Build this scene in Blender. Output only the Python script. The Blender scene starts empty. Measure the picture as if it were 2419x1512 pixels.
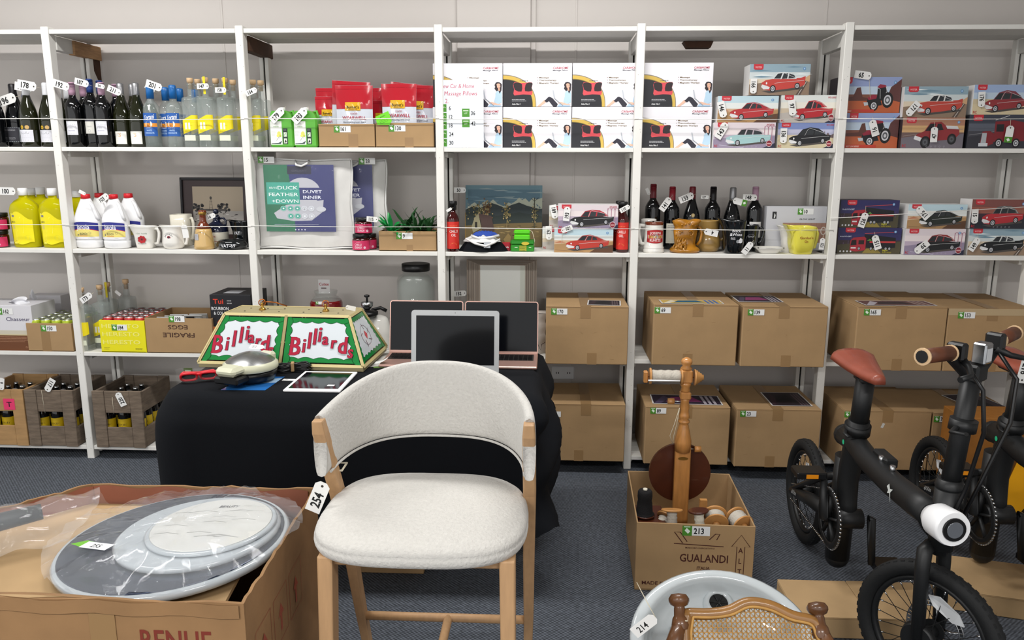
import bpy, math, random
from mathutils import Vector, Matrix, Euler
random.seed(7)
C = bpy.context.scene.collection
PI = math.pi
# ---------------------------------------------------------------- camera
CP = Vector((3.001, -3.6602, 1.483))
FPX = 1855.4
_p, _y, _r = .2001, -.0462, .0024
FW = Vector((math.sin(_y)*math.cos(_p), math.cos(_y)*math.cos(_p), -math.sin(_p)))
RT = Vector((math.cos(_y), -math.sin(_y), 0)); UP = RT.cross(FW)
RT, UP = math.cos(_r)*RT+math.sin(_r)*UP, -math.sin(_r)*RT+math.cos(_r)*UP
cam = bpy.data.objects.new('camera', bpy.data.cameras.new('camera')); C.objects.link(cam)
cam.matrix_world = Matrix(((RT.x, UP.x, -FW.x, CP.x), (RT.y, UP.y, -FW.y, CP.y), (RT.z, UP.z, -FW.z, CP.z), (0, 0, 0, 1)))
cam.data.sensor_width = 36; cam.data.lens = 36*FPX/2419; cam.data.clip_start = .05
bpy.context.scene.camera = cam
sc = bpy.context.scene
sc.view_settings.view_transform = 'Standard'; sc.view_settings.look = 'None'
sc.view_settings.gamma = 1; sc.view_settings.exposure = 0.0
sc.view_settings.use_curve_mapping = False
try:
    sc.cycles.max_bounces = 7; sc.cycles.diffuse_bounces = 3; sc.cycles.glossy_bounces = 3
    sc.cycles.transmission_bounces = 6; sc.cycles.transparent_max_bounces = 8
    sc.cycles.caustics_reflective = False; sc.cycles.caustics_refractive = False
    sc.cycles.sample_clamp_indirect = 4
except Exception: pass
# ---------------------------------------------------------------- world and lamps
w = bpy.data.worlds.new('world'); sc.world = w; w.use_nodes = True
w.node_tree.nodes['Background'].inputs[0].default_value = (.90, .90, .90, 1)
w.node_tree.nodes['Background'].inputs[1].default_value = 1.5
LAMPS = [(.9, -.95, 36), (3.1, -.95, 36), (1.3, -4.3, 78), (4.0, -4.3, 58)]
for lx, ly, le in LAMPS:
    l = bpy.data.lights.new('tube_light', 'AREA'); l.shape = 'RECTANGLE'; l.size = 1.25; l.size_y = .22
    l.energy = le; l.color = (1.0, .99, .975)
    o = bpy.data.objects.new('tube_light', l); C.objects.link(o); o.location = (lx, ly, 2.70)

def ray(px, py): return FW+RT*((px-1209.5)/FPX)-UP*((py-756)/FPX)
def at(px, py, Y): d = ray(px, py); return CP+d*((Y-CP.y)/d.y)          # a point of the plane y = Y
def on(px, py, Z): d = ray(px, py); return CP+d*((Z-CP.z)/d.z)          # a point of the plane z = Z
def dep(px, py, t): return CP+ray(px, py)*t

# ---------------------------------------------------------------- materials
def srgb(c):
    if isinstance(c, str):
        c = [int(c[i:i+2], 16)/255 for i in (0, 2, 4)]
    return tuple(((x/12.92) if x <= .04045 else ((x+.055)/1.055)**2.4) for x in c[:3])
def pm(name, col=None, rough=.5, metal=0, trans=0, ior=1.45, alpha=1, coat=0, attr=False, noise=0, nscale=40, bump=0, bscale=200, sheen=0, stretch=None, spec=None, emis=0):
    m = bpy.data.materials.new(name); m.use_nodes = True; nt = m.node_tree; b = nt.nodes['Principled BSDF']
    I = b.inputs; I['Roughness'].default_value = rough; I['Metallic'].default_value = metal
    I['Transmission Weight'].default_value = trans; I['IOR'].default_value = ior; I['Alpha'].default_value = alpha
    I['Coat Weight'].default_value = coat; I['Sheen Weight'].default_value = sheen
    if spec is not None: I['Specular IOR Level'].default_value = spec
    if col is not None:
        c = srgb(col); I['Base Color'].default_value = (*c, 1)
        if emis: I['Emission Color'].default_value = (*c, 1); I['Emission Strength'].default_value = emis
    if noise or bump:
        tc = nt.nodes.new('ShaderNodeTexCoord'); mp = nt.nodes.new('ShaderNodeMapping'); nt.links.new(tc.outputs['Object'], mp.inputs[0])
        if stretch: mp.inputs['Scale'].default_value = stretch
    if noise:
        n = nt.nodes.new('ShaderNodeTexNoise'); n.inputs['Scale'].default_value = nscale; n.inputs['Detail'].default_value = 6
        nt.links.new(mp.outputs[0], n.inputs[0])
        r = nt.nodes.new('ShaderNodeValToRGB'); c = srgb(col)
        r.color_ramp.elements[0].color = (*[x*(1-noise) for x in c], 1); r.color_ramp.elements[1].color = (*[min(1, x*(1+noise)) for x in c], 1)
        r.color_ramp.elements[0].position = .3; r.color_ramp.elements[1].position = .7
        nt.links.new(n.outputs[0], r.inputs[0]); nt.links.new(r.outputs[0], I['Base Color'])
    if bump:
        n = nt.nodes.new('ShaderNodeTexNoise'); n.inputs['Scale'].default_value = bscale; n.inputs['Detail'].default_value = 4
        nt.links.new(mp.outputs[0], n.inputs[0])
        bm = nt.nodes.new('ShaderNodeBump'); bm.inputs['Strength'].default_value = bump; bm.inputs['Distance'].default_value = .004
        nt.links.new(n.outputs[0], bm.inputs['Height']); nt.links.new(bm.outputs[0], I['Normal'])
    if attr:
        a = nt.nodes.new('ShaderNodeVertexColor'); a.layer_name = 'Col'; nt.links.new(a.outputs[0], I['Base Color'])
    return m
SPEC = dict(
    print=dict(attr=True, rough=.42), paper=dict(attr=True, rough=.8), gloss=dict(attr=True, rough=.12),
    white_paint=dict(col='E2E0DA', rough=.55, noise=.03, nscale=8), shelf_paint=dict(col='D6D4CE', rough=.5, noise=.05, nscale=14),
    raw_wood=dict(col='A8825C', rough=.8, noise=.2, nscale=20, stretch=(1, 1, 8)), dark_wood=dict(col='4A3020', rough=.8, noise=.2, nscale=20),
    cord_white=dict(col='E8E6E0', rough=.6), string=dict(col='CFC6B0', rough=.9), black_gap=dict(col='15120F', rough=.9),
    card=dict(col='A5865F', rough=.85, noise=.06, nscale=9, bump=.12, bscale=60), card_side=dict(col='977A55', rough=.9, noise=.05, nscale=9),
    card_light=dict(col='AE9068', rough=.85, noise=.07, nscale=9), card_old=dict(col='8E6C48', rough=.85, noise=.16, nscale=5, bump=.3, bscale=25),
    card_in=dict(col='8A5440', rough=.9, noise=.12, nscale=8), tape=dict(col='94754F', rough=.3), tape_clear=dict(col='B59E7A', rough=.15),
    dark_glass=dict(col='07080A', rough=.04, coat=.3), green_glass=dict(col='1B1D0C', rough=.04, coat=.3), olive_glass=dict(col='2B2A12', rough=.04, coat=.3),
    clear_glass=dict(col='A2ACA8', rough=.03, alpha=.32, coat=.6), thin_glass=dict(col='9AA49E', rough=.03, alpha=.2, coat=.6), yellow_liquid=dict(col='E8DE10', rough=.06, trans=.45, ior=1.2),
    red_liquid=dict(col='3A0808', rough=.05, coat=.5), white_plastic=dict(col='EDEDEE', rough=.32), red_plastic=dict(col='D01F2A', rough=.35), green_plastic=dict(col='58A838', rough=.35),
    black_plastic=dict(col='0D0D0E', rough=.35), black_rubber=dict(col='101112', rough=.75, bump=.2, bscale=120), black_metal=dict(col='161718', rough=.48, bump=.03, bscale=400),
    cork=dict(col='D5B48C', rough=.8, noise=.1), silver=dict(col='B9BBBD', rough=.25, metal=1), chrome=dict(col='D8DADC', rough=.07, metal=1), brushed=dict(col='9FA0A0', rough=.3, metal=1, noise=.1, nscale=8, stretch=(1, 30, 1)),
    brass=dict(col='B08A45', rough=.3, metal=1), copper=dict(col='A8622F', rough=.35, metal=1),
    cap_silver=dict(col='8E8E90', rough=.35, metal=.6), cap_pink=dict(col='B892A8', rough=.4), cap_blue=dict(col='27407E', rough=.35), cap_white=dict(col='D9DADD', rough=.4), cap_black=dict(col='141115', rough=.4),
    cap_red=dict(col='8E2430', rough=.35), cap_dkred=dict(col='6A1822', rough=.35), cap_royal=dict(col='1B64A8', rough=.3),
    ceramic_white=dict(col='E2DFD8', rough=.12, coat=.5), ceramic_cream=dict(col='D9D4C4', rough=.12, coat=.5), ceramic_yellow=dict(col='E6DC52', rough=.12, coat=.5), ceramic_black=dict(col='0C1013', rough=.08, coat=.6),
    ceramic_navy=dict(col='10162E', rough=.1, coat=.6), ceramic_tan=dict(col='C9A66A', rough=.15, coat=.5), ceramic_brown=dict(col='6A2C14', rough=.12, coat=.6), ceramic_amber=dict(col='A8701C', rough=.16, coat=.6, noise=.35, nscale=14, bump=.5, bscale=26),
    ceramic_stone=dict(col='A08048', rough=.2, coat=.5, noise=.15, nscale=12),
    black_cloth=dict(col='101216', rough=.95, sheen=.0, bump=.1, bscale=300, spec=.2), white_cloth=dict(col='DAD9D6', rough=.9), blue_cloth=dict(col='2A479A', rough=.9), 
    boucle=dict(col='C4C1BB', rough=.95, noise=.05, nscale=120, bump=.7, bscale=140, sheen=.2), chair_wood=dict(col='B8926A', rough=.5, noise=.08, nscale=12, stretch=(6, 6, 1)),
    pine=dict(col='B98046', rough=.3, noise=.14, nscale=10, stretch=(8, 8, 1), coat=.3), bobbin_wood=dict(col='C08A50', rough=.4, noise=.12, nscale=18), red_wood=dict(col='4A2212', rough=.35, noise=.15, nscale=14, coat=.3), walnut=dict(col='5C3A20', rough=.35, noise=.3, nscale=10, coat=.4),
    oak_gold=dict(col='8C6230', rough=.35, noise=.35, nscale=7, coat=.4), cane=dict(col='B08444', rough=.6, noise=.1), wool=dict(col='B9B2A6', rough=.95, bump=.6, bscale=160), wool_white=dict(col='DCD6C4', rough=.95, bump=.6, bscale=160), black_thread=dict(col='0E0C0E', rough=.9, bump=.4, bscale=200),
    old_crate=dict(col='6E6052', rough=.9, noise=.3, nscale=12, stretch=(1, 1, 6), bump=.3, bscale=60), new_crate=dict(col='A88458', rough=.85, noise=.15, nscale=10, stretch=(1, 1, 5)),
    leaf_dark=dict(col='1E4A22', rough=.45, noise=.25, nscale=20), leaf_bright=dict(col='128A3E', rough=.4, noise=.2, nscale=20), leather=dict(col='8C4634', rough=.4, noise=.12, nscale=20, coat=.2), grip=dict(col='5E3420', rough=.55, noise=.15, nscale=40),
    orange_reflector=dict(col='E08A18', rough=.2), white_reflector=dict(col='C8CACC', rough=.25), mirror=dict(col='C8CCD0', rough=.03, metal=1), mirror_dark=dict(col='3E4659', rough=.14, metal=.7, bump=.6, bscale=18),
    marble=dict(col='CCCCC8', rough=.2, noise=.06, nscale=5, coat=.4), acrylic=dict(col='AEB5BA', rough=.15, coat=.4), plastic_film=dict(col='E4E8EC', rough=.06, alpha=.15, bump=1, bscale=34, coat=1),
    screen=dict(col='05070C', rough=.1, spec=.35), rose_metal=dict(col='C29C90', rough=.35, metal=.6), laptop_silver=dict(col='B0B2B2', rough=.35, metal=.5), khaki_metal=dict(col='A69A74', rough=.45, metal=.2), khaki_light=dict(col='C8B884', rough=.45), milk_glass=dict(col='CCD2D6', rough=.12, coat=.4),
    cream_plastic=dict(col='C8C8AE', rough=.35), red_glass=dict(col='6A0A10', rough=.1, coat=.5), tin_green=dict(col='2F8A2A', rough=.35, metal=.2), tin_lime=dict(col='58C81E', rough=.3), sofa_dust=dict(col='B0A99C', rough=.9),
    basin=dict(col='BCC2C4', rough=.08, coat=.6), drain=dict(col='0A0A0A', rough=.5), lens=dict(col='A8ACB2', rough=.05, metal=.8), orange_card=dict(col='9A6428', rough=.6, noise=.1), toy_yellow=dict(col='E0A018', rough=.3), toy_green=dict(col='3C6A1E', rough=.4), toy_black=dict(col='0C0C0C', rough=.4),
    film=dict(col='EEF0F0', rough=.05, alpha=.05, coat=1, bump=.5, bscale=12), duvet=dict(col='D2D0CC', rough=.9, noise=.03, bump=.5, bscale=12), card_black=dict(col='16151A', rough=.45), foil=dict(col='A01C28', rough=.25), grey_frame=dict(col='8E8378', rough=.5), tube=dict(col='F4F4F4', rough=.4), lamp_body=dict(col='E4E4E4', rough=.5),
)
_mc = {}
def mat(n):
    if n not in _mc: _mc[n] = pm(n, **SPEC[n]) if n in SPEC else CUSTOM[n]()
    return _mc[n]
CUSTOM = {}

# ---------------------------------------------------------------- mesh collector
class M:
    def __init__(s): s.v = []; s.f = []; s.mi = []; s.c = []; s.sm = []; s.mn = []; s.T = None
    def add(s, vs, fs, m, col=None, smooth=False):
        b = len(s.v)
        if s.T is not None: vs = [s.T @ Vector(v) for v in vs]
        s.v.extend([tuple(v) for v in vs])
        if m not in s.mn: s.mn.append(m)
        k = s.mn.index(m); c = (*srgb(col), 1) if col is not None else (.5, .5, .5, 1)
        for f in fs:
            s.f.append([i+b for i in f]); s.mi.append(k); s.c.append(c); s.sm.append(smooth)
    def box(s, x0, x1, y0, y1, z0, z1, m, ch=0, col=None):
        if x0 > x1: x0, x1 = x1, x0
        if y0 > y1: y0, y1 = y1, y0
        if z0 > z1: z0, z1 = z1, z0
        if not ch:
            v = [(x, y, z) for x in (x0, x1) for y in (y0, y1) for z in (z0, z1)]
            s.add(v, [(0, 1, 3, 2), (4, 6, 7, 5), (0, 4, 5, 1), (2, 3, 7, 6), (0, 2, 6, 4), (1, 5, 7, 3)], m, col); return
        ch = min(ch, (x1-x0)/2.1, (y1-y0)/2.1, (z1-z0)/2.1)
        v = []; ix = {}
        for i, x in enumerate((x0, x1)):
            for j, y in enumerate((y0, y1)):
                for k, z in enumerate((z0, z1)):
                    xi = x+ch*(1-2*i); yi = y+ch*(1-2*j); zi = z+ch*(1-2*k)
                    for a, p in enumerate(((x, yi, zi), (xi, y, zi), (xi, yi, z))): ix[i, j, k, a] = len(v); v.append(p)
        g = lambda i, j, k, a: ix[i, j, k, a]
        F = []
        for i in (0, 1):
            F += [[g(i, 0, 0, 0), g(i, 1, 0, 0), g(i, 1, 1, 0), g(i, 0, 1, 0)], [g(0, i, 0, 1), g(1, i, 0, 1), g(1, i, 1, 1), g(0, i, 1, 1)], [g(0, 0, i, 2), g(1, 0, i, 2), g(1, 1, i, 2), g(0, 1, i, 2)]]
            for j in (0, 1):
                F += [[g(i, j, 0, 0), g(i, j, 1, 0), g(i, j, 1, 1), g(i, j, 0, 1)], [g(i, 0, j, 0), g(i, 1, j, 0), g(i, 1, j, 2), g(i, 0, j, 2)], [g(0, i, j, 1), g(1, i, j, 1), g(1, i, j, 2), g(0, i, j, 2)]]
                for k in (0, 1): F.append([g(i, j, k, 0), g(i, j, k, 1), g(i, j, k, 2)])
        cx = Vector(((x0+x1)/2, (y0+y1)/2, (z0+z1)/2)); G = []
        for f in F:
            p = [Vector(v[q]) for q in f]; n = (p[1]-p[0]).cross(p[2]-p[0]); c = sum(p, Vector())/len(p)
            G.append(f if n.dot(c-cx) > 0 else f[::-1])
        s.add(v, G, m, col)
    def lathe(s, prof, m, n=24, c=(0, 0, 0), sx=1, sy=1, mats=None, col=None, cap=True, sq=0, smooth=True):
        # prof: (radius, z) from the bottom up; sq squares the section off
        v = []
        for r, z in prof:
            for i in range(n):
                a = 2*PI*(i+.5)/n; ca, sa = math.cos(a), math.sin(a)
                k = 1/((abs(ca)**(2+sq)+abs(sa)**(2+sq))**(1/(2+sq))) if sq else 1
                v.append((c[0]+r*k*ca*sx, c[1]+r*k*sa*sy, c[2]+z))
        for j in range(len(prof)-1):
            mm = mats[j] if mats else m
            s.add([], [], mm)
            if j == 0: base = len(s.v); s.add(v, [], mm)
            kk = s.mn.index(mm); cc = (*srgb(col), 1) if col is not None else (.5, .5, .5, 1)
            for i in range(n):
                a = j*n+i; b = j*n+(i+1) % n
                s.f.append([base+a, base+b, base+b+n, base+a+n]); s.mi.append(kk); s.c.append(cc); s.sm.append(smooth)
        if cap:
            for j, rev in ((0, True), (len(prof)-1, False)):
                if prof[j][0] > 1e-5:
                    mm = (mats[0] if j == 0 else mats[-1]) if mats else m
                    f = [base+j*n+i for i in range(n)]; s.f.append(f[::-1] if rev else f); s.mi.append(s.mn.index(mm)); s.c.append(s.c[-1]); s.sm.append(False)
    def tube(s, pts, r, m, n=8, closed=False, cap=True, col=None, flat=1, upv=None):
        pts = [Vector(p) for p in pts]; N = len(pts); rs = r if isinstance(r, (list, tuple)) else [r]*N
        v = []; up = Vector(upv) if upv else None
        prev = None
        for i, p in enumerate(pts):
            a = pts[(i-1) % N] if (closed or i) else p; b = pts[(i+1) % N] if (closed or i < N-1) else p
            t = (b-a); t = t.normalized() if t.length > 1e-9 else Vector((0, 0, 1))
            if up is not None: x = t.cross(up)
            elif prev is None: x = t.cross(Vector((0, 0, 1))) if abs(t.z) < .9 else t.cross(Vector((0, 1, 0)))
            else: x = prev-t*prev.dot(t)
            if x.length < 1e-6: x = t.orthogonal()
            x.normalize(); prev = x; y = t.cross(x)
            for k in range(n):
                an = 2*PI*(k+.5)/n; v.append(p+x*math.cos(an)*rs[i]+y*math.sin(an)*rs[i]*flat)
        F = []
        for i in range(N if closed else N-1):
            for k in range(n):
                a = i*n+k; b = i*n+(k+1) % n; c = ((i+1) % N)*n+(k+1) % n; d = ((i+1) % N)*n+k
                F.append([a, b, c, d])
        s.add(v, F, m, col, n > 4)
        if cap and not closed: s.add([], [], m); b0 = len(s.v)-len(v); k = s.mn.index(m); cc = s.c[-1]; s.f += [[b0+i for i in range(n)][::-1], [b0+(N-1)*n+i for i in range(n)]]; s.mi += [k, k]; s.c += [cc, cc]; s.sm += [False, False]
    def prism(s, poly, fn, d0, d1, m, col=None, smooth=False):
        # poly in 2D, fn(u, v, d) -> 3D
        n = len(poly); v = [fn(a, b, d0) for a, b in poly]+[fn(a, b, d1) for a, b in poly]
        s.add(v, [list(range(n))[::-1], list(range(n, 2*n))], m, col)
        s.add(v, [[i, (i+1) % n, n+(i+1) % n, n+i] for i in range(n)], m, col, smooth)
    def grid(s, fn, nu, nv, m, col=None, smooth=True, thick=None):
        v = [fn(i/nu, j/nv) for j in range(nv+1) for i in range(nu+1)]
        F = [[j*(nu+1)+i, j*(nu+1)+i+1, (j+1)*(nu+1)+i+1, (j+1)*(nu+1)+i] for j in range(nv) for i in range(nu)]
        s.add(v, F, m, col, smooth)
    def ball(s, c, r, m, n=16, k=9, sz=1, sx=1, sy=1, col=None):
        s.lathe([(max(1e-6, r*math.sin(PI*i/k)), -r*sz*math.cos(PI*i/k)) for i in range(k+1)], m, n, c, sx, sy, col=col, cap=False)
    def build(s, name, parent=None, bevel=0, sub=0, solid=0):
        me = bpy.data.meshes.new(name); me.from_pydata(s.v, [], s.f)
        for n in s.mn: me.materials.append(mat(n))
        me.polygons.foreach_set('material_index', s.mi); me.polygons.foreach_set('use_smooth', s.sm)
        if any(SPEC.get(n, {}).get('attr') for n in s.mn):
            a = me.color_attributes.new('Col', 'FLOAT_COLOR', 'CORNER'); fl = []
            for f, c in zip(s.f, s.c): fl.extend(c*len(f))
            a.data.foreach_set('color', fl)
        me.update(); me.validate()
        o = bpy.data.objects.new(name, me); C.objects.link(o)
        if parent is not None: o.parent = parent
        if solid: q = o.modifiers.new('solid', 'SOLIDIFY'); q.thickness = solid; q.offset = 0
        if bevel: q = o.modifiers.new('bevel', 'BEVEL'); q.width = bevel; q.segments = 2; q.limit_method = 'ANGLE'
        if sub: q = o.modifiers.new('sub', 'SUBSURF'); q.levels = q.render_levels = sub
        return o

def tag(o, label, cat, group=None, kind=None):
    if label: o['label'] = label
    if cat: o['category'] = cat
    if group: o['group'] = group
    if kind: o['kind'] = kind
    return o
def thing(name, label, cat, loc=(0, 0, 0), rz=0, group=None):
    o = bpy.data.objects.new(name, None); C.objects.link(o); o.empty_display_size = .05
    o.location = loc; o.rotation_euler = (0, 0, rz); return tag(o, label, cat, group)
def struct(m, name): o = m.build(name); o['kind'] = 'structure'; return o
def dup(root, loc, rz=None, label=None, group=None):
    r = root.copy(); C.objects.link(r); r.location = loc
    if rz is not None: r.rotation_euler = (r.rotation_euler.x, r.rotation_euler.y, rz)
    if label: r['label'] = label
    if group: r['group'] = group
    for ch in list(root.children):
        c = ch.copy(); C.objects.link(c); c.parent = r
        for g in list(ch.children):
            d = g.copy(); C.objects.link(d); d.parent = c
    return r

# ---------------------------------------------------------------- printing: flat shapes and letters on a surface
_tc = {}
def glyphs(t, bold=0):
    if not t.isdigit(): bold = min(bold, .014)
    k = (t, bold)
    if k not in _tc:
        cu = bpy.data.curves.new('t', 'FONT'); cu.body = t; cu.resolution_u = 2; cu.offset = bold; cu.fill_mode = 'FRONT' if hasattr(cu, 'fill_mode') else cu.fill_mode
        ob = bpy.data.objects.new('t', cu); me = ob.to_mesh()
        vs = [(v.co.x, v.co.y) for v in me.vertices]; fs = [list(p.vertices) for p in me.polygons]
        ob.to_mesh_clear(); bpy.data.objects.remove(ob); bpy.data.curves.remove(cu)
        x0 = min([v[0] for v in vs] or [0]); x1 = max([v[0] for v in vs] or [1])
        _tc[k] = ([(a-x0, b) for a, b in vs], fs, x1-x0)
    return _tc[k]
class Pr:
    """prints in the (u, v) frame of mp(u, v, h); every new shape lies a hair above the one before"""
    def __init__(s, mesh, mp, m='print', step=4e-5): s.m = mesh; s.mp = mp; s.k = 1; s.mt = m; s.st = step; s.curved = False
    def poly(s, pts, col, up=1):
        h = s.k*s.st; s.k += up; s.m.add([s.mp(u, v, h) for u, v in pts], [list(range(len(pts)))], s.mt, col)
    def rect(s, u0, v0, u1, v1, col, n=None):
        n = n or (10 if s.curved else 1); h = s.k*s.st; s.k += 1; V = []
        for i in range(n+1):
            u = u0+(u1-u0)*i/n; V += [s.mp(u, v0, h), s.mp(u, v1, h)]
        s.m.add(V, [[2*i, 2*i+2, 2*i+3, 2*i+1] for i in range(n)], s.mt, col, s.curved)
    def band(s, u0, u1, f0, f1, col, n=12):
        h = s.k*s.st; s.k += 1; V = []
        for i in range(n+1):
            t = i/n; u = u0+(u1-u0)*t; V += [s.mp(u, f0(t), h), s.mp(u, f1(t), h)]
        s.m.add(V, [[2*i, 2*i+2, 2*i+3, 2*i+1] for i in range(n)], s.mt, col, s.curved)
    def ell(s, cu, cv, a, b, col, n=18): s.poly([(cu+a*math.cos(2*PI*i/n), cv+b*math.sin(2*PI*i/n)) for i in range(n)], col)
    def ring(s, cu, cv, a, b, t, col, n=22, a0=0, a1=2*PI):
        h = s.k*s.st; s.k += 1; V = []
        for i in range(n+1):
            q = a0+(a1-a0)*i/n; V += [s.mp(cu+(a-t)*math.cos(q), cv+(b-t)*math.sin(q), h), s.mp(cu+a*math.cos(q), cv+b*math.sin(q), h)]
        s.m.add(V, [[2*i, 2*i+2, 2*i+3, 2*i+1] for i in range(n)], s.mt, col)
    def line(s, pts, w, col):
        h = s.k*s.st; s.k += 1; V = []; P = [Vector((a, b)) for a, b in pts]
        for i, p in enumerate(P):
            t = (P[min(i+1, len(P)-1)]-P[max(i-1, 0)]); t = t.normalized() if t.length else Vector((1, 0)); nn = Vector((-t.y, t.x))*w/2
            V += [s.mp(*(p-nn), h), s.mp(*(p+nn), h)]
        s.m.add(V, [[2*i, 2*i+2, 2*i+3, 2*i+1] for i in range(len(P)-1)], s.mt, col)
    def text(s, t, u, v, hgt, col, w=None, al='l', bold=.012, shear=0, rot=0, maxw=None):
        vs, fs, W = glyphs(t, bold); sy = hgt/.72; sx = w/W if w else sy*.8
        if maxw and W*sx > maxw: sx = maxw/W
        off = {'l': 0, 'c': -W*sx/2, 'r': -W*sx}[al]; h = s.k*s.st; s.k += 1; cr, sr = math.cos(rot), math.sin(rot)
        V = []
        for a, b in vs:
            x = a*sx+off+b*sy*shear; y = b*sy; V.append(s.mp(u+x*cr-y*sr, v+x*sr+y*cr, h))
        s.m.add(V, fs, s.mt, col)
def front(x0, z0, Y): return lambda u, v, h: (x0+u, Y-h, z0+v)          # faces the camera side (-y)
def top(x0, y0, Z): return lambda u, v, h: (x0+u, y0+v, Z+h)
def cyl(r, z0, ry=None, c=(0, 0), sq=0, ang=0):                          # wraps a bottle, u = arc length, 0 at the front
    ry = ry or r
    def f(u, v, h):
        a = -PI/2+ang+u/r; ca, sa = math.cos(a), math.sin(a)
        k = 1/((abs(ca)**(2+sq)+abs(sa)**(2+sq))**(1/(2+sq))) if sq else 1
        return (c[0]+(r*k+h)*ca, c[1]+(ry*k+h)*sa, z0+v)
    return f

# lot stickers and lot tags
def sticker(parent, x, z, Y, num, s=1, w=.078, name='lot_sticker', tilt=0):
    m = M(); ct, st_ = math.cos(tilt), math.sin(tilt)
    p = Pr(m, lambda u, v, h: (x+(u*ct-v*st_)*s, Y-.0006-h, z+(u*st_+v*ct)*s))
    p.rect(0, 0, .027, .031, '4C8A2C'); p.poly([(.006, .016), (.016, .006), (.022, .014), (.012, .024)], 'E4EDE0')
    p.rect(.004, .026, .022, .029, 'C8DCC0'); p.rect(.027, .001, w, .030, 'E6E6E4')
    if num: p.text(num, .032, .0065, .018, '1A1A1A', bold=.03, maxw=w-.04)
    return m.build(name, parent)
def tagp(parent, pos, ang, num, s=1, string=None, lean=0, name='lot_tag', flip=False, back=False, grn=False, col='E6E5E2'):
    """hang tag: pos is the middle of the hole end, ang the direction its length runs in the x-z plane"""
    m = M(); L, W = .068*s, .031*s; P0 = Vector(pos)
    ax = Vector((math.cos(ang), -math.sin(lean), math.sin(ang))).normalized(); ay = Vector((-math.sin(ang), 0, math.cos(ang)))
    nn = ax.cross(ay); nn = nn if nn.y < 0 else -nn
    if flip: pass
    fn = lambda u, v, h: P0+ax*u+ay*v+nn*h
    poly = [(0, -W*.22), (W*.25, -W/2), (L, -W/2), (L, W/2), (W*.25, W/2), (0, W*.22)]
    m.prism(poly, fn, -.0004, .0004, 'paper', col)
    # upright writing frame: reads from the hole end or towards it
    if nn.dot(Vector((0, -1, 0))) < 0: pass
    rgt = ax if (ax.cross(ay)).y < 0 else ax
    p = Pr(m, lambda u, v, h: P0+ax*u+ay*v+nn*(.0006+h), 'paper')
    p.ell(W*.28, 0, W*.09, W*.09, '3A342C', 10)
    if not back and num:
        if flip: p.mp = (lambda u, v, h: P0+ax*(L*1.2-u)-ay*v+nn*(.0006+h)); 
        p.text(num, L*.60, -W*.31, W*.62, '1C1C1C', al='c', bold=.03, maxw=L*.6)
    if grn: p.mp = (lambda u, v, h: P0+ax*u+ay*v+nn*(.0006+h)); p.rect(L*.66, -W/2, L, W/2, '4C8A2C'); p.poly([(L*.72, 0), (L*.8, -W*.25), (L*.93, -W*.05), (L*.86, W*.25)], 'E4EDE0')
    o = m.build(name, parent)
    if string:
        q = M(); q.tube([P0+ax*W*.28, *[Vector(a) for a in string]], .0008, 'string', 5); q.build('tag_string', o)
    return o
# ================================================================ the room
def carpet():
    m = bpy.data.materials.new('carpet'); m.use_nodes = True; nt = m.node_tree; b = nt.nodes['Principled BSDF']; N = nt.nodes.new
    tc = N('ShaderNodeTexCoord'); mp = N('ShaderNodeMapping'); mp.inputs['Rotation'].default_value = (0, 0, .04); nt.links.new(tc.outputs['Object'], mp.inputs[0])
    sx = N('ShaderNodeSeparateXYZ'); nt.links.new(mp.outputs[0], sx.inputs[0])
    outs = []
    for k, f in ((0, 430), (1, 430)):
        a = N('ShaderNodeMath'); a.operation = 'MULTIPLY'; a.inputs[1].default_value = f; nt.links.new(sx.outputs[k], a.inputs[0])
        c = N('ShaderNodeMath'); c.operation = 'SINE'; nt.links.new(a.outputs[0], c.inputs[0]); outs.append(c)
    mu = N('ShaderNodeMath'); mu.operation = 'MULTIPLY'; nt.links.new(outs[0].outputs[0], mu.inputs[0]); nt.links.new(outs[1].outputs[0], mu.inputs[1])
    no = N('ShaderNodeTexNoise'); no.inputs['Scale'].default_value = 60; no.inputs['Detail'].default_value = 5; nt.links.new(mp.outputs[0], no.inputs[0])
    ad = N('ShaderNodeMath'); ad.operation = 'MULTIPLY_ADD'; ad.inputs[1].default_value = .45; nt.links.new(mu.outputs[0], ad.inputs[0]); nt.links.new(no.outputs[0], ad.inputs[2])
    r = N('ShaderNodeValToRGB'); r.color_ramp.elements[0].position = .2; r.color_ramp.elements[1].position = 1.0
    r.color_ramp.elements[0].color = (*srgb('2E3238'), 1); r.color_ramp.elements[1].color = (*srgb('646A74'), 1)
    nt.links.new(ad.outputs[0], r.inputs[0]); nt.links.new(r.outputs[0], b.inputs['Base Color']); b.inputs['Roughness'].default_value = .95
    bm = N('ShaderNodeBump'); bm.inputs['Strength'].default_value = .5; bm.inputs['Distance'].default_value = .003; nt.links.new(ad.outputs[0], bm.inputs['Height']); nt.links.new(bm.outputs[0], b.inputs['Normal'])
    return m
CUSTOM['carpet'] = carpet
SPEC['wall_paint'] = dict(col='D0CAC5', rough=.7, noise=.015, nscale=3); SPEC['ceil'] = dict(col='D8D6D2', rough=.9, noise=.02)
XL, XR, YB, YF, ZC, WY = -2.6, 6.6, .42, -6.2, 2.78, .42
m = M(); m.box(XL-.1, XR+.1, YF, WY+.1, -.1, 0, 'carpet'); struct(m, 'floor')
m = M(); m.box(XL-.1, XR+.1, YF, WY+.1, ZC, ZC+.1, 'ceil'); struct(m, 'ceiling')
m = M(); m.box(XL-.1, XR+.1, WY, WY+.1, 0, ZC, 'wall_paint'); struct(m, 'wall_back')
m = M(); m.box(XR, XR+.1, YF, WY, 0, ZC, 'wall_paint'); struct(m, 'wall_right')
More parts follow.
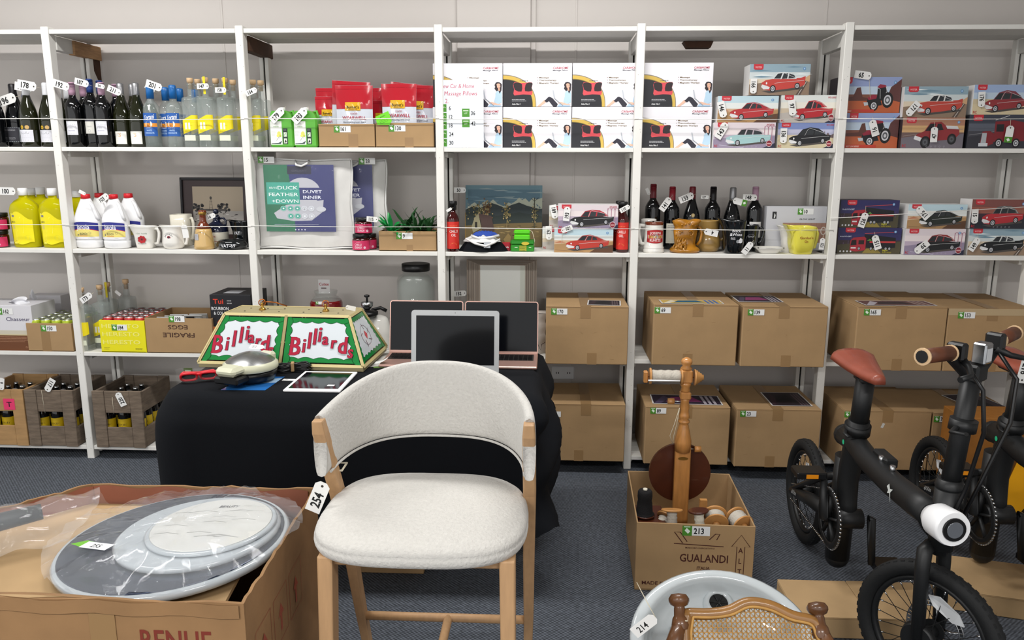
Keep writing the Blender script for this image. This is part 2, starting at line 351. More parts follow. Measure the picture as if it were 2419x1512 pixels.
xa, xb = at(1079, 20, WY-.025).x, at(1254, 20, WY-.025).x
m = M(); m.box(xa, xb, WY-.025, WY, 0, ZC, 'wall_paint', .003); struct(m, 'trim_1')
for k, px in enumerate((523, 1362, 1953)):
    x = at(px, 20, WY).x
    m = M(); m.box(x-.005, x+.005, WY-.003, WY, 0, ZC, 'wall_paint', .001); struct(m, 'trim_%d' % (k+2))
m = M(); m.box(xb, xb+.026, WY-.012, WY, 0, ZC, 'wall_paint', .003); struct(m, 'trim_5')
for i, (lx, ly, le) in enumerate(LAMPS):
    t = thing('ceiling_light', ['white batten ceiling light over the shelves at the left', 'white batten ceiling light over the shelves at the middle', 'white batten ceiling light behind the viewer to the left', 'white batten ceiling light behind the viewer to the right'][i], 'ceiling light', (lx, ly, 2.71), 0, 'batten ceiling lights')
    b = M(); b.box(-.66, .66, -.13, .13, .03, .07, 'lamp_body', .006); b.build('housing', t)
    for s in (-.06, .06):
        b = M(); b.tube([(-.62, s, .016), (.62, s, .016)], .013, 'tube', 10); b.build('lamp_tube', t)
# power points on the wall under shelf three
xs = at(1330, 880, WY)
t = thing('power_outlet', 'white double power outlet on the wall behind the lower cartons', 'power outlet', (xs.x, WY, xs.z))
m = M(); m.box(-.06, .06, -.01, 0, -.035, .035, 'white_plastic', .004); m.build('outlet_plate', t)
m = M(); p = Pr(m, front(-.06, -.035, -.0102))
for u in (.03, .09):
    p.rect(u-.008, .03, u-.004, .04, '222222'); p.rect(u+.004, .03, u+.008, .04, '222222')
m.build('outlet_slots', t)
# ================================================================ the shelving
PX = [-.201+.9*i for i in range(8)]
ZT, Z1, Z2, Z3, Z4 = 2.0634, 1.5412, 1.0623, .5535, .0665
SD = .335
shelf = thing('shelving_rack', 'long white painted timber shelving rack against the back wall', 'shelving', (0, 0, 0))
for i, x in enumerate(PX):
    m = M(); m.box(x-.018, x+.018, -.004, .046, 0, ZT+.012, 'white_paint', .0025)
    rnd = random.Random(i)
    p = Pr(m, front(x-.018, 0, -.0042), 'print')
    for k in range(14):
        u, v = rnd.uniform(.004, .03), rnd.uniform(.05, 2.0); p.ell(u, v, .0012, .0016, '8A857C', 8)
    m.build('front_post', shelf)
    for s in (-1, 1):
        m = M(); a, b = sorted((x+s*.004, x+s*.023)); m.box(a, b, .295, SD, 0, ZT-.02, 'white_paint', .002); m.build('rear_post', shelf)
    m = M(); m.box(x-.004, x+.004, .305, .33, 0, ZT-.02, 'black_gap'); m.build('post_joint', shelf)
    if i not in (1, 2):
        m = M(); m.box(x-.016, x+.016, .046, .335, ZT-.085, ZT-.022, 'shelf_paint', .002); m.build('top_rail', shelf)
    elif i == 1:
        m = M(); m.box(x-.016, x+.022, .046, .2, ZT-.085, ZT-.022, 'shelf_paint', .002); m.build('top_rail', shelf)
        m = M(); m.box(x+.0, x+.032, .17, .40, ZT-.09, ZT-.024, 'raw_wood', .002); o = m.build('timber_block', shelf); o['label'] = 'bare brown timber block'
        m = M(); m.prism([(.33, ZT-.09), (.40, ZT-.09), (.40, ZT-.19)], lambda u, v, d: (d, u, v), x+.004, x+.02, 'dark_wood'); o = m.build('bracket', shelf); o['label'] = 'dark triangular bracket'
    else:
        m = M(); m.box(x-.016, x+.026, .05, .36, ZT-.09, ZT-.024, 'dark_wood', .002); o = m.build('timber_block', shelf); o['label'] = 'dark brown bare timber rail'
    for z in (Z1, Z2, Z3, Z4):
        m = M(); m.box(x-.03, x+.03, .046, .295, z-.045, z-.02, 'shelf_paint', .002); m.build('shelf_cleat', shelf)
# dark offcut under the fourth bay's top board
m = M(); a = at(1612, 112, .33).x; b = at(1682, 112, .33).x; m.prism([(a, ZT-.022), (b, ZT-.022), (b-.012, ZT-.05), (a+.02, ZT-.05)], lambda u, v, d: (u, d, v), .3, .36, 'dark_wood'); o = m.build('offcut', shelf); o['label'] = 'dark wedge shaped offcut under the top board'
for i in range(len(PX)-1):
    x0, x1 = PX[i]+.0185, PX[i+1]-.0185
    for z, nm in ((ZT, 'top_board'), (Z1, 'shelf_board'), (Z2, 'shelf_board'), (Z3, 'shelf_board'), (Z4, 'shelf_board')):
        m = M(); n = 5; dz = random.Random(i*9+int(z*9)).uniform(-.002, .002) if nm == 'shelf_board' else 0
        n = 2 if nm == 'top_board' else 5
        for k in range(n):
            y0 = .001+k*(SD-.004)/n; y1 = .001+(k+1)*(SD-.004)/n-.0035; m.box(x0, x1, y0, y1, z-.0195, z, 'shelf_paint' if k else 'white_paint', .0015)
        m.build(nm, shelf)
    for z, sg in ((1.669, 0), (1.178, 0)):
        if i in (5, 6) and z < 1.5: continue
        m = M(); rr = random.Random(i).uniform(-.002, .002)
        m.tube([(x0-.018, -.006, z+rr), ((x0+x1)/2, -.007, z+rr-.003), (x1+.018, -.006, z+rr)], .0016, 'cord_white', 6); m.build('retaining_cord', shelf)
m = M(); a = at(1960, 516, -.01); b = at(2419, 489, -.01); d = (b-a)
m.tube([a, a+d*.5, b+d*.3], .0016, 'cord_white', 6); o = m.build('retaining_cord', shelf); o['label'] = 'slanting retaining cord'
Z1 += .0006; Z2 += .0006; Z3 += .0006; Z4 += .0006                   # what stands on a shelf rests a hair above the boards
# ================================================================ helpers for what stands on the shelves
def tagpx(parent, h, e, num, Y, string=True, to=None, **k):
    a = at(h[0], h[1], Y); b = at(e[0], e[1], Y); d = b-a; L = math.hypot(d.x, d.z)
    k.setdefault('flip', True); s = k.pop('s', None) or L/.068
    pl = parent.location; pos = (a.x-pl.x, a.y-pl.y, a.z-pl.z)
    st = None
    if string:
        q = at(*(to or (h[0]+(h[0]-e[0])*.25, h[1]+(h[1]-e[1])*.25+1)), Y+.012); st = [(q.x-pl.x, q.y-pl.y, q.z-pl.z)]
    return tagp(parent, pos, math.atan2(d.z, d.x), num, s, st, **k)
BOT = []
def settle(z):
    B = [b for b in BOT if abs(b[0].location.z-z) < .01]
    for it in range(80):
        mv = 0
        for i in range(len(B)):
            for j in range(i):
                a, b = (B[i], B[j]) if B[i][0].location.y >= B[j][0].location.y else (B[j], B[i]); A, Q = a[0].location, b[0].location; R = a[1]+b[1]+.001; dx = A.x-Q.x; dy = A.y-Q.y
                if dx*dx+dy*dy < R*R-1e-7 and abs(dx) < R:
                    n = math.sqrt(R*R-dx*dx)-dy; mv = 1; n = min(n, .012)
                    for L, s, lim in ((A, n/2, A.y < .245), (Q, -n/2, Q.y > .06)):
                        if lim: L.x += s*(L.x-CP.x)/(L.y-CP.y); L.y += s
                        elif abs(dx) > 1e-6: L.x += (n/3)*(1 if (L is A) == (dx > 0) else -1)
        if not mv: break
WINE = [(.033, 0), (.0365, .004), (.0372, .03), (.0372, .185), (.0355, .2), (.027, .216), (.018, .228), (.0148, .24), (.014, .262), (.014, .298), (.0145, .3)]
BURG = [(.036, 0), (.0405, .005), (.041, .03), (.041, .14), (.039, .16), (.033, .185), (.025, .21), (.018, .232), (.0148, .25), (.0142, .298)]
SYR = [(.033, 0), (.0365, .004), (.0372, .03), (.0372, .18), (.034, .2), (.025, .215), (.017, .225), (.015, .235), (.015, .298)]
CHAMP = [(.038, 0), (.043, .005), (.0435, .03), (.0435, .135), (.041, .16), (.034, .19), (.025, .22), (.0175, .245), (.0155, .262), (.0155, .296)]
def bottle(px, py, Y, z, prof, glass, cap, capz, label, name, lab=None, H=None, group=None, caprad=1.09, lw=None, xo=0):
    """bottle whose axis shows at pixel column px"""
    x = at(px, py, Y).x+xo; t = thing(name, label, 'bottle', (x, Y, z), 0, group)
    BOT.append((t, max(q[0] for q in prof)+.0005)); k = (H or prof[-1][1])/prof[-1][1]; P = [(r, a*k) for r, a in prof]
    m = M(); m.lathe(P, glass, 28); m.build('bottle_body', t)
    if cap:
        R = [(r, a) for r, a in P if a > capz*k]; r0 = R[0][0] if R else .015
        c = [(r0*caprad, capz*k)]+[(r*caprad, a) for r, a in R[:-1]]+[(R[-1][0]*caprad, R[-1][1]-.002), (R[-1][0]*.8*caprad, R[-1][1]+.003)]
        m = M(); m.lathe(c, cap, 20); rr = c[-2][0]
        if cap.startswith('cap'): m.lathe([(rr*1.0, c[-2][1]-.012), (rr*1.05, c[-2][1]-.011), (rr*1.0, c[-2][1]-.010)], cap, 20, cap=False)
        m.build('capsule', t)
    if lab:
        m = M(); p = Pr(m, cyl(P[2][0]+.0003, 0), 'paper' if lw != 'gloss' else 'print'); p.curved = True; lab(p, k); m.build('label', t)
    return t
def wavy(p, u0, u1, v, w, col, n=5, a=.002, seed=1):
    r = random.Random(seed); N = n*4; pts = [(u0+(u1-u0)*i/N, v+a*math.sin(i*1.9)*r.uniform(.4, 1)) for i in range(N+1)]; p.line(pts, w, col)
def smalltext(p, u0, u1, v, rows, dv, col, hgt=.0016, seed=3):
    r = random.Random(seed)
    for k in range(rows):
        e = u1-(u1-u0)*r.uniform(0, .2); u = u0
        while u < e-.002:
            L = r.uniform(.003, .008)*(u1-u0)/.04; p.rect(u, v-k*dv, min(u+L, e), v-k*dv+hgt, col, 2); p.k -= 1; u += L+.0012
    p.k += 1
def lab_house(p, k):
    p.rect(-.029, .055, .029, .118, 'DCDCE2'); p.rect(-.026, .1, .026, .103, 'A9A9B4', 6)
    p.poly([(-.022, .094), (-.012, .099), (0, .1), (.012, .099), (.02, .096), (.022, .092), (-.022, .092)], '8C8C9C'); p.text('ESTATE', 0, .085, .004, '6A6A78', al='c'); p.text('VALLE ROSA', 0, .072, .0052, '9090A8', al='c'); p.rect(-.02, .06, .02, .061, 'B0B0B8', 4)
def lab_narrow(p, k):
    p.rect(-.022, .062, .022, .126, 'D8D6CE'); p.rect(-.022, .118, .022, .126, '3A3A44'); p.rect(-.018, .1, .018, .101, '888888', 4); p.text('CRIANZA', 0, .092, .005, '9A9A98', al='c'); p.ring(0, .075, .006, .006, .0008, '8A8A90')
def lab_hand(p, k):
    p.rect(-.026, .014, .03, .072, 'E6E4DC'); c = 'D0A060'
    p.ring(-.002, .052, .007, .006, .0025, c, a0=-2.5, a1=1.8)
    for i in range(4): p.line([(-.008+i*.004, .06), (-.009+i*.0045, .066)], .0015, c)
    p.rect(-.018, .04, .022, .0407, 'B8B6AC', 4); smalltext(p, -.018, .02, .03, 2, .006, 'C8C4B8', .0008)
def lab_la(p, k):
    p.rect(-.036, .022, .036, .078, 'D8D8DE'); p.line([(-.02, .06), (-.022, .066), (-.017, .068), (-.02, .058), (-.012, .06), (-.008, .066), (-.012, .06), (-.006, .059), (0, .063)], .0009, '4A4A50'); p.line([(.004, .06), (.003, .067), (.008, .07), (.006, .06), (.014, .06), (.018, .065)], .0009, '4A4A50')
    p.rect(-.036, .05, .036, .0506, 'B8A0A8', 6); p.rect(-.036, .03, .036, .031, '8A7078', 6); smalltext(p, -.02, .025, .042, 1, .005, 'B8B8C0', .0008)
    p.ell(-.012, .09, .008, .0085, 'C8A028'); p.rect(-.02, .0885, -.004, .0915, '2A2410', 2); p.ell(.012, .09, .0095, .009, 'C8A468')
def lab_dark(p, k):
    p.rect(-.036, .024, .036, .092, '34343A'); c = 'A8B0B4'
    for a in ((-.036, .09, .036, .0918), (-.036, .024, .036, .0262), (.034, .024, .0362, .0918)): p.rect(*a, c, 8)
    smalltext(p, -.024, .02, .082, 2, .005, 'B8B8BC', .0016); wavy(p, -.018, .016, .042, .0012, 'D8D8DC', a=.0025); smalltext(p, -.018, .018, .034, 1, .005, 'A8A8AC', .0009)
def lab_torani(p, k):
    B = '2358A4'
    p.rect(-.038, .05, .038, .155, B); p.rect(-.038, .092, .038, .109, 'E0902C'); p.ell(0, .104, .016, .016, 'E8E0D0'); p.poly([(-.014, .094), (-.008, .106), (-.002, .1), (.004, .108), (.01, .1), (.015, .094)], '7A4A24'); p.ell(-.004, .097, .006, .004, 'B06A2C')
    p.text('Torani', -.024, .122, .021, 'F0F0F2', w=.05, shear=.28, bold=.03, rot=.16); smalltext(p, -.018, .018, .086, 1, .004, 'C8D4EC', .0015)
    p.text('WHITE', 0, .072, .0075, 'B8D4F0', al='c', bold=.02); p.text('CHOCOLATE', 0, .061, .0075, 'B8D4F0', al='c', bold=.02, w=.044)
def gin(px, py, Y, z, label, H=.318, group='clear gin bottles with yellow label bands', strip=False, lab=True, ang=0):
    x = at(px, py, Y).x; t = thing('gin_bottle', label, 'bottle', (x, Y, z), 0, group); k = H/.318; BOT.append((t, .042))
    m = M(); m.lathe([(.036, 0), (.0385, .004), (.0385, .205*k), (.036, .215*k), (.014, .222*k), (.0125, .23*k), (.0125, .268*k), (.0145, .27*k), (.0145, .276*k), (.012, .278*k)], 'clear_glass', 28, sq=2.2); m.build('bottle_body', t)
    m = M(); m.lathe([(.0095, .255*k), (.0095, .282*k), (.0145, .283*k), (.015, .30*k), (.0145, .302*k)], 'cork', 18); m.build('cork_stopper', t)
    m = M(); m.lathe([(.0345, .003), (.0352, .012)], 'silver', 24, sq=2.2, cap=False)
    if lab:
        m = M(); p = Pr(m, cyl(.0392, 0, sq=2.2, ang=ang)); p.curved = True
        p.band(-.04, .036, lambda s: .056+.03*s, lambda s: .118+.028*min(1, s*1.5), 'E8D414', 16)
        for u in (-.02, -.006): p.rect(u, .082, u+.0085, .112, 'F0EEE4', 2)
        p.line([(-.002, .095), (.004, .099), (.012, .097)], .0009, '8A7A20'); smalltext(p, -.022, .006, .074, 2, .004, '6A6010', .0012); p.rect(-.026, .03, .022, .055, 'DCE0C8')
        m.build('label', t)
    if strip:
        m = M(); p = Pr(m, front(-.004, .23*k, -.0162)); p.rect(0, 0, .011, .075*k, 'E0CC18'); p.mp = (lambda u, v, h: (u-.004, -.0164-h, .23*k+v)); p.text('1', .003, .03, .01, '8A7A10'); m.build('seal_strip', t)
    return t
# ================================================================ shelf one, first two bays: bottles
yF, yB = .085, .17
t = bottle(2, 270, yF, Z1, CHAMP, 'dark_glass', 'cap_silver', .235, 'dark wine bottle with silver capsule at the left edge of the top shelf', 'wine_bottle', lab_dark, .29)
t = bottle(36, 270, yF, Z1, CHAMP, 'dark_glass', 'cap_black', .235, 'fat dark bottle with black foil and black label framed in silver', 'wine_bottle', lab_dark, .292); tagpx(t, (36, 227), (-9, 243), '196', yF-.045)
t = bottle(66, 270, yB, Z1, BURG, 'olive_glass', 'cap_blue', .23, 'green wine bottle with dark blue cap behind the lot tag 190', 'wine_bottle', lab_dark, .31); tagpx(t, (76, 208), (34, 200), '190', .03, string=False)
t = bottle(86, 270, yF, Z1, BURG, 'green_glass', 'cap_white', .235, 'green wine bottle with white cap under the lot tag 178', 'wine_bottle', lab_la, .29, 'green wine bottles with white script labels'); tagpx(t, (105, 207), (61, 199), '178', yF-.05)
t = bottle(114, 270, yF, Z1, BURG, 'green_glass', 'cap_white', .235, 'green wine bottle with white cap just left of the first white post', 'wine_bottle', lab_la, .293, 'green wine bottles with white script labels')
t = bottle(143, 270, yF+.03, Z1, BURG, 'green_glass', 'cap_white', .24, 'green white-capped wine bottle just right of the first white post', 'wine_bottle', lab_la, .285, 'green wine bottles with white script labels')
t = bottle(164, 270, yB+.03, Z1, BURG, 'green_glass', 'cap_white', .24, 'green white-capped wine bottle behind the one with lot tag 192', 'wine_bottle', lab_la, .288, 'green wine bottles with white script labels')
t = bottle(181, 270, yF-.02, Z1, WINE, 'dark_glass', 'cap_pink', .243, 'dark wine bottle with pink capsule carrying lot tag 192', 'wine_bottle', lab_house, .292, 'wine bottles with pink capsules'); tagpx(t, (169, 207), (131, 195), '192', -.012)
t = bottle(201, 270, yB, Z1, WINE, 'dark_glass', 'cap_pink', .243, 'dark wine bottle with pink capsule behind lot tag 187', 'wine_bottle', lab_house, .295, 'wine bottles with pink capsules')
t = bottle(218, 270, yF-.01, Z1, WINE, 'dark_glass', 'cap_blue', .243, 'tall dark wine bottle with blue capsule and narrow cream label', 'wine_bottle', lab_narrow, .31); tagpx(t, (209, 199), (176, 190), '187', .0)
t = bottle(241, 270, yB, Z1, WINE, 'dark_glass', 'cap_blue', .243, 'dark wine bottle with blue capsule carrying lot tag 194', 'wine_bottle', lab_narrow, .31); tagpx(t, (247, 206), (226, 201), '94', .03)
t = bottle(257, 270, yF-.02, Z1, WINE, 'dark_glass', 'cap_pink', .243, 'dark wine bottle with pink capsule beside lot tag 211', 'wine_bottle', lab_house, .292, 'wine bottles with pink capsules')
t = bottle(277, 270, yB, Z1, WINE, 'dark_glass', 'cap_pink', .243, 'dark wine bottle with pink capsule behind the silver-capped bottle tagged 211', 'wine_bottle', lab_house, .30, 'wine bottles with pink capsules')
t = bottle(289, 270, yF-.01, Z1, BURG, 'green_glass', 'cap_silver', .235, 'green wine bottle with silver cap and lot tag 211', 'wine_bottle', lab_hand, .292); tagpx(t, (285, 220), (254, 206), '211', -.01)
t = bottle(317, 270, yB, Z1, BURG, 'olive_glass', 'cap_silver', .235, 'olive wine bottle with silver cap behind two with white hand labels', 'wine_bottle', None, .295)
t = bottle(336, 270, yF-.02, Z1, BURG, 'green_glass', 'cap_silver', .235, 'green silver-capped wine bottle with white hand label beside the blue syrup', 'wine_bottle', lab_hand, .292)
t = bottle(355, 270, yB, Z1, BURG, 'olive_glass', 'cap_silver', .225, 'olive wine bottle with grey cap behind lot tag 206', 'wine_bottle', None, .275); tagpx(t, (363, 214), (342, 198), '206', .03)
for px, Y, lb, z in ((375, yF-.02, 'blue-capped syrup bottle with lot tag 201', 1), (412, yF-.02, 'blue-capped syrup bottle beside the first clear gin bottle', 0), (394, yB-.02, 'blue-capped syrup bottle behind the two with blue labels', 0), (428, yB-.02, 'blue-capped syrup bottle behind, right of the tag 201', 0), (447, yB, 'blue-capped syrup bottle mostly hidden behind the first gin bottle', 0)):
    t = bottle(px, 270, Y, Z1, SYR, 'clear_glass', 'cap_royal', .235, lb, 'syrup_bottle', lab_torani if Y < .1 or px > 440 else lab_torani, .275 if Y > .1 else .28, 'blue label syrup bottles', 1.12, 'gloss')
    if z: tagpx(t, (399, 209), (362, 196), '201', .0)
for px, Y, lb, tg, st in ((456, .062, 'clear gin bottle with yellow band behind lot tag 147, leftmost', None, 0), (474, .15, 'clear gin bottle in the back row carrying lot tag 147', ((493, 203), (465, 203), '147'), 0), (499, .062, 'clear gin bottle with yellow band and yellow seal strip at the neck', None, 1), (516, .15, 'clear gin bottle in the back row beside lot tag 158', ((534, 213), (508, 213), '158'), 0), (538, .062, 'clear gin bottle with yellow band nearest the second white post', None, 1), (556, .15, 'clear gin bottle in the back row against the second white post', None, 0)):
    t = gin(px, 290, Y, Z1, lb, .332 if Y < .1 else .335, strip=st)
    if tg: tagpx(t, tg[0], tg[1], tg[2], .015, lean=0)
t = gin(603, 290, .10, Z1, 'clear gin bottle just right of the second post with lot tag 154', .325); tagpx(t, (606, 211), (581, 222), '154', -.016)
t = gin(621, 290, .18, Z1, 'clear gin bottle behind the one tagged 154', .33)
settle(Z1)
# green weed-killer jerry cans
def jerry(px0, px1, Y, label, num, h, e):
    a, b = at(px0, 346, Y).x, at(px1, 346, Y).x; W = b-a; t = thing('jerry_can', label, 'container', ((a+b)/2, Y, Z1), 0, 'green weed killer cans'); W /= 2
    m = M(); m.box(-W, W, 0, .09, 0, .135, 'green_plastic', .008); m.prism([(-W+.004, .13), (W-.004, .13), (W-.012, .15), (W-.03, .165), (-W+.012, .165), (-W+.004, .15)], lambda u, v, d: (u, d, v), .006, .084, 'green_plastic'); m.build('can_body', t)
    m = M(); m.tube([(W-.028, .045, .158), (W-.012, .045, .165), (W-.006, .045, .14), (W-.008, .045, .12)], .007, 'green_plastic', 8); m.build('handle', t)
    m = M(); m.lathe([(.0135, .163), (.0135, .18), (.012, .182)], 'white_plastic', 16, c=(-.005, .045, 0)); m.build('cap', t)
    m = M(); p = Pr(m, front(-W, 0, -.0006)); p.rect(.004, .012, .058, .118, 'E6E8E2'); p.text('GARDEN', .031, .104, .0035, '555555', al='c'); p.text('WEEDER', .031, .09, .006, '7FB060', al='c', bold=.02); smalltext(p, .008, .03, .072, 4, .006, '9A9A9A', .001)
    p.ell(.044, .062, .009, .01, 'D8D46A'); p.ell(.038, .052, .006, .006, 'E8E06A'); p.ell(.05, .052, .005, .006, 'C8CC50'); p.line([(.03, .03), (.042, .046), (.05, .054), (.046, .04)], .0012, '55602A'); p.poly([(.006, .018), (.04, .02), (.057, .03), (.05, .015), (.006, .015)], '3A4A4A')
    p.rect(.062, .014, .084, .086, '22302A'); p.rect(.066, .048, .08, .068, 'D8E4D0'); p.rect(.066, .018, .08, .04, 'D8E4D0'); p.poly([(.068, .05), (.078, .066), (.07, .06)], '3A8A3A'); p.poly([(.067, .02), (.079, .024), (.073, .036)], '222222'); smalltext(p, .065, .081, .078, 1, .004, 'D0D0D0', .001)
    m.build('label', t); tagpx(t, h, e, num, Y-.012); return t
jerry(639, 695, .03, 'green jerry can nearer the clear gin bottles, lot tag 179', '179', (668, 258), (641, 286))
jerry(695, 751, .03, 'green jerry can nearer the seed carton, lot tag 183', '183', (722, 258), (694, 288))
# ---- open cartons with bags of lawn seed
def open_carton(name, label, x0, x1, y0, y1, z, h, mt='card', inner='card_side', th=.004, cat='carton', group=None):
    t = thing(name, label, cat, ((x0+x1)/2, y0, z), 0, group); W = (x1-x0)/2; D = y1-y0
    m = M(); m.box(-W, W, 0, D, 0, th, inner); m.build('carton_base', t)
    m = M(); m.box(-W, W, 0, th, 0, h, mt, .001); m.build('front_panel', t)
    m = M(); m.box(-W, W, D-th, D, 0, h, mt, .001); m.build('back_panel', t)
    for s in (-1, 1):
        m = M(); a, b = sorted((s*W, s*(W-th))); m.box(a, b, th, D-th, 0, h, mt, .001); m.build('side_panel', t)
    return t
def ctape(t, cx, z1, w, z0=0, Y=-.0004):
    m = M(); m.box(cx-w/2, cx+w/2, Y, 0, z0, z1, 'tape'); o = m.build('packing_tape', t); return o
def seedbag(x, y, z, W, H, D, label, rz=0, lean=0, cut=None, tw=0, front_art=True):
    t = thing('seed_bag', label, 'bag', (x, y, z), rz, 'foil bags of lawn seed'); t.rotation_euler = (lean, tw, rz)
    def surf(sg):
        def f(u, v):
            a = (u-.5)*2; k = (1-abs(a)**2.6)*min(1, (1-v)*3.2)*(.45+.55*(1-v)); 
            return ((u-.5)*W*(1-.04*math.sin(v*PI)), sg*D/2*k+.002*sg+.003*math.sin(u*19+v*13)*k*1.2, v*H)
        return f
    m = M(); m.T = None
    m.grid(surf(-1), 14, 16, 'gloss', 'C9CDD6'); m.grid(surf(1), 14, 16, 'gloss', 'A8283A')
    o = m.build('bag_body', t)
    m = M(); p = Pr(m, lambda u, v, h: tuple(Vector(surf(-1)(.5+u/W, v/H))+Vector((0, -.0012-h, 0))), 'gloss', 8e-5)
    N = 12; fr = .58
    def patch(u0, v0, u1, v1, c, nu=12, nv=6):
        h = p.k*p.st; p.k += 1; V = [p.mp(u0+(u1-u0)*i/nu, v0+(v1-v0)*j/nv, h) for j in range(nv+1) for i in range(nu+1)]
        m.add(V, [[j*(nu+1)+i, j*(nu+1)+i+1, (j+1)*(nu+1)+i+1, (j+1)*(nu+1)+i] for j in range(nv) for i in range(nu)], 'gloss', c, True)
    patch(-W/2, H*fr, W/2, H*.998, 'B0222E', 14, 8); patch(-W/2, H*.93, W/2, H*.94, '901A26', 14, 1)
    p.k += 16; patch(-W*.24, H*(fr-.03), W*.18, H*(fr+.12), 'D8A828', 10, 6); p.k += 10
    p.text("Burnet's", -W*.03, H*(fr+.005), H*.055, '2A2418', al='c', bold=.03, w=W*.34); p.rect(-W*.15, H*(fr-.012), W*.1, H*(fr-.006), '8A6A20', 4)
    p.text('COATED', 0, H*(fr-.10), H*.03, 'A03040', al='c', w=W*.2); p.text('WEARWELL', 0, H*(fr-.19), H*.06, 'A82C40', al='c', bold=.03, w=W*.66)
    p.text('Hardwearing Lawn Seed', 0, H*(fr-.25), H*.028, '3A4450', al='c', w=W*.62); smalltext(p, -W*.26, W*.26, H*(fr-.32), 3, H*.055, '7A8490', .0014, 5)
    m.build('bag_print', t); return t
def lot_carton(name, label, pl, pr, pt, Y, z, dpt, num, st_px, **k):
    a, b = at(pl, pt, Y), at(pr, pt, Y); t = open_carton(name, label, a.x, b.x, Y, Y+dpt, z, a.z-z, **k)
    if num is not None:
        s = at(st_px[0], st_px[1], Y); sticker(t, s.x-t.location.x, s.z-z, 0, num)
    return t
c1 = lot_carton('carton', 'open brown carton of lawn seed beside the green jerry cans', 752, 884, 293, .02, Z1, .24, '161', (789, 313)); ctape(c1, .03, .06, .045)
c2 = lot_carton('carton', 'open brown carton of lawn seed with a lime card, next to the third post', 887, 1024, 290, .02, Z1, .24, '130', (918, 311)); ctape(c2, .02, .045, .04)
def bag(px, pt, Y, label, W=.17, H=.24, D=.06, **k):
    q = at(px, pt, Y); seedbag(q.x, Y, q.z-H, W, H, D, label, **k)
bag(782, 208, .20, 'lawn seed bag half hidden at the back left of carton 161', .15, .24); bag(776, 228, .12, 'lawn seed bag at the left end of carton 161', .13, .20)
bag(822, 192, .095, 'tallest lawn seed bag, leaning back in carton 161', .18, .26, tw=.06); bag(836, 202, .055, 'lawn seed bag with its whole label facing out of carton 161', .175, .25, D=.045); bag(868, 208, .19, 'lawn seed bag behind at the right of carton 161', .14, .24)
bag(906, 210, .20, 'lawn seed bag behind the left of carton 130', .15, .235); bag(902, 238, .13, 'low lawn seed bag at the left end of carton 130', .12, .19)
bag(942, 198, .075, 'lawn seed bag with label facing out at the left of carton 130', .165, .245, D=.045); bag(948, 196, .19, 'lawn seed bag peeking up behind the middle of carton 130', .15, .25, tw=.1)
bag(984, 201, .125, 'lawn seed bag with shiny pleats at the right of carton 130', .165, .245, tw=.03, D=.045); bag(1010, 207, .2, 'lawn seed bag squeezed against the third white post', .12, .235)
q = at(908, 276, .012); t = thing('leaflet', 'lime green card leaflet tucked into carton 130', 'card', (q.x, .012, q.z)); m = M(); p = Pr(m, lambda u, v, h: (u, -h, v)); m.box(0, 0, 0, 0, 0, 0, 'print')
m = M(); m.prism([(-.042, 0), (.018, .026), (.034, -.018), (.024, -.035), (-.034, -.035)], lambda u, v, d: (u, d, v), 0, .0008, 'print', '6ED020'); p = Pr(m, lambda u, v, h: (u*.92-v*.39, -.0002-h, u*.39+v*.92)); p.text('LAWN', -.01, .002, .006, '1E5A10', al='c', w=.03); smalltext(p, -.03, .012, -.01, 3, .006, '1E5A10', .001); m.build('leaflet_card', t)
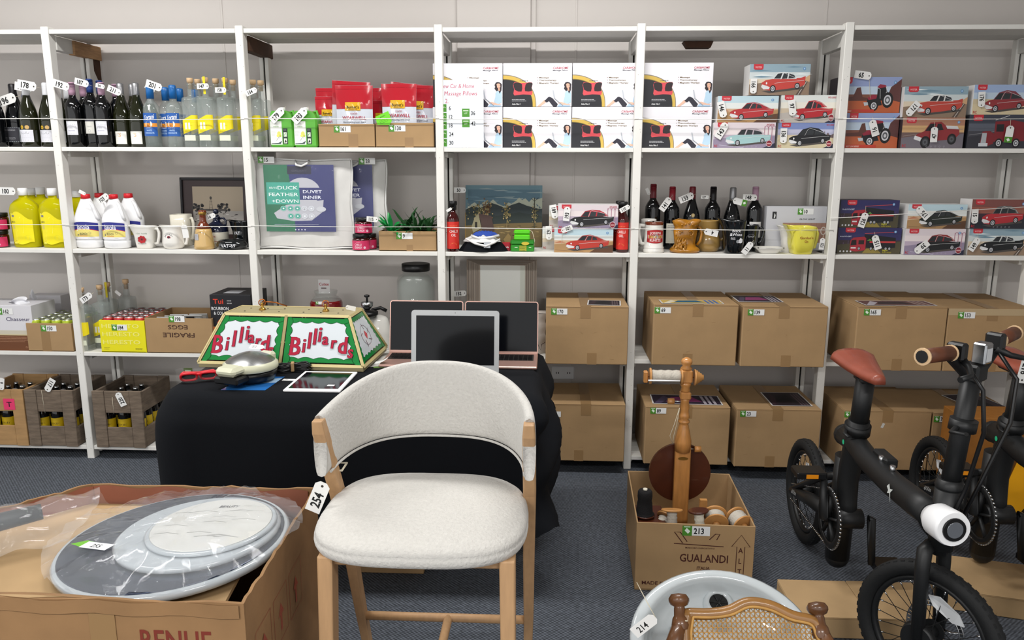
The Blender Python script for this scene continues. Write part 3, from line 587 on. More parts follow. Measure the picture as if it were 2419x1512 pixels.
# ================================================================ massage pillow boxes
def closed_box(name, label, x0, x1, y0, y1, z0, z1, mt='print', col='E8E6EA', cat='box', group=None, side=None, ch=.0015):
    t = thing(name, label, cat, ((x0+x1)/2, y0, z0), 0, group); W = (x1-x0)/2
    m = M(); m.box(-W, W, 0, y1-y0, 0, z1-z0, mt, ch, col); m.build('box_body', t); return t
def pillow_art(t, W, H):
    m = M(); p = Pr(m, front(-W/2, 0, -.0003)); S = lambda pts: [(a*W, b*H) for a, b in pts]
    def curve(o, n=14): return [(a, b) for a, b in [((.0+.47*(1-math.cos(i/n*PI/2))*1.0*o+.0), 0) for i in range(n)]]
    arc = lambda k, sx: [((.0+sx*math.sin(i/16*PI/2)), (.74+k)*math.cos(i/16*PI/2)**.8 if i < 16 else 0) for i in range(17)]
    p.poly(S([(0, 0)]+arc(.0, .485)), '8A8070'); p.poly(S([(0, 0)]+arc(-.02, .475)), 'CFAE50'); p.poly(S([(0, 0)]+arc(-.10, .435)), '7A6A30'); p.poly(S([(0, 0)]+arc(-.115, .43)), '232328')
    p.poly(S([(.16, .56), (.20, .565), (.24, .55), (.33, .55), (.37, .565), (.42, .56), (.43, .53), (.415, .42), (.43, .33), (.42, .27), (.37, .28), (.29, .285), (.21, .27), (.165, .26), (.15, .3), (.16, .4), (.145, .5)]), 'D44A52')
    p.poly(S([(.165, .55), (.2, .56), (.25, .545), (.275, .52), (.28, .42), (.27, .35), (.22, .35), (.17, .39), (.155, .46), (.15, .52)]), '2A1C20'); p.poly(S([(.42, .555), (.385, .56), (.34, .54), (.325, .5), (.315, .42), (.32, .36), (.37, .35), (.42, .365), (.415, .45), (.43, .52)]), '2A1C20')
    p.text('CHM-8018', .3*W, .585*H, .0042, '44444A', al='c', w=.12*W); p.text('CAR&HOME', .72*W, .865*H, .0095, 'B8304A', w=.22*W, shear=.25, bold=.03); p.text('Massage Pillow', .72*W, .82*H, .006, '3A3A48', w=.215*W, shear=.25, bold=.03)
    for k, s in enumerate(('Massage', 'Thermotherapy', 'Magnetic Therapy')):
        v = (.655-.062*k)*H; p.ell(.505*W, v+.003, .0016, .0016, '7A3040', 8); p.text(s, .525*W, v, .0062, '7A6440', w=(.14, .25, .285)[k]*W, bold=.02)
    smalltext(p, .13*W, .34*W, .16*H, 2, .006, 'C8C8CC', .0018, 9); p.text('Asia No:1', .13*W, .045*H, .0072, 'F0F0F0', w=.12*W, bold=.035)
    # the seated woman with the laptop
    p.poly(S([(.5, .0), (.535, .0), (.56, .03), (.64, .12), (.6, .16), (.55, .08), (.5, .015)]), 'E4B8A0'); p.poly(S([(.6, .13), (.66, .225), (.68, .23), (.72, .2), (.8, .06), (.78, 0), (.735, 0), (.67, .13), (.64, .10)]), '2A2834')
    p.poly(S([(.79, 0), (.97, 0), (.985, .06), (.9, .08), (.82, .06)]), 'A8C4DC'); p.poly(S([(.88, .12), (.9, .25), (.9, .32), (.93, .37), (.975, .38), (.99, .3), (.99, .1), (.92, .05)]), 'B4D0E4')
    p.poly(S([(.80, .09), (.84, .115), (.93, .07), (.98, .06), (.97, .035), (.86, .045)]), 'E4B8A0'); p.poly(S([(.72, .38), (.735, .38), (.76, .2), (.74, .19)]), 'B8BCC4'); p.poly(S([(.74, .19), (.76, .19), (.88, .03), (.87, .02)]), '8E929A')
    p.poly(S([(.905, .56), (.93, .57), (.965, .56), (.99, .52), (.985, .38), (.96, .3), (.94, .38), (.915, .36), (.885, .42), (.895, .46), (.885, .5)]), '2A2026'); p.poly(S([(.915, .52), (.935, .54), (.965, .53), (.97, .46), (.95, .42), (.925, .44)]), 'E0B098')
    p.line(S([(.935, .455), (.945, .45), (.955, .457)]), .0012, 'C04A50'); p.ell(.93*W, .495*H, .001, .001, '222222', 6); p.ell(.952*W, .495*H, .001, .001, '222222', 6); p.poly(S([(.935, .42), (.96, .44), (.965, .37), (.94, .37)]), 'DCA88E')
    return m.build('box_print', t)
Yp = .052; proto = None
cols = [(1023, 1187.5, 1023, 1187.5, 'leftmost column, partly behind the white notice'), (1188.5, 1351.5, 1188.5, 1350, 'second column from the left'), (1352.5, 1516, 1351, 1512, 'column left of the fourth white post'), (1519, 1684.5, 1513, 1681, 'column right of the fourth white post')]
for k, (a0, a1, b0, b1, nm) in enumerate(cols):
    for row in (0, 1):
        x0, x1 = (at(b0, 300, Yp).x, at(b1, 300, Yp).x) if row == 0 else (at(a0, 200, Yp).x, at(a1, 200, Yp).x)
        z0 = Z1 if row == 0 else Z1+.183; h = .182 if row == 0 else .1912
        t = closed_box('massage_pillow_box', 'white massage pillow box, %s row, %s' % (('bottom', 'top')[row], nm), x0, x1-.0008, Yp, Yp+.125, z0, z0+h, group='boxed massage pillows'); pillow_art(t, x1-x0-.001, h)
# the paper notice with lot stickers
a, b = at(1045, 348, .012), at(1142, 190, .012); t = thing('paper_notice', 'white paper notice with red handwriting and a list of green lot stickers', 'notice', (a.x, .012, Z1+.0003)); W, H = .21, .298; x0 = b.x-a.x-W
m = M(); m.box(x0, x0+W, 0, .0006, 0, H, 'paper', 0, 'DFE3E8'); m.build('notice_sheet', t)
m = M(); p = Pr(m, front(x0, 0, -.0002), 'paper'); o_ = -x0; R = 'C03458'
p.text('New Car & Home', .012, .262, .019, R, w=.155, shear=.1, bold=-.004); p.text('Massage Pillows', .032, .23, .019, R, w=.148, shear=.1, bold=-.004); p.text('2.', .036, .196, .02, R, bold=-.004)
m.build('handwriting', t)
for i, n in enumerate(('6', '12', '18', '24', '30')):
    m = M(); p = Pr(m, front(x0, 0, -.0003), 'paper'); v = .158-i*.0385; p.rect(.014, v, .041, v+.034, '4E8E34'); p.line([(.018, v+.008), (.03, v+.022), (.037, v+.018)], .003, 'C4D8B8'); p.text(n, .052, v+.008, .018, '2A2A2A', bold=.012); m.build('lot_sticker', t)
for n, v in (('36', .136), ('42', .09)):
    m = M(); p = Pr(m, front(x0, 0, -.0003), 'paper'); p.rect(.112, v, .146, v+.036, '4E8E34'); p.text('LOT', .129, v+.012, .007, 'D4E4CC', al='c', bold=.03); p.rect(.117, v+.025, .141, v+.029, 'D4E4CC'); p.text(n, .153, v+.008, .018, '2A2A2A', bold=.012); m.build('lot_sticker', t)
# ================================================================ boxed model vehicles
def sky(p, W, H, st):
    top_, mid, low, gr = {'coast': ('8CA4B0', 'C8D0D0', 'D8C8B0', '8A7460'), 'desert': ('B8D0D8', 'DCE0DC', 'C8A888', 'A88458'), 'arch': ('D8CCD0', 'E4D8D8', 'B8A8B8', '8E8298'), 'castle': ('7888B8', 'B8B8D0', 'D8C8A8', 'C8BC9C'), 'mars': ('8E9CC4', 'B8C8D8', '7A4A3A', 'B45A34'), 'dusk': ('A87860', 'C8A070', '6A5450', '6E6870'), 'night': ('2A2858', '302C5A', '3A2C30', '4A4430'), 'road': ('3A3E4A', '565A66', '3C3C44', '2E2E36'), 'pale': ('D8DCD8', 'E4E0D4', 'C8B8A0', 'B8B0A8'), 'rust': ('7A4A44', '94584A', '3A2A34', '22242E'), 'sand': ('9AAED0', 'B8C8D8', 'C8B898', 'D0C09C')}[st]
    p.rect(0, 0, W, H, gr); p.poly([(0, .34*H), (.3*W, .42*H), (.62*W, .38*H), (W, .48*H), (W, H), (0, H)], low); p.rect(0, .52*H, W, H, mid); p.rect(0, .74*H, W, H, top_)
    r = random.Random(int(W*1e5))
    if st == 'coast':
        for i in range(6): v = r.uniform(.5, .95)*H; u = r.uniform(0, .7)*W; p.poly([(u, v), (u+.15*W, v+.04*H), (u+.35*W, v), (u+.15*W, v-.02*H)], '6E8C9C' if i % 2 else 'DCE4E4')
        p.poly([(.78*W, 0), (.86*W, 0), (.97*W, .42*H), (.93*W, .45*H)], '5A4A40'); p.line([(.82*W, 0), (.95*W, .44*H)], .0016, 'E8E4DC'); p.poly([(.88*W, .5*H), (W, .42*H), (W, .66*H)], 'C8A078')
    elif st == 'desert':
        p.poly([(.6*W, 0), (W, 0), (W, .34*H), (.86*W, .28*H), (.7*W, .16*H)], '5A3C28'); p.poly([(.0, .4*H), (.1*W, .5*H), (.2*W, .42*H)], 'B87858'); p.line([(.02*W, .1*H), (.5*W, .03*H)], .002, '8A6A48')
    elif st == 'arch':
        for i in range(3): u = (.82+.06*i)*W; p.rect(u, .3*H, u+.012*W, .85*H, 'A87888'); p.ring(u+.035*W, .78*H, .03*W, .1*H, .01*W, 'A87888', a0=0, a1=PI)
        p.line([(.1*W, .12*H), (.5*W, .02*H)], .0015, 'C8C4D4')
    elif st == 'castle': p.poly([(.8*W, .45*H), (.82*W, .7*H), (.84*W, .5*H), (.88*W, .62*H), (.92*W, .5*H), (W, .6*H), (W, .4*H)], '6A5A5A')
    elif st == 'mars':
        p.poly([(.78*W, .4*H), (.84*W, .72*H), (W, .95*H), (W, .3*H)], '5A3432'); p.poly([(0, .42*H), (.25*W, .46*H), (.3*W, .7*H), (.36*W, .72*H), (.4*W, .44*H), (.6*W, .4*H), (.6*W, .34*H), (0, .34*H)], '5A342C')
    elif st == 'night':
        for i in range(16): u = r.uniform(0, 1)*W; p.rect(u, .36*H, u+.012*W, (.4+r.random()*.22)*H, '54405A')
        p.poly([(.4*W, .02*H), (.7*W, .02*H), (.62*W, .22*H), (.46*W, .2*H)], '8A7A3A')
    elif st in ('dusk', 'road'): p.line([(.02*W, .4*H), (.4*W, .5*H), (.98*W, .62*H)], .0016, '8A8A8E' if st == 'road' else '9A8A84')
def wheel(p, u, v, r, rim='C8C8CC', sx=.82): p.ell(u, v, r*sx, r, '141416'); p.ell(u-.0004, v, r*.66*sx, r*.66, rim); p.ell(u-.0004, v, r*.46*sx, r*.46, '55585C'); p.ell(u-.0004, v, r*.24*sx, r*.24, rim)
def car(p, W, H, body, roof, kind='classic', x0=.2, x1=.93, trim='D8D8D8'):
    X = lambda a: (x0+(x1-x0)*a)*W; S = lambda L: [(X(a), b*H) for a, b in L]
    if kind == 'tractor':
        p.poly(S([(.1, .3), (.14, .42), (.38, .5), (.5, .44), (.6, .22), (.2, .16)]), '1A1A1E'); p.poly(S([(.12, .42), (.3, .52), (.42, .48), (.4, .4), (.16, .36)]), body); p.poly(S([(.42, .4), (.42, .7), (.66, .74), (.74, .6), (.7, .42), (.56, .34)]), '16161A'); p.poly(S([(.4, .72), (.48, .8), (.66, .78), (.7, .73), (.5, .69)]), body)
        p.line(S([(.42, .7), (.5, .66), (.52, .4)]), .0016, trim); p.line(S([(.68, .74), (.72, .6), (.6, .42)]), .002, trim); p.poly(S([(.0, .3), (.14, .3), (.16, .22), (.04, .2)]), 'B8BCC0'); wheel(p, X(.76), .36*H, .22*H, sx=.72); wheel(p, X(.34), .2*H, .15*H); return
    if kind == 'truck':
        p.poly(S([(.3, .25), (.3, .75), (.98, .62), (.98, .24), (.6, .18)]), '17171C'); p.line(S([(.3, .78), (.98, .84)]), .002, 'C84A4A'); p.rect(X(.42), .42*H, X(.98), .49*H, 'B83A3A'); p.poly(S([(.36, .5), (.42, .58), (.48, .5)]), '5A8A3A')
        p.poly(S([(.0, .12), (.0, .5), (.06, .62), (.3, .66), (.34, .6), (.34, .14), (.14, .08)]), body); p.poly(S([(.01, .32), (.03, .52), (.13, .54), (.14, .34)]), '1A1416'); p.rect(X(.18), .36*H, X(.3), .52*H, '2A1A1C'); p.rect(X(.02), .2*H, X(.13), .25*H, trim)
        for a in (.2, .46, .54, .78, .86): wheel(p, X(a), .2*H, .07*H)
        return
    if kind == 'rig':
        p.poly(S([(.3, .2), (.3, .8), (.7, .84), (.98, .76), (.98, .22)]), body); p.poly(S([(.34, .5), (.34, .72), (.5, .72), (.5, .5)]), '1A1A1E'); p.poly(S([(.0, .1), (.04, .5), (.2, .52), (.3, .44), (.3, .14), (.16, .06)]), body); p.poly(S([(.02, .12), (.04, .46), (.14, .46), (.14, .12)]), 'A8ACB0'); p.rect(X(-.02), .06*H, X(.18), .16*H, 'C8CCD0'); p.line(S([(.3, .84), (.6, .98)]), .002, trim); wheel(p, X(.42), .16*H, .14*H); wheel(p, X(.8), .16*H, .14*H); return
    if kind == 'pickup':
        p.poly(S([(.0, .3), (.06, .46), (.22, .56), (.34, .84), (.58, .86), (.72, .7), (.98, .66), (1., .46), (.9, .3), (.3, .22)]), body); p.poly(S([(.24, .56), (.34, .8), (.46, .8), (.42, .58)]), '1A1A1E'); p.poly(S([(.48, .58), (.5, .8), (.58, .8), (.64, .6)]), '1A1A1E'); p.poly(S([(.68, .74), (.94, .72), (.98, .62), (.72, .64)]), 'D0D0D0'); p.poly(S([(.0, .3), (.02, .42), (.18, .34), (.16, .22)]), trim); wheel(p, X(.26), .2*H, .2*H, '3A3A3E'); wheel(p, X(.84), .3*H, .18*H, '3A3A3E'); return
    fin = .06 if kind == 'fin' else 0
    p.poly(S([(.02, .12), (.2, .06), (.98, .2), (.98, .26), (.5, .2)]), '4A4440')
    p.poly(S([(0, .26), (.01, .4), (.1, .48), (.26, .52), (.7, .54), (.9, .5+fin), (1., .52+fin*1.5), (.99, .34), (.9, .27), (.6, .2), (.24, .14), (.06, .17)]), body)
    R = {'classic': [(.24, .51), (.34, .74), (.5, .79), (.68, .77), (.8, .66), (.88, .54)], 'muscle': [(.26, .51), (.38, .73), (.56, .77), (.72, .7), (.94, .52)], 'round': [(.2, .5), (.32, .74), (.5, .82), (.7, .78), (.84, .62), (.92, .5)], 'fin': [(.26, .52), (.36, .72), (.5, .75), (.66, .71), (.76, .58), (.8, .52)], 'coupe': [(.3, .5), (.4, .78), (.56, .82), (.72, .74), (.86, .56)]}[kind if kind in ('classic', 'muscle', 'round', 'fin', 'coupe') else 'classic']
    p.poly(S(R), roof); t0, t1, tn = R[0], R[1], R[-2]
    p.poly(S([(t0[0]+.02, t0[1]+.01), (t1[0]+.005, t1[1]-.03), (t1[0]+.11, t1[1]-.01), (t0[0]+.17, t0[1]+.01)]), '22262A'); p.poly(S([(t0[0]+.2, .52), (t1[0]+.14, t1[1]-.02), (.6, .7), (.58, .53)]), '2C3034'); p.poly(S([(.61, .53), (.625, .7), (tn[0]-.02, .64), (tn[0]+.01, .55)]), '2C3034')
    p.line(S([(t0[0]+.18, .5), (t1[0]+.12, t1[1]-.02), (R[2][0], R[2][1]-.03), (tn[0], tn[1]-.02), (R[-1][0]-.02, .53)]), .0011, trim)
    p.line(S([(.3, .38), (.6, .43), (.97, .47)]), .0011, trim); p.poly(S([(.0, .26), (.02, .34), (.12, .3), (.2, .25), (.18, .19), (.06, .18)]), trim); p.ell(X(.12), .38*H, .012*W*(x1-x0)*1.4, .04*H, 'E8E8E8', 10)
    wheel(p, X(.27), .2*H, .12*H); wheel(p, X(.82), .29*H, .105*H)
def model_box(label, pl, pr, pt, pb, Y, style, body, roof, kind, dp=.11, edge='E4E2E0', logo=0, model=None, medal=False, X=(.2, .93), num=None, h=None, e=None, sidec=None, H=None, z0=None, grn=False, black=False, tagY=None):
    a, b = at(pl, pb, Y), at(pr, pt, Y); zz = z0 if z0 is not None else a.z; W = b.x-a.x; H = H or b.z-zz
    t = closed_box('model_vehicle_box', label, a.x, b.x, Y, Y+dp, zz, zz+H, col=sidec or edge, group='boxed model vehicles')
    m = M(); p = Pr(m, front(-W/2, 0, -.0003)); sky(p, W, H, style)
    car(p, W, H, body, roof, kind, *X)
    u = .06*W+logo*W
    p.poly([(u, .86*H), (u+.02*W, .82*H), (u+.14*W, .82*H), (u+.16*W, .86*H), (u+.16*W, H), (u, H)], 'C02C38'); p.text('WSTER', u+.08*W, .87*H, .06*H, 'E8B8B8', al='c', w=.11*W)
    if model: p.text(model, .97*W, .88*H, .07*H, 'B84A58', al='r', maxw=.22*W, shear=.2, bold=.02)
    else: p.ell(.9*W, .85*H, .022*W, .05*H, '5A88B8'); p.ell(.9*W, .85*H, .012*W, .028*H, 'A8C4DC')
    if medal: p.poly([(.8*W, 0), (W, 0), (W, .2*H)], '22243A'); p.ell(.91*W, .18*H, .05*W, .13*H, 'E0D8D8'); p.ell(.91*W, .18*H, .045*W, .115*H, '84202E'); p.rect(.875*W, .15*H, .945*W, .2*H, 'C89898')
    if medal or black:
        for i in range(5): p.ring((.42+.07*i)*W, .06*H, .012*W, .03*H, .0006, 'B8B8BC', 10)
        p.text('RC', .02*W, .04*H, .09*H, 'B83038', bold=.04, maxw=.08*W)
    if style == 'mars': p.rect(.0, .02*H, .6*W, .1*H, 'B83A2A'); p.text('BEST CAR SERIES', .03*W, .035*H, .045*H, 'E8C8B8', maxw=.34*W, shear=.3)
    if style == 'night':
        p.text('Model:WS-6288T', .03*W, .64*H, .055*H, 'C8CCE0', maxw=.24*W, bold=.03); p.text('ENJOY', .72*W, .1*H, .06*H, 'D8D040', bold=.04); p.text('MUSIC WORLD', .72*W, .03*H, .045*H, 'B8A838', maxw=.22*W)
        for i in range(4): p.ell((.05+.055*i)*W, .09*H, .014*W, .035*H, 'D0D0D4')
    m.build('box_print', t)
    if num is not None or grn: tagpx(t, h, e, num or '', tagY if tagY is not None else Y-.008, grn=grn, back=not num, to=(h[0], pt+2) if h[1] < e[1] else (h[0]-1, pb-7))
    return t
zr = lambda pb, px, Y: at(px, pb, Y).z
YA = .056
b1 = model_box('model car box with pale turquoise car, lot tag 143, on the shelf', 1684, 1833, 289, 348, .03, 'arch', '9CC0C0', 'B8A8B0', 'classic', model='WS-8520', medal=1, num='143', h=(1716, 291), e=(1694, 326), z0=Z1, H=.1125)
model_box('model car box with black saloon, lot tag 136, on the shelf', 1835, 1974, 289, 348, .052, 'castle', '16171C', '16171C', 'round', model='WS-3005', medal=1, num='136', h=(1850, 338), e=(1852, 303), z0=Z1, H=.1125)
model_box('model car box with red muscle car, lot tag 146, upper row', 1694, 1840, 229, 288, .035, 'desert', 'B02C30', 'A02830', 'muscle', num='146', h=(1710, 277), e=(1702, 240), z0=Z1+.113, H=.115)
model_box('model car box with red coupe, lot tag 97, upper row', 1842, 1979, 226, 288, .052, 'pale', 'B0242C', 'B0242C', 'coupe', model='WS-3005', medal=1, num='97', h=(1873, 273), e=(1870, 236), z0=Z1+.113, H=.12)
model_box('model car box with red and white finned car, lot tag 166, topmost', 1768, 1915, 158, 227, .05, 'coast', 'C04038', 'D8DCDC', 'fin', num='166', h=(1779, 221), e=(1781, 186), z0=Z1+.2335, H=.133)
model_box('tractor box with lot tag 16 on the shelf', 1994, 2126, 267, 347, YA, 'mars', '8E2438', '8E2438', 'tractor', sidec='221C22', num='16', h=(2060, 284), e=(2069, 321), z0=Z1, H=.155, X=(.24, .92))
model_box('tractor box with lot tag 65 standing on the other tractor box', 1975, 2131, 187, 266, YA+.002, 'mars', '8E2438', '8E2438', 'tractor', sidec='221C22', num='65', h=(2058, 180), e=(2019, 175), z0=Z1+.1555, H=.155, X=(.42, .92))
model_box('red pickup box with lot tag 47 on the shelf', 2127, 2281, 278, 347, .03, 'dusk', '8A2C30', '8A2C30', 'pickup', sidec='3A3034', black=1, num='47', h=(2208, 300), e=(2205, 336), z0=Z1, H=.134)
model_box('red and white finned car box with lot tag 171 on the pickup box', 2131, 2288, 211, 277, .032, 'coast', 'B84438', 'D8D8D4', 'fin', num='171', h=(2143, 272), e=(2170, 242), z0=Z1+.1345, H=.133)
model_box('red road truck box with a green marked tag on the shelf', 2283, 2440, 271, 347, .03, 'road', '7A2028', '7A2028', 'rig', sidec='2A2C34', h=(2388, 297), e=(2380, 337), z0=Z1, H=.146, grn=True)
model_box('red saloon box with lot tag 176 on the road truck box', 2295, 2440, 208, 270, .032, 'sand', '8E3034', '7A3844', 'round', black=1, num='176', h=(2318, 253), e=(2320, 217), z0=Z1+.1465, H=.128)
# ================================================================ shelf two
def jar(px, py, Y, z, label, r=.037, H=.075, group='pink chilli crunch jars', xo=0):
    x = at(px, py, Y).x+xo; t = thing('chilli_jar', label, 'jar', (x, Y, z), 0, group)
    m = M(); m.lathe([(r*.93, 0), (r, .004), (r, H*.66), (r*.93, H*.74), (r*.86, H*.76)], 'red_liquid', 24); m.build('jar_body', t)
    m = M(); m.lathe([(r*.9, H*.77), (r*.95, H*.78), (r*.95, H*.98), (r*.9, H)], 'black_plastic', 24); m.build('lid', t)
    m = M(); p = Pr(m, cyl(r+.0004, 0)); p.curved = True; p.rect(-r*1.5, H*.06, r*1.5, H*.62, 'C8305E', 14); p.text('HOUSE OF', -.004, H*.5, .004, 'E8A0B8', al='c'); p.text('CHILLI', -.006, H*.32, .010, 'F0D8E0', al='c', bold=.03, w=.034); p.text('CRUNCH', -.006, H*.15, .010, 'F0D8E0', al='c', bold=.03, w=.036); p.ell(.026, H*.2, .006, .006, 'E8B8C8'); m.build('label', t); return t
jar(-3, 560, .06, Z2, 'pink chilli jar at the left edge, lower of two stacked', .045, .083); jar(-4, 520, .065, Z2+.0836, 'pink chilli jar at the left edge, upper of two stacked', .045, .083)
def detergent(px, Y, label, H=.285, tg=None):
    x = at(px, 520, Y).x; t = thing('detergent_bottle', label, 'bottle', (x, Y, Z2), 0, 'yellow lemon detergent bottles'); k = H/.285
    m = M(); m.lathe([(.062, 0), (.067, .005), (.07, .06), (.073, .13), (.074, .18), (.066, .205), (.045, .225), (.026, .235), (.021, .24), (.020, .262*k)], 'yellow_liquid', 28, sy=.6); m.build('bottle_body', t)
    m = M(); m.lathe([(.0205, .25*k), (.0215, .251*k), (.021, .284*k), (.019, .285*k)], 'white_plastic', 20); m.build('cap', t)
    m = M(); p = Pr(m, cyl(.0742, 0, .0448)); p.curved = True
    p.band(-.05, .06, lambda s: .022+.006*math.cos(s*7), lambda s: .155+.02*math.sin(s*5), 'F0E000', 16); p.poly([(-.055, .14), (-.055, .166), (-.03, .166), (-.022, .155), (-.026, .02), (-.046, .02)], 'F2E860'); p.rect(-.046, .148, -.030, .158, '7A7A80'); p.text('LEMON', -.053, .12, .009, '4A4420', bold=.03, w=.026); p.rect(-.045, .09, -.030, .11, 'D8C860'); p.line([(-.045, .026), (-.03, .034), (-.012, .026)], .001, '6A6420'); p.poly([(-.02, .08), (0, .15), (.02, .14), (.01, .07)], 'F6EE50'); p.ell(.03, .05, .016, .012, 'E8DC20'); m.build('label', t)
    return t
detergent(103, .2, 'lemon detergent bottle behind, between the two front ones'); detergent(80, .2, 'lemon detergent bottle behind the leftmost front one', .28); detergent(188, .19, 'lemon detergent bottle right behind the first white post', .27)
t = detergent(61, .08, 'yellow lemon detergent bottle with lot tag 100, leftmost in front'); tagpx(t, (36, 452), (-2, 451), '100', .03)
detergent(130, .08, 'yellow lemon detergent bottle touching the first white post')
def bleach(px, Y, label, art=0):
    x = at(px, 560, Y).x; t = thing('bleach_bottle', label, 'bottle', (x, Y, Z2), 0, 'white bleach bottles with red caps')
    m = M(); m.lathe([(.056, 0), (.064, .006), (.066, .03), (.066, .035), (.062, .04), (.066, .046), (.067, .13), (.066, .14), (.06, .155), (.05, .18), (.036, .21), (.024, .235), (.019, .24)], 'white_plastic', 28, sy=.72); m.build('bottle_body', t)
    m = M(); m.tube([(.024, -.012, .222), (.04, -.02, .205), (.053, -.025, .175), (.06, -.025, .15), (.062, -.015, .135)], [.006, .0075, .008, .008, .006], 'white_plastic', 10); m.build('handle', t)
    m = M(); m.lathe([(.02, .236), (.0215, .237), (.0205, .256), (.018, .258)], 'red_plastic', 20); m.build('cap', t)
    m = M(); p = Pr(m, cyl(.0674, 0, .0487)); p.curved = True; a0, a1 = (-.075, .075)
    p.rect(a0, .045, a1, .128, 'E6E4E6', 16); p.band(a0, a1, lambda s: .083+.012*math.sin(s*PI), lambda s: .12+.008*math.sin(s*PI), '2A2E86', 16); p.band(a0, a1, lambda s: .056, lambda s: .083+.012*math.sin(s*PI), 'E8D878', 16)
    p.band(a0, a1, lambda s: .081+.012*math.sin(s*PI), lambda s: .084+.012*math.sin(s*PI), 'C83A4A', 16)
    p.text('Janola', -.036, .092, .024, 'ECECF2', w=.066, bold=.05); p.text('BLEACH', -.020, .066, .0105, '3A3A40', w=.036, bold=.04, shear=.2); p.rect(-.02, .06, .018, .0625, 'C84A3A', 4); p.ring(.03, .075, .0055, .0055, .001, '4A4A5A', 12); p.ell(-.03, .066, .004, .004, '6A6A70', 10); smalltext(p, .02, .04, .05, 1, .004, '9A9AA4', .001); m.build('label', t)
    return t
bleach(244, .20, 'white bleach bottle behind, between the two front ones'); bleach(312, .17, 'white bleach bottle behind and right of the front pair')
t = bleach(212, .07, 'white bleach bottle at the left front, next to the first post'); tagpx(t, (202, 459), (171, 443), '', -.012, back=True, string=False, s=.5)
t = bleach(277, .06, 'white bleach bottle at the right front carrying lot tag 103'); t.rotation_euler = (0, 0, -.12); tagpx(t, (259, 461), (233, 478), '103', .0)
# ---- jugs
def jug(name, label, px, Y, z, H, R, m_, prof=None, hs=1, sq=0, spout=-1, handle=True, art=None, sx=1, rz=0, group=None, cat='jug', hr=.006, py=570, xo=0, hz=(.2, .85), hx=.5, inner=True, am='print', ar=None, sy=1):
    x = at(px, py, Y).x+xo; t = thing(name, label, cat, (x, Y, z), rz, group); P = [(r*R, a*H) for r, a in (prof or [(.8, 0), (.86, .02), (.9, .2), (.95, .6), (.98, .98), (1., 1.), (.94, 1.), (.9, .96), (.86, .3), (.8, .08), (.001, .07)])]
    m = M(); n = 32; m.lathe(P, m_, n, sx=sx, sy=sy, sq=sq, cap=False); v = []
    if spout:
        for q in m.v:
            X, Yy, Zz = q; f = max(0, (Zz/H-.72)/.28)**1.6; c = (X*spout)/(R*sx*.9)
            if f > 0 and c > 0: X += spout*R*.34*f*max(0, c)**4; Zz += H*.05*f*max(0, c)**4
            v.append((X, Yy, Zz))
        m.v = v
    m.lathe([(.001, .0005), (P[0][0], .0)], m_, n, sx=sx, sy=sy, sq=sq, cap=False); m.build('jug_body' if cat == 'jug' else 'mug_body', t)
    if handle:
        a, b = hz; s = hs; X0 = R*sx*.88; m = M(); L = R*hx
        m.tube([(s*X0, 0, b*H), (s*(X0+L*.7), 0, b*H+.004), (s*(X0+L), 0, (b*.8+a*.2)*H), (s*(X0+L*.95), 0, (a+b)/2*H), (s*(X0+L*.6), 0, (a*1.1)*H), (s*X0*.98, 0, a*H)], hr, m_, 10, flat=1.3); m.build('handle', t)
    if art: m = M(); p = Pr(m, cyl(*(ar or (R*sx*.97, 0, R*.97)), sq=sq), am); p.curved = True; art(p, H); m.build('jug_print', t)
    return t
def rose_art(p, H):
    p.text('Four Roses', 0, H*.66, .011, '8A9484', al='c', w=.05); 
    for i in range(7): p.ell(.013*math.cos(i*.9), H*.42+.012*math.sin(i*.9), .007, .007, 'B01C24')
    p.ell(0, H*.42, .005, .005, '6A0C14'); p.text('BOURBON', 0, H*.2, .006, '9A8A88', al='c', w=.038)
def arctext(p, s, cu, cv, r, hgt, col, a0, a1):
    for i, ch in enumerate(s):
        if ch == ' ': continue
        a = a0+(a1-a0)*(i+.5)/len(s); p.text(ch, cu+r*math.cos(a)-hgt*.35*math.sin(a)*1, cv+r*math.sin(a)+hgt*.0, hgt, col, al='c', rot=a-PI/2, bold=.03); p.k -= 1
    p.k += 1
def bac_art(p, H):
    arctext(p, 'BACARDI', 0, H*.5, .016, .007, '3A3A44', PI*.95, PI*.05); p.ell(0, H*.52, .0085, .0085, '8A2434'); p.ell(0, H*.52, .004, .005, '3A2030'); p.ring(0, H*.5, .017, .017, .0014, '55555E', a0=PI*1.1, a1=PI*1.9)
yJ = .07
jug('ceramic_jug', 'cream square jug with a red rose on the second shelf', 345, yJ, Z2, .106, .050, 'ceramic_white', sq=2.5, spout=-1, hs=1, hx=.5, art=rose_art, sx=.98, sy=.8, prof=[(.72, 0), (.78, .02), (.84, .2), (.93, .6), (1., .97), (1.02, 1.), (.95, 1.), (.9, .96), (.8, .3), (.74, .08), (.001, .07)], ar=(.0455, 0, .038))
t = jug('ceramic_jug', 'cream jug with a ring of letters and a blank white tag', 411, yJ-.01, Z2, .108, .053, 'ceramic_white', spout=-1, hs=1, hx=.45, art=bac_art, prof=[(.7, 0), (.8, .03), (.97, .15), (1., .3), (.93, .6), (.86, .8), (.9, .97), (.92, 1.), (.86, 1.), (.83, .96), (.86, .3), (.74, .1), (.001, .07)], ar=(.0505, 0)); tagpx(t, (434, 531), (440, 562), '', .0, back=True)
jug('ceramic_jug', 'tall plain off white square jug standing behind the cream jugs', 432, .2, Z2, .155, .047, 'ceramic_cream', sq=3, spout=0, hs=1, hx=.45, sx=.95, prof=[(.95, 0), (1., .02), (.98, .6), (.98, 1.), (.92, 1.), (.9, .96), (.86, .3), (.74, .1), (.001, .07)])
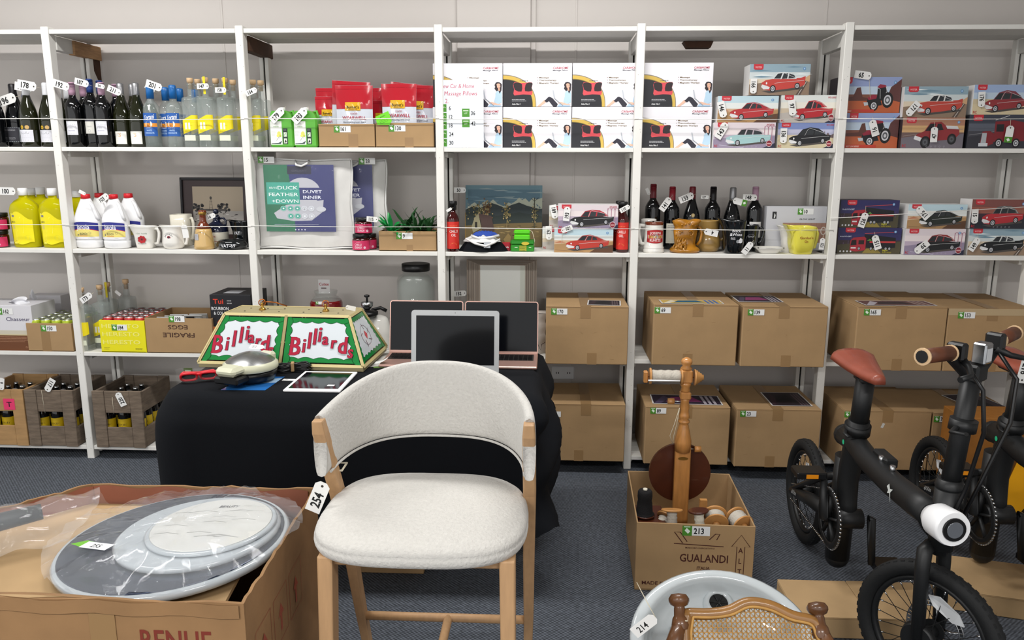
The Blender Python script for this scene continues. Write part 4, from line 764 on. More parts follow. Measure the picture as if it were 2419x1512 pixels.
# framed print leaning at the back
a, b = at(421, 419, .27), at(640, 580, .27); t = thing('framed_print', 'dark framed picture of a bare tower in pale scrub, behind the jugs', 'picture', (a.x, .27, Z2)); W, H = .38, a.z-Z2; t.rotation_euler = (-.07, 0, 0)
m = M()
for u0, v0, u1, v1 in ((0, 0, W, .014), (0, H-.014, W, H), (0, 0, .012, H), (W-.012, 0, W, H)): m.box(u0, u1, -.014, .0, v0, v1, 'card_black', .002)
m.build('leaning_frame', t)
m = M(); m.box(.008, W-.008, -.004, -.001, .008, H-.008, 'print', 0, '3C2C2C'); m.build('backing_mount', t)
m = M(); p = Pr(m, front(0, 0, -.0044)); p.rect(.06, .05, W-.06, H-.045, 'B4A48E'); p.rect(.06, .05, W-.06, H*.50, 'B0AAA4'); r = random.Random(4)
for i in range(90): u, v = r.uniform(.065, W-.07), r.uniform(.055, H*.48); p.ell(u, v, r.uniform(.003, .009), r.uniform(.0015, .003), r.choice(['4A4444', '6E6862', 'D0CCC8', '8A847E']), 7); p.k -= 1
p.k += 1
for i in range(40): u = r.choice([r.uniform(.06, .11), r.uniform(.19, .25)]); p.ell(u, H*.5+r.uniform(.0, .035), .008, .006, '3A3634', 7); p.k -= 1
p.k += 1; p.rect(.09, H*.5, .23, H*.53, '4A4440')
for q in ((.143, .5, .152, .68), (.163, .5, .155, .68)): p.line([(q[0], H*q[1]), (q[2], H*q[3])], .0016, '2A2626')
for v in (.55, .6, .64): p.line([(.146, H*v), (.161, H*v)], .001, '2A2626')
p.ell(.1535, H*.695, .006, .008, '3A3430', 10); m.build('picture_sheet', t)
# stoneware bell bottle, blue decanter, black pourer and ashtray
x = at(482, 560, .05); t = thing('bell_bottle', 'bell shaped brown and cream stoneware whisky bottle', 'bottle', (x.x, .05, Z2))
m = M(); m.lathe([(.044, 0), (.049, .006), (.047, .02), (.042, .06), (.038, .085), (.034, .098)], 'ceramic_tan', 28); m.build('bottle_body', t)
m = M(); m.lathe([(.0345, .098), (.031, .108), (.022, .12), (.0165, .13), (.0155, .16), (.017, .163), (.015, .167), (.0175, .17), (.019, .182), (.015, .185)], 'ceramic_brown', 28); m.build('brown_neck', t)
m = M(); p = Pr(m, cyl(.045, 0)); p.curved = True; p.rect(-.034, .045, -.008, .075, 'B0B0B4'); m.lathe([(.0172, .163), (.0195, .171), (.0182, .178)], 'brass', 20, cap=False); smalltext(p, -.03, -.012, .068, 4, .006, '6A6A78', .001); m.build('label', t)
x = at(514, 560, .15); t = thing('decanter', 'navy and cream stoneware decanter with ball stopper and lot tag 14', 'decanter', (x.x, .15, Z2))
m = M(); m.lathe([(.05, 0), (.054, .005), (.054, .075)], 'ceramic_cream', 28, cap=False); m.build('cream_base', t)
m = M(); m.lathe([(.0545, .075), (.054, .095), (.045, .108), (.028, .118), (.018, .125), (.016, .14), (.02, .148), (.001, .149)], 'ceramic_navy', 28, cap=False); m.build('navy_shoulder', t)
m = M(); m.lathe([(.001, .148), (.016, .15), (.01, .158)], 'ceramic_navy', 16); m.ball((0, 0, .172), .014, 'ceramic_navy'); m.build('stopper', t)
m = M(); m.tube([(.018, 0, .138), (.035, 0, .142), (.046, 0, .13), (.046, 0, .112), (.04, 0, .1)], .0055, 'ceramic_navy', 8); m.build('handle', t)
m = M(); p = Pr(m, cyl(.0545, 0)); p.curved = True; p.text("Rum", 0, .05, .012, 'A03A34', al='c'); p.rect(-.02, .03, .02, .032, 'A03A34', 4); p.rect(-.016, .018, .016, .021, '8A7A6A', 4); m.build('label', t); tagpx(t, (508, 507), (486, 517), '14', .07)
def vat_art(p, H): p.text('VAT', -.01, H*.5, .016, 'D8D8DC', al='c', bold=.03); p.text('69', -.01, H*.22, .018, 'D8D8DC', al='c', bold=.03)
jug('ceramic_jug', 'glossy black pourer jug with white letters beside the second post', 573, .16, Z2, .125, .046, 'ceramic_black', spout=-1, handle=False, art=vat_art, sx=1, ar=(.0445, 0))
x = at(548, 575, .05); t = thing('ashtray', 'round glossy black ashtray with white lettering next to the second post', 'ashtray', (x.x-.003, .055, Z2))
m = M(); m.lathe([(.05, 0), (.068, .006), (.074, .02), (.068, .036), (.058, .044), (.048, .04), (.045, .02), (.001, .016)], 'ceramic_black', 32, cap=False, sy=.8); m.build('ashtray_body', t)
m = M(); p = Pr(m, cyl(.0757, 0, .061)); p.curved = True; p.text('VAT-69', .004, .013, .016, 'DCDCE0', al='c', bold=.03, w=.07); m.build('lettering', t)
# ---- bagged duvets
def duvet(label, x0, x1, y0, y1, z, H, num, st, art=True):
    t = thing('duvet_bag', label, 'bag', ((x0+x1)/2, y0, z+.005)); W = x1-x0; D = y1-y0; H -= .016; r = random.Random(int(x0*100))
    def shell(sg, ins, bulge):
        def f(u, v):
            a, b = u*2-1, v*2-1; k = (1-abs(a)**7)*(1-abs(b)**7); w = .004*math.sin(9*u+5*v)+.003*math.sin(23*u-11*v)
            return ((u-.5)*(W-ins*2)+.004*math.sin(v*9), D/2+sg*(D/2-ins)*(.55+.45*k)+w*bulge, ins+v*(H-ins*2)+.004*math.sin(u*8))
        return f
    m = M(); m.grid(shell(-1, .006, .4), 20, 20, 'duvet'); m.grid(shell(1, .006, .4), 8, 8, 'duvet')
    f0, f1 = shell(-1, .006, .4), shell(1, .006, .4)
    for e in (0, 1): m.grid(lambda u, v, e=e: tuple(Vector(f0(e, v)).lerp(Vector(f1(e, v)), u)), 4, 16, 'duvet'); m.grid(lambda u, v, e=e: tuple(Vector(f0(v, e)).lerp(Vector(f1(v, e)), u)), 4, 16, 'duvet')
    m.build('duvet', t)
    if art:
        m = M(); q0, q1, r0, r1 = art; Wd, Hd = q1-q0, r1-r0; o = (q0-(x0+x1)/2, r0-z)
        p = Pr(m, lambda u, v, h: (o[0]+u, -.0045-h, o[1]+v)); p.curved = True
        p.rect(0, 0, Wd, Hd, '2A2E6A'); p.curved = False; p.poly([(0, 0), (.42*Wd, 0), (.40*Wd, .5*Hd), (.34*Wd, Hd), (0, Hd)], '1E6A4A'); p.rect(.34*Wd, .86*Hd, .68*Wd, .98*Hd, '1E1E38'); p.text('GALAXY', .51*Wd, .90*Hd, .008, '4A4A5C', al='c', w=.22*Wd)
        p.ell(.55*Wd, .6*Hd, .25*Wd, .21*Hd, 'B8B8C0', 24); p.poly([(.12*Wd, .28*Hd), (.3*Wd, .40*Hd), (.84*Wd, .48*Hd), (.82*Wd, .3*Hd), (.66*Wd, .17*Hd), (.4*Wd, .16*Hd), (.16*Wd, .2*Hd)], 'B8B8C0')
        p.rect(.03*Wd, .41*Hd, .5*Wd, .74*Hd, '3AA08C'); p.rect(.5*Wd, .48*Hd, .85*Wd, .66*Hd, '2A2E6A')
        p.text('DUCK', .48*Wd, .635*Hd, .016, 'E4EEEC', al='r', w=.29*Wd); p.text('FEATHER', .48*Wd, .535*Hd, .016, 'E4EEEC', al='r', w=.42*Wd); p.text('+DOWN', .48*Wd, .435*Hd, .016, 'E4EEEC', al='r', w=.38*Wd); p.text('85/15', .07*Wd, .645*Hd, .009, 'D8E6E2', w=.11*Wd)
        p.text('DUVET', .55*Wd, .58*Hd, .015, 'E4E6F0', w=.27*Wd); p.text('INNER', .55*Wd, .495*Hd, .015, 'E4E6F0', w=.26*Wd)
        for i in range(9):
            u = (.26+.1*i)*Wd if i < 5 else (.36+.1*(i-5))*Wd; v = (.35 if i < 5 else .235)*Hd; c = '3AA08C' if i in (0, 1, 2, 5, 6) else 'C0C2CA'; p.ell(u, v, .046*Wd, .042*Hd, c, 16); p.ring(u, v, .04*Wd, .037*Hd, .001, 'E4E8EA', 16); p.ell(u, v, .014*Wd, .012*Hd, 'E4E8EA', 8)
        p.ell(.8*Wd, .34*Hd, .07*Wd, .04*Hd, 'C4C6CC', 16); smalltext(p, .12*Wd, .85*Wd, .105*Hd, 2, .03*Hd, 'B0B4CC', .0016, 5)
        for i in range(4): p.ell((.42+.045*i)*Wd, .03*Hd, .01*Wd, .01*Hd, 'D8DAE4', 8)
        p.text('3', .56*Wd, .33*Hd, .009, '4A4A50', al='c'); m.build('cardboard_insert', t)
    g0 = shell(-1, 0, 1)
    m = M(); m.grid(lambda u, v: (lambda q: (q[0], min(q[1], .002)-.0115-.002*math.sin(31*u+17*v), q[2]))(g0(u, v)), 30, 30, 'film'); m.build('plastic_cover', t)
    m = M(); c = [g0(a, b) for a, b in [(i/8, 0) for i in range(9)]+[(1, i/8) for i in range(1, 9)]+[(1-i/8, 1) for i in range(1, 9)]+[(0, 1-i/8) for i in range(1, 8)]]; m.tube(c, .0042, 'white_cloth', 8, closed=True); m.build('piping', t)
    m = M(); m.tube([(-.03, .01, H-.004), (-.02, -.012, H-.024), (.005, -.014, H-.03), (.03, -.012, H-.018), (.036, .01, H-.004)], .005, 'white_cloth', 8); m.build('carry_loop', t)
    if num: sticker(t, st[0]-(x0+x1)/2, st[1]-z, -.008, num)
    return t
a, b = at(608, 583, .05), at(826, 372, .05); i0, i1 = at(631, 549, .05), at(788, 392, .05); s_ = at(609, 388, .04)
duvet('clear bag of white duvet, lot sticker 15, with its whole blue and green insert showing', a.x, b.x, .052, .13, Z2, b.z-Z2, '15', (s_.x, s_.z), (i0.x, i1.x, i0.z, i1.z))
a, b = at(760, 583, .145), at(908, 374, .145); i0, i1 = at(722, 510, .13), at(878, 392, .13); s_ = at(848, 391, .13)
duvet('clear bag of white duvet, lot sticker 28, half hidden behind the other duvet', a.x, b.x, .14, .26, Z2, b.z-Z2, '28', (s_.x, s_.z), (i0.x, i1.x, i0.z-.06, i1.z))
jar(872, 575, .10, Z2, 'pink chilli jar behind the front one, beside the box of plants', .037, .075); jar(853, 575, .045, Z2, 'pink chilli jar in front on the shelf beside the bagged duvets', .041, .078); t = jar(859, 530, .06, Z2+.0786, 'pink chilli jar on top of the other two, carrying a lot tag', .041, .076)
tagpx(t, (893, 519), (866, 517), '115', .0)
# ---- box of artificial plants
a, b = at(896, 594, .02), at(1030, 547, .02); t = open_carton('carton', 'low open brown box of artificial plants with lot sticker 9', a.x, b.x, .02, .2, Z2, b.z-Z2); s = at(936, 565, .02); sticker(t, s.x-t.location.x, s.z-Z2, 0, '9'); ctape(t, .01, .03, .03)
def plant(px, py, Y, label, mt, n, L, seed, wd=.012):
    q = at(px, py, Y); t = thing('artificial_plant', label, 'plant', (q.x, Y, Z2+.045), 0, 'artificial plants in the low box'); r = random.Random(seed)
    m = M(); m.lathe([(.012, 0), (.016, .03), (.006, .04)], 'black_plastic', 10); m.build('stem_plug', t)
    m = M()
    for i in range(n):
        a = 2*PI*i/n+r.uniform(-.2, .2); l = L*r.uniform(1.1, 1.7); e = r.uniform(.35, 1.25); cx, cy = math.cos(a), math.sin(a); V = []; nseg = 6
        for k in range(nseg+1):
            s = k/nseg; rr = l*math.cos(e)*s; zz = .035+l*math.sin(e)*s-.55*l*s*s*math.cos(e)+.004*math.sin(s*9+i); w_ = wd*math.sin(PI*min(.98, s*.85+.13))
            V += [(cx*rr-cy*w_, cy*rr*.75+cx*w_, zz+w_*.35), (cx*rr, cy*rr*.75, zz), (cx*rr+cy*w_, cy*rr*.75-cx*w_, zz+w_*.35)]
        F = []
        for k in range(nseg): b_ = k*3; F += [[b_, b_+1, b_+4, b_+3], [b_+1, b_+2, b_+5, b_+4]]
        m.add(V, F, mt, None, True)
    m.build('leaves', t); return t
plant(925, 565, .06, 'bright green artificial plant at the left of the low box', 'leaf_bright', 15, .095, 3, .011)
plant(962, 560, .15, 'taller dark artificial plant at the back left of the low box', 'leaf_dark', 14, .11, 5)
plant(985, 562, .07, 'dark green artificial plant at the front middle of the low box', 'leaf_dark', 18, .1, 8, .008); plant(1003, 560, .14, 'dark green artificial plant at the back right of the low box', 'leaf_dark', 15, .1, 12); plant(1014, 566, .06, 'dark green artificial plant hanging at the right end of the low box', 'leaf_dark', 13, .075, 15, .009)
# ---- bay four: oil bottles, painting, shirts, tins
def oil(px, py, Y, label, H=.235, ang=0):
    x = at(px, py, Y).x; t = thing('chilli_oil_bottle', label, 'bottle', (x, Y, Z2), 0, 'chilli oil bottles with red labels')
    m = M(); m.lathe([(.026, 0), (.029, .004), (.029, .15), (.024, .168), (.014, .182), (.013, .2)], 'red_liquid', 24); m.build('bottle_body', t)
    m = M(); m.lathe([(.0155, .193), (.018, .195), (.018, .215), (.021, .217), (.021, .233), (.018, .235)], 'black_plastic', 20); m.build('cap', t)
    m = M(); p = Pr(m, cyl(.0295, 0, ang=ang)); p.curved = True; p.rect(-.042, .014, .042, .14, 'CC2C22', 14); p.text('HOUSE OF', 0, .118, .006, 'E8784A', al='c', w=.036); p.text('CHILLI', 0, .09, .013, 'F0E4E0', al='c', bold=.03, w=.04); p.text('OIL', 0, .072, .013, 'F0E4E0', al='c', bold=.03); arctext(p, 'LIMITED', 0, .025, .014, .005, 'E8904A', PI*.9, PI*.1); m.build('label', t); return t
t = oil(1070, 560, .03, 'chilli oil bottle just right of the third white post', ang=.25); t.location.x = max(t.location.x, PX[3]+.05)
m = M(); q = at(1060, 495, -.0); m.lathe([(.001, 0), (.015, .0), (.015, .0008), (.001, .0008)], 'paper', 16, col='E4E2DE', cap=False)
tagpx(t, (1067, 492), (1052, 501), '', -.008, back=True, s=.4)
t = oil(1484, 560, .05, 'chilli oil bottle with lot tag 110, left of the fourth post', ang=-.3); t.location.x = PX[4]-.052; tagpx(t, (1487, 487), (1465, 499), '110', .01)
t = oil(1474, 560, .125, 'chilli oil bottle behind the one with lot tag 110', ang=-.3); t.location.x = PX[4]-.06
# landscape painting
a, b = at(1098, 585, .20), at(1281, 440, .20); t = thing('landscape_painting', 'unframed oil painting of snowy mountains, trees and a small hut', 'painting', (a.x, .235, Z2+.0015)); W, H = b.x-a.x, b.z-Z2+.002; t.rotation_euler = (-.09, 0, 0)
m = M(); m.box(0, W, .0, .012, 0, H, 'grey_frame', .001, '7A8A8C'); m.build('canvas', t)
m = M(); p = Pr(m, front(0, 0, -.0003), 'paper'); r = random.Random(11); S = lambda L: [(u*W, v*H) for u, v in L]
p.rect(0, 0, W, H, '66828C'); p.rect(.03*W, 0, .97*W, .93*H, '56707E')
for i in range(26): u, v = r.uniform(0, .8), r.uniform(.6, .97); p.poly(S([(u, v), (u+r.uniform(.1, .3), v+.01), (u+.25, v-.012), (u+.05, v-.01)]), r.choice(['64808C', '4C6674', '7C949C', '8A9A9C']))
pk = [(0, .6), (.06, .68), (.12, .72), (.18, .66), (.25, .74), (.3, .70), (.36, .77), (.42, .7), (.5, .66), (.56, .72), (.6, .7), (.66, .75), (.7, .8), (.74, .76), (.78, .79), (.83, .73), (.88, .8), (.93, .77), (1, .8)]
p.poly(S(pk+[(1, .5), (0, .5)]), 'A8AC9C')
for i in range(40): u = r.uniform(0, .97); v = r.uniform(.58, .72); p.poly(S([(u, v), (u+.03, v-.03), (u+.012, v-.05)]), r.choice(['7A8A8C', 'C8C8B4', '5E7078']))
p.poly(S([(0, .6), (.1, .66), (.2, .62), (.32, .72), (.42, .68), (.52, .63), (.6, .68), (.7, .72), (.8, .67), (.95, .62), (1, .62), (1, .36), (0, .36)]), '343C3E'); p.poly(S([(0, .55), (.2, .6), (.4, .5), (.7, .56), (1, .5), (1, .34), (0, .34)]), '2C3432')
p.poly(S([(0, 0), (1, 0), (1, .4), (.55, .38), (0, .34)]), '6A5A3A')
for i in range(70): u, v = r.uniform(0, .95), r.uniform(.0, .36); p.poly(S([(u, v), (u+r.uniform(.03, .1), v+.006), (u+.05, v-.01)]), r.choice(['8A744A', '54462C', '7A6644', 'A08A5A', '4A4830'])); 
for cx, cz, n_, sp, c in ((.17, .56, 70, .1, '5C5A3C'), (.29, .6, 80, .07, '6A4E34'), (.54, .54, 50, .055, '7A7048'), (.9, .52, 40, .05, '5E5C40')):
    p.line(S([(cx, .3), (cx+.01, .74 if cz > .55 else .6)]), .003, '8A7850')
    for i in range(n_): p.ell((cx+r.gauss(0, sp*.45))*W, (cz+r.gauss(0, .08))*H, .0035, .004, c if i % 3 else 'A89468', 6); p.k -= 1
    p.k += 1
p.line(S([(.9, .3), (.9, .8)]), .003, '2A2620'); p.line(S([(.86, .79), (.9, .74), (.95, .8)]), .002, '2A2620')
p.poly(S([(.08, .32), (.12, .47), (.17, .54), (.21, .3), (.1, .22)]), '8A8468'); p.poly(S([(.17, .54), (.34, .5), (.38, .26), (.22, .24), (.21, .36)]), '4A3834'); p.rect(.125*W, .3*H, .155*W, .4*H, '24221C'); p.poly(S([(.5, .12), (.56, .22), (.6, .16), (.58, 0), (.54, 0)]), '8A7448'); m.build('painted_picture', t)
m = M(); m.box(-.002, .0, 0, .013, 0, H*.55, 'paper', 0, 'C89A3C'); m.build('painted_edge', t)
tg = tagpx(t, (1099, 452), (1071, 452), '50', .17, string=False)
# folded shirts
x = at(1139, 580, .04); t = thing('shirt_pile', 'crumpled heap of black, white and blue shirts in front of the painting', 'clothes', (x.x, .05, Z2)); t['kind'] = 'thing'
def lump(rx, ry, h, seed, m_, zo=0, xo=0, yo=0, rz=0, pw=2.4):
    r = random.Random(seed); ph = [r.uniform(0, 6) for _ in range(6)]; m = M()
    def f(u, v):
        a = u*2*PI; s = v; rr = (s**.6); w = 1+.08*math.sin(3*a+ph[0])+.05*math.sin(7*a+ph[1]); X = rx*rr*w*math.cos(a); Yy = ry*rr*w*math.sin(a)
        z = h*(1-s**pw)*(1+.12*math.sin(5*a+ph[2]+s*4)*s)+.006*math.sin(14*X/rx+ph[3])*math.sin(9*Yy/ry+ph[4])*(1-s)
        return (xo+X*math.cos(rz)-Yy*math.sin(rz), yo+X*math.sin(rz)+Yy*math.cos(rz), zo+max(0, z))
    m.grid(f, 40, 12, m_); return m
lump(.115, .05, .055, 1, 'black_cloth').build('black_shirt', t)
m = lump(.085, .042, .03, 2, 'white_cloth', .045, .0, -.008, -.1); m.build('white_shirt', t)
m = M(); m.tube([(-.075, -.03, .062), (-.03, -.046, .04), (.02, -.052, .028), (.06, -.048, .045), (.085, -.03, .06)], [.006, .008, .009, .008, .005], 'white_cloth', 8, flat=.7); m.tube([(-.05, -.03, .076), (-.01, -.042, .062), (.04, -.04, .068), (.08, -.02, .076)], .006, 'white_cloth', 8); m.build('white_trim', t)
m = lump(.065, .028, .02, 3, 'blue_cloth', .072, .01, .0, .15); m.build('blue_panel', t)
m = M(); m.prism([(.0, .02), (.03, .02), (.03, .048), (.0, .048)], lambda u, v, d: (u+.012, -.056+d, v), 0, .001, 'paper', 'B8BCC0'); o = m.build('swing_ticket', t)
x = at(1196, 585, .06); t = thing('foil_packet', 'small red packet with white script half hidden between shirts and tins', 'packet', (x.x, .06, Z2)); m = M(); m.box(-.02, .02, 0, .012, 0, .04, 'foil', .003); m.build('packet_body', t); m = M(); p = Pr(m, front(-.02, 0, -.0004)); p.text('Cola', .004, .014, .009, 'E8DCDC', w=.028); m.build('packet_print', t)
# green tins
a, b = at(1206, 595, .03), at(1262, 569, .03); t = thing('lunch_tin', 'dark green hinged tin with a yellow label', 'tin', ((a.x+b.x)/2, .03, Z2)); W = (b.x-a.x)/2; h_ = .052
m = M(); m.box(-W, W, 0, .08, 0, h_*.6, 'tin_green', .005); m.build('tin_body', t); m = M(); m.box(-W-.001, W+.001, -.001, .081, h_*.62, h_, 'tin_green', .006); m.build('tin_lid', t)
m = M(); p = Pr(m, front(-W, 0, -.0018)); p.rect(W*.75, .004, W*1.35, h_*.55, '9A9A2A'); smalltext(p, W*.78, W*1.3, h_*.42, 3, .008, '4A5A10', .002); p.ell(W*1.25, h_*.75, W*.33, .008, 'C8B43A'); p.rect(W*.35, h_*.36, W*.6, h_*.42, 'D8E4C8'); p.rect(W*1.55, h_*.36, W*1.75, h_*.42, 'D8E4C8'); m.build('label', t)
a, b = at(1214, 569, .045), at(1252, 543, .045); t = thing('small_tin', 'bright lime green tin standing on the dark green tin', 'tin', ((a.x+b.x)/2, .045, Z2+h_+.0006)); W = (b.x-a.x)/2
m = M(); m.box(-W, W, 0, .05, 0, .026, 'tin_lime', .005); m.build('tin_body', t); m = M(); m.box(-W-.001, W+.001, -.001, .051, .027, .047, 'tin_lime', .006); m.build('tin_lid', t); m = M(); m.tube([(W*.9, .01, .048), (W*1.3, 0, .04), (W*1.6, -.006, .0), (W*1.5, -.008, -.03)], .0011, 'string', 5); m.build('loose_string', t)
Y1, Y2 = .02, .14
model_box('white vehicle box with lot tag 189, behind in the upper pair', 1297, 1420, 476, 533, Y2, 'pale', '8A8A8A', '8A8A8A', 'coupe', dp=.1, num='189', h=(1312, 516), e=(1306, 484), z0=Z2+.1036, H=.105, black=1, tagY=.12)
model_box('white vehicle box with lot tag 162, behind in the lower pair', 1281, 1420, 531, 584, Y2, 'pale', '9A9A9A', '9A9A9A', 'coupe', dp=.1, num='162', h=(1297, 566), e=(1296, 534), z0=Z2, H=.103, black=1, tagY=.12)
model_box('model car box with orange red muscle car and lot tag 186', 1309, 1449, 543, 597, Y1, 'desert', 'B8382C', 'A83028', 'muscle', num='186', h=(1326, 546), e=(1352, 536), z0=Z2, H=.108)
model_box('model car box with black and red car standing on another vehicle box', 1318, 1461, 484, 542, Y1+.002, 'arch', '1A1A1C', 'B02834', 'classic', model='WS-3505', medal=1, num='193', h=(1341, 489), e=(1337, 522), z0=Z2+.1086, H=.113)
# ---- bay five: wine bottles behind, jugs in front
def lab_w(txt, c='DAD8D6', v0=.06, v1=.135):
    def f(p, k):
        p.rect(-.03, v0, .03, v1, c); smalltext(p, -.022, .022, v1-.012, 2, .008, '8A8690', .0025); p.text(txt, 0, v1-.035, .005, '8A8A90', al='c'); p.rect(-.02, v0+.02, .02, v0+.021, 'A09CA0', 4)
    return f
def seal(p, k): p.rect(-.03, .03, .03, .1, '2A1C16'); p.ell(0, .165, .0085, .0095, 'B8A478'); p.ring(0, .165, .007, .008, .001, '7A6A44', 14)
yw = .21
BOT.clear()
for px, pt, prof, cap, lb, lf, num, h, e in ((1541, 436, WINE, 'cap_dkred', 'tall dark wine bottle with red capsule at the left, behind the white steins', lab_w('MARLOW'), None, None, None), (1586, 442, WINE, 'cap_red', 'dark wine bottle with red capsule and slanting lot tag 141', lab_w('1990', 'C8C4B4', .03, .125), '141', (1583, 468), (1562, 497)), (1633, 442, BURG, 'cap_dkred', 'dark bottle with a round gold seal on the shoulder, lot tag 133', seal, '133', (1638, 460), (1605, 474)), (1682, 442, WINE, 'cap_black', 'dark wine bottle with black capsule and lot tag 127', lab_w('31'), '127', (1675, 466), (1656, 465)), (1728, 444, BURG, 'cap_silver', 'dark wine bottle with silver cap behind the black jug', None, None, None, None), (1781, 442, WINE, 'cap_pink', 'dark wine bottle with pink capsule and lot tag 148', lab_w('VALLE ROSA'), '148', (1788, 467), (1755, 466))):
    H = at(px, pt, yw).z-Z2; t = bottle(px, 520, yw, Z2, prof, 'dark_glass', cap, .238, lb, 'wine_bottle', lf, H)
    if num: tagpx(t, h, e, num, yw-.03)
    if px == 1728: tagpx(t, (1732, 473), (1764, 481), '', yw-.03, grn=True, back=True)
    if px == 1541: tagpx(t, (1534, 460), (1528, 446), '', yw-.03, back=True, s=.5)
def stein_art(p, H):
    R = 'B02A2C'
    p.band(-.04, .045, lambda s: H*.36+.006*math.sin(s*PI)*-1, lambda s: H*.72+.006*math.sin(s*PI), R, 14); p.rect(-.04, H*.47, .045, H*.59, 'E0DCD4'); p.rect(-.03, H*.49, .035, H*.57, 'C89038'); p.ell(.004, H*.53, .012, .012, '8A8A88', 14); p.ell(.004, H*.53, .008, .008, 'C8C8C4', 12)
    p.text('JOSEPH', .002, H*.61, .0115, 'ECE4E0', al='c', w=.052, bold=.04); p.text('KUHTZE', .002, H*.38, .0115, 'ECE4E0', al='c', w=.052, bold=.04)
PF_ST = [(.95, 0), (1., .02), (1., .1), (.94, .12), (.97, .15), (.97, .18), (.9, .2), (.88, .6), (.85, .9), (.84, 1.), (.76, 1.), (.76, .9), (.78, .3), (.001, .12)]
jug('beer_stein', 'white beer stein with red name band and brown rim, in front', 1544, .058, Z2, .142, .05, 'ceramic_white', PF_ST, hs=-1, spout=0, art=stein_art, hr=.007, hx=.55, hz=(.27, .86), cat='mug', ar=(.0455, 0))
q = [o for o in C.objects if o.name.startswith('beer_stein')][-1]; m = M(); m.lathe([(.0425, .128), (.0432, .134), (.0425, .1425), (.038, .143), (.038, .13)], 'ceramic_brown', 32, cap=False); m.build('brown_rim', q)
jug('beer_stein', 'white beer stein standing behind the one with the brown rim', 1531, .13, Z2, .15, .042, 'ceramic_white', PF_ST, hs=-1, spout=0, art=lambda p, H: (p.ell(-.012, H*.5, .01, .018, 'A82A34'), p.rect(-.02, H*.2, -.006, H*.3, '2A2A2A')), hr=.006, hx=.4, hz=(.3, .8), cat='mug', ar=(.0385, 0))
# character jug: an old man's bearded head
x = at(1618, 570, .06); t = thing('character_jug', 'amber glazed jug shaped as a bearded man in a tricorn hat', 'jug', (x.x, .06, Z2)); m = M()
m.lathe([(.05, 0), (.066, .003), (.068, .014), (.06, .024), (.05, .03), (.046, .045), (.05, .075), (.054, .1), (.05, .118), (.055, .128), (.06, .15), (.057, .153), (.05, .148), (.045, .125), (.001, .1)], 'ceramic_amber', 40, cap=False, sx=1.04, sy=.8); V = []
for X, Yy, Zz in m.v:
    a = math.atan2(Yy, X); f = math.exp(-((a+PI*.82)**2)/.14)    # the face looks left and to the front
    z = Zz
    if .03 < z < .12: k = .016*math.exp(-((z-.082)/.012)**2)+.010*math.exp(-((z-.045)/.016)**2)+.006*math.exp(-((z-.1)/.006)**2)-.004*math.exp(-((z-.094)/.004)**2)-.004*math.exp(-((z-.066)/.004)**2); X += math.cos(a)*k*f; Yy += math.sin(a)*k*f
    if z > .126: k = .012*math.cos(3*(a+PI*.82))*(z-.12)/.03; X += math.cos(a)*k; Yy += math.sin(a)*k; Zz += .003*math.sin(a*3+1)*(z-.12)/.03
    V.append((X, Yy, Zz))
m.v = V; m.build('jug_body', t)
m = M(); r = random.Random(2)
for i in range(26):
    u = r.uniform(-.055, .0); zz = r.uniform(.034, .068); yy = -math.sqrt(max(.0004, .047**2-(u*.85)**2))*1.0; m.tube([(u, yy-.002, zz), (u-.006, yy-.006, zz-.01), (u-.002, yy-.005, zz-.022), (u+.004, yy-.002, zz-.028)], [.003, .004, .003, .001], 'ceramic_amber', 6)
m.build('beard', t)
m = M(); m.ball((-.046, -.028, .086), .009, 'ceramic_amber', sz=1.5); m.tube([(-.052, -.02, .1), (-.035, -.038, .103), (-.018, -.045, .098)], .003, 'ceramic_amber', 6); m.ball((-.03, -.04, .093), .0045, 'ceramic_amber'); m.build('face_relief', t)
m = M(); m.ring = None; m.tube([(.01, -.046, .1), (.022, -.048, .106), (.03, -.042, .095), (.024, -.046, .08), (.014, -.048, .085)], .0035, 'ceramic_amber', 8); m.build('ear', t)
m = M(); m.tube([(.048, 0, .12), (.066, -.006, .118), (.075, -.008, .09), (.07, -.008, .055), (.056, -.004, .035)], .0065, 'ceramic_amber', 10); m.build('handle', t)
m = M()
for i in range(9): a = -2.6+i*.3; m.ball((.055*math.cos(a), .044*math.sin(a), .135+.004*math.sin(i*2)), .0055, 'ceramic_amber', 8, 5)
m.build('hat_braid', t)
t = jug('ceramic_jug', 'mustard stoneware jug with pale neck and curled handle, behind the bearded jug', 1672, .12, Z2, .145, .058, 'ceramic_stone', [(.7, 0), (.85, .02), (1., .2), (.98, .4), (.82, .58), (.78, .62), (.82, .7), (.84, .98), (.86, 1.), (.8, 1.), (.76, .7), (.74, .6), (.9, .3), (.001, .1)], hs=1, spout=-.8, hx=.55, hz=(.35, .93), hr=.0055); tagpx(t, (1664, 546), (1696, 553), '4', .03)
def bw_art(p, H):
    p.text('Black', .002, H*.66, .013, 'E4E4E8', al='c', w=.038, bold=.05); p.text('&White', .0, H*.55, .013, 'E4E4E8', al='c', w=.052, bold=.05); p.text('Scotch', -.012, H*.475, .006, 'C8C8CC', al='c', bold=.03); p.text('Whisky', -.012, H*.435, .006, 'C8C8CC', al='c', bold=.03)
    p.poly([(.01, H*.34), (.012, H*.42), (.018, H*.46), (.026, H*.47), (.03, H*.44), (.029, H*.36), (.024, H*.33)], 'D8D8DC'); p.ell(.021, H*.45, .004, .005, 'ECECEE'); p.ell(.008, H*.38, .006, .008, '8A8E92', 10)
PFJ = [(.78, 0), (.82, .02), (.88, .3), (.95, .7), (1., .97), (1.02, 1.), (.96, 1.), (.92, .96), (.82, .3), (.74, .08), (.001, .07)]
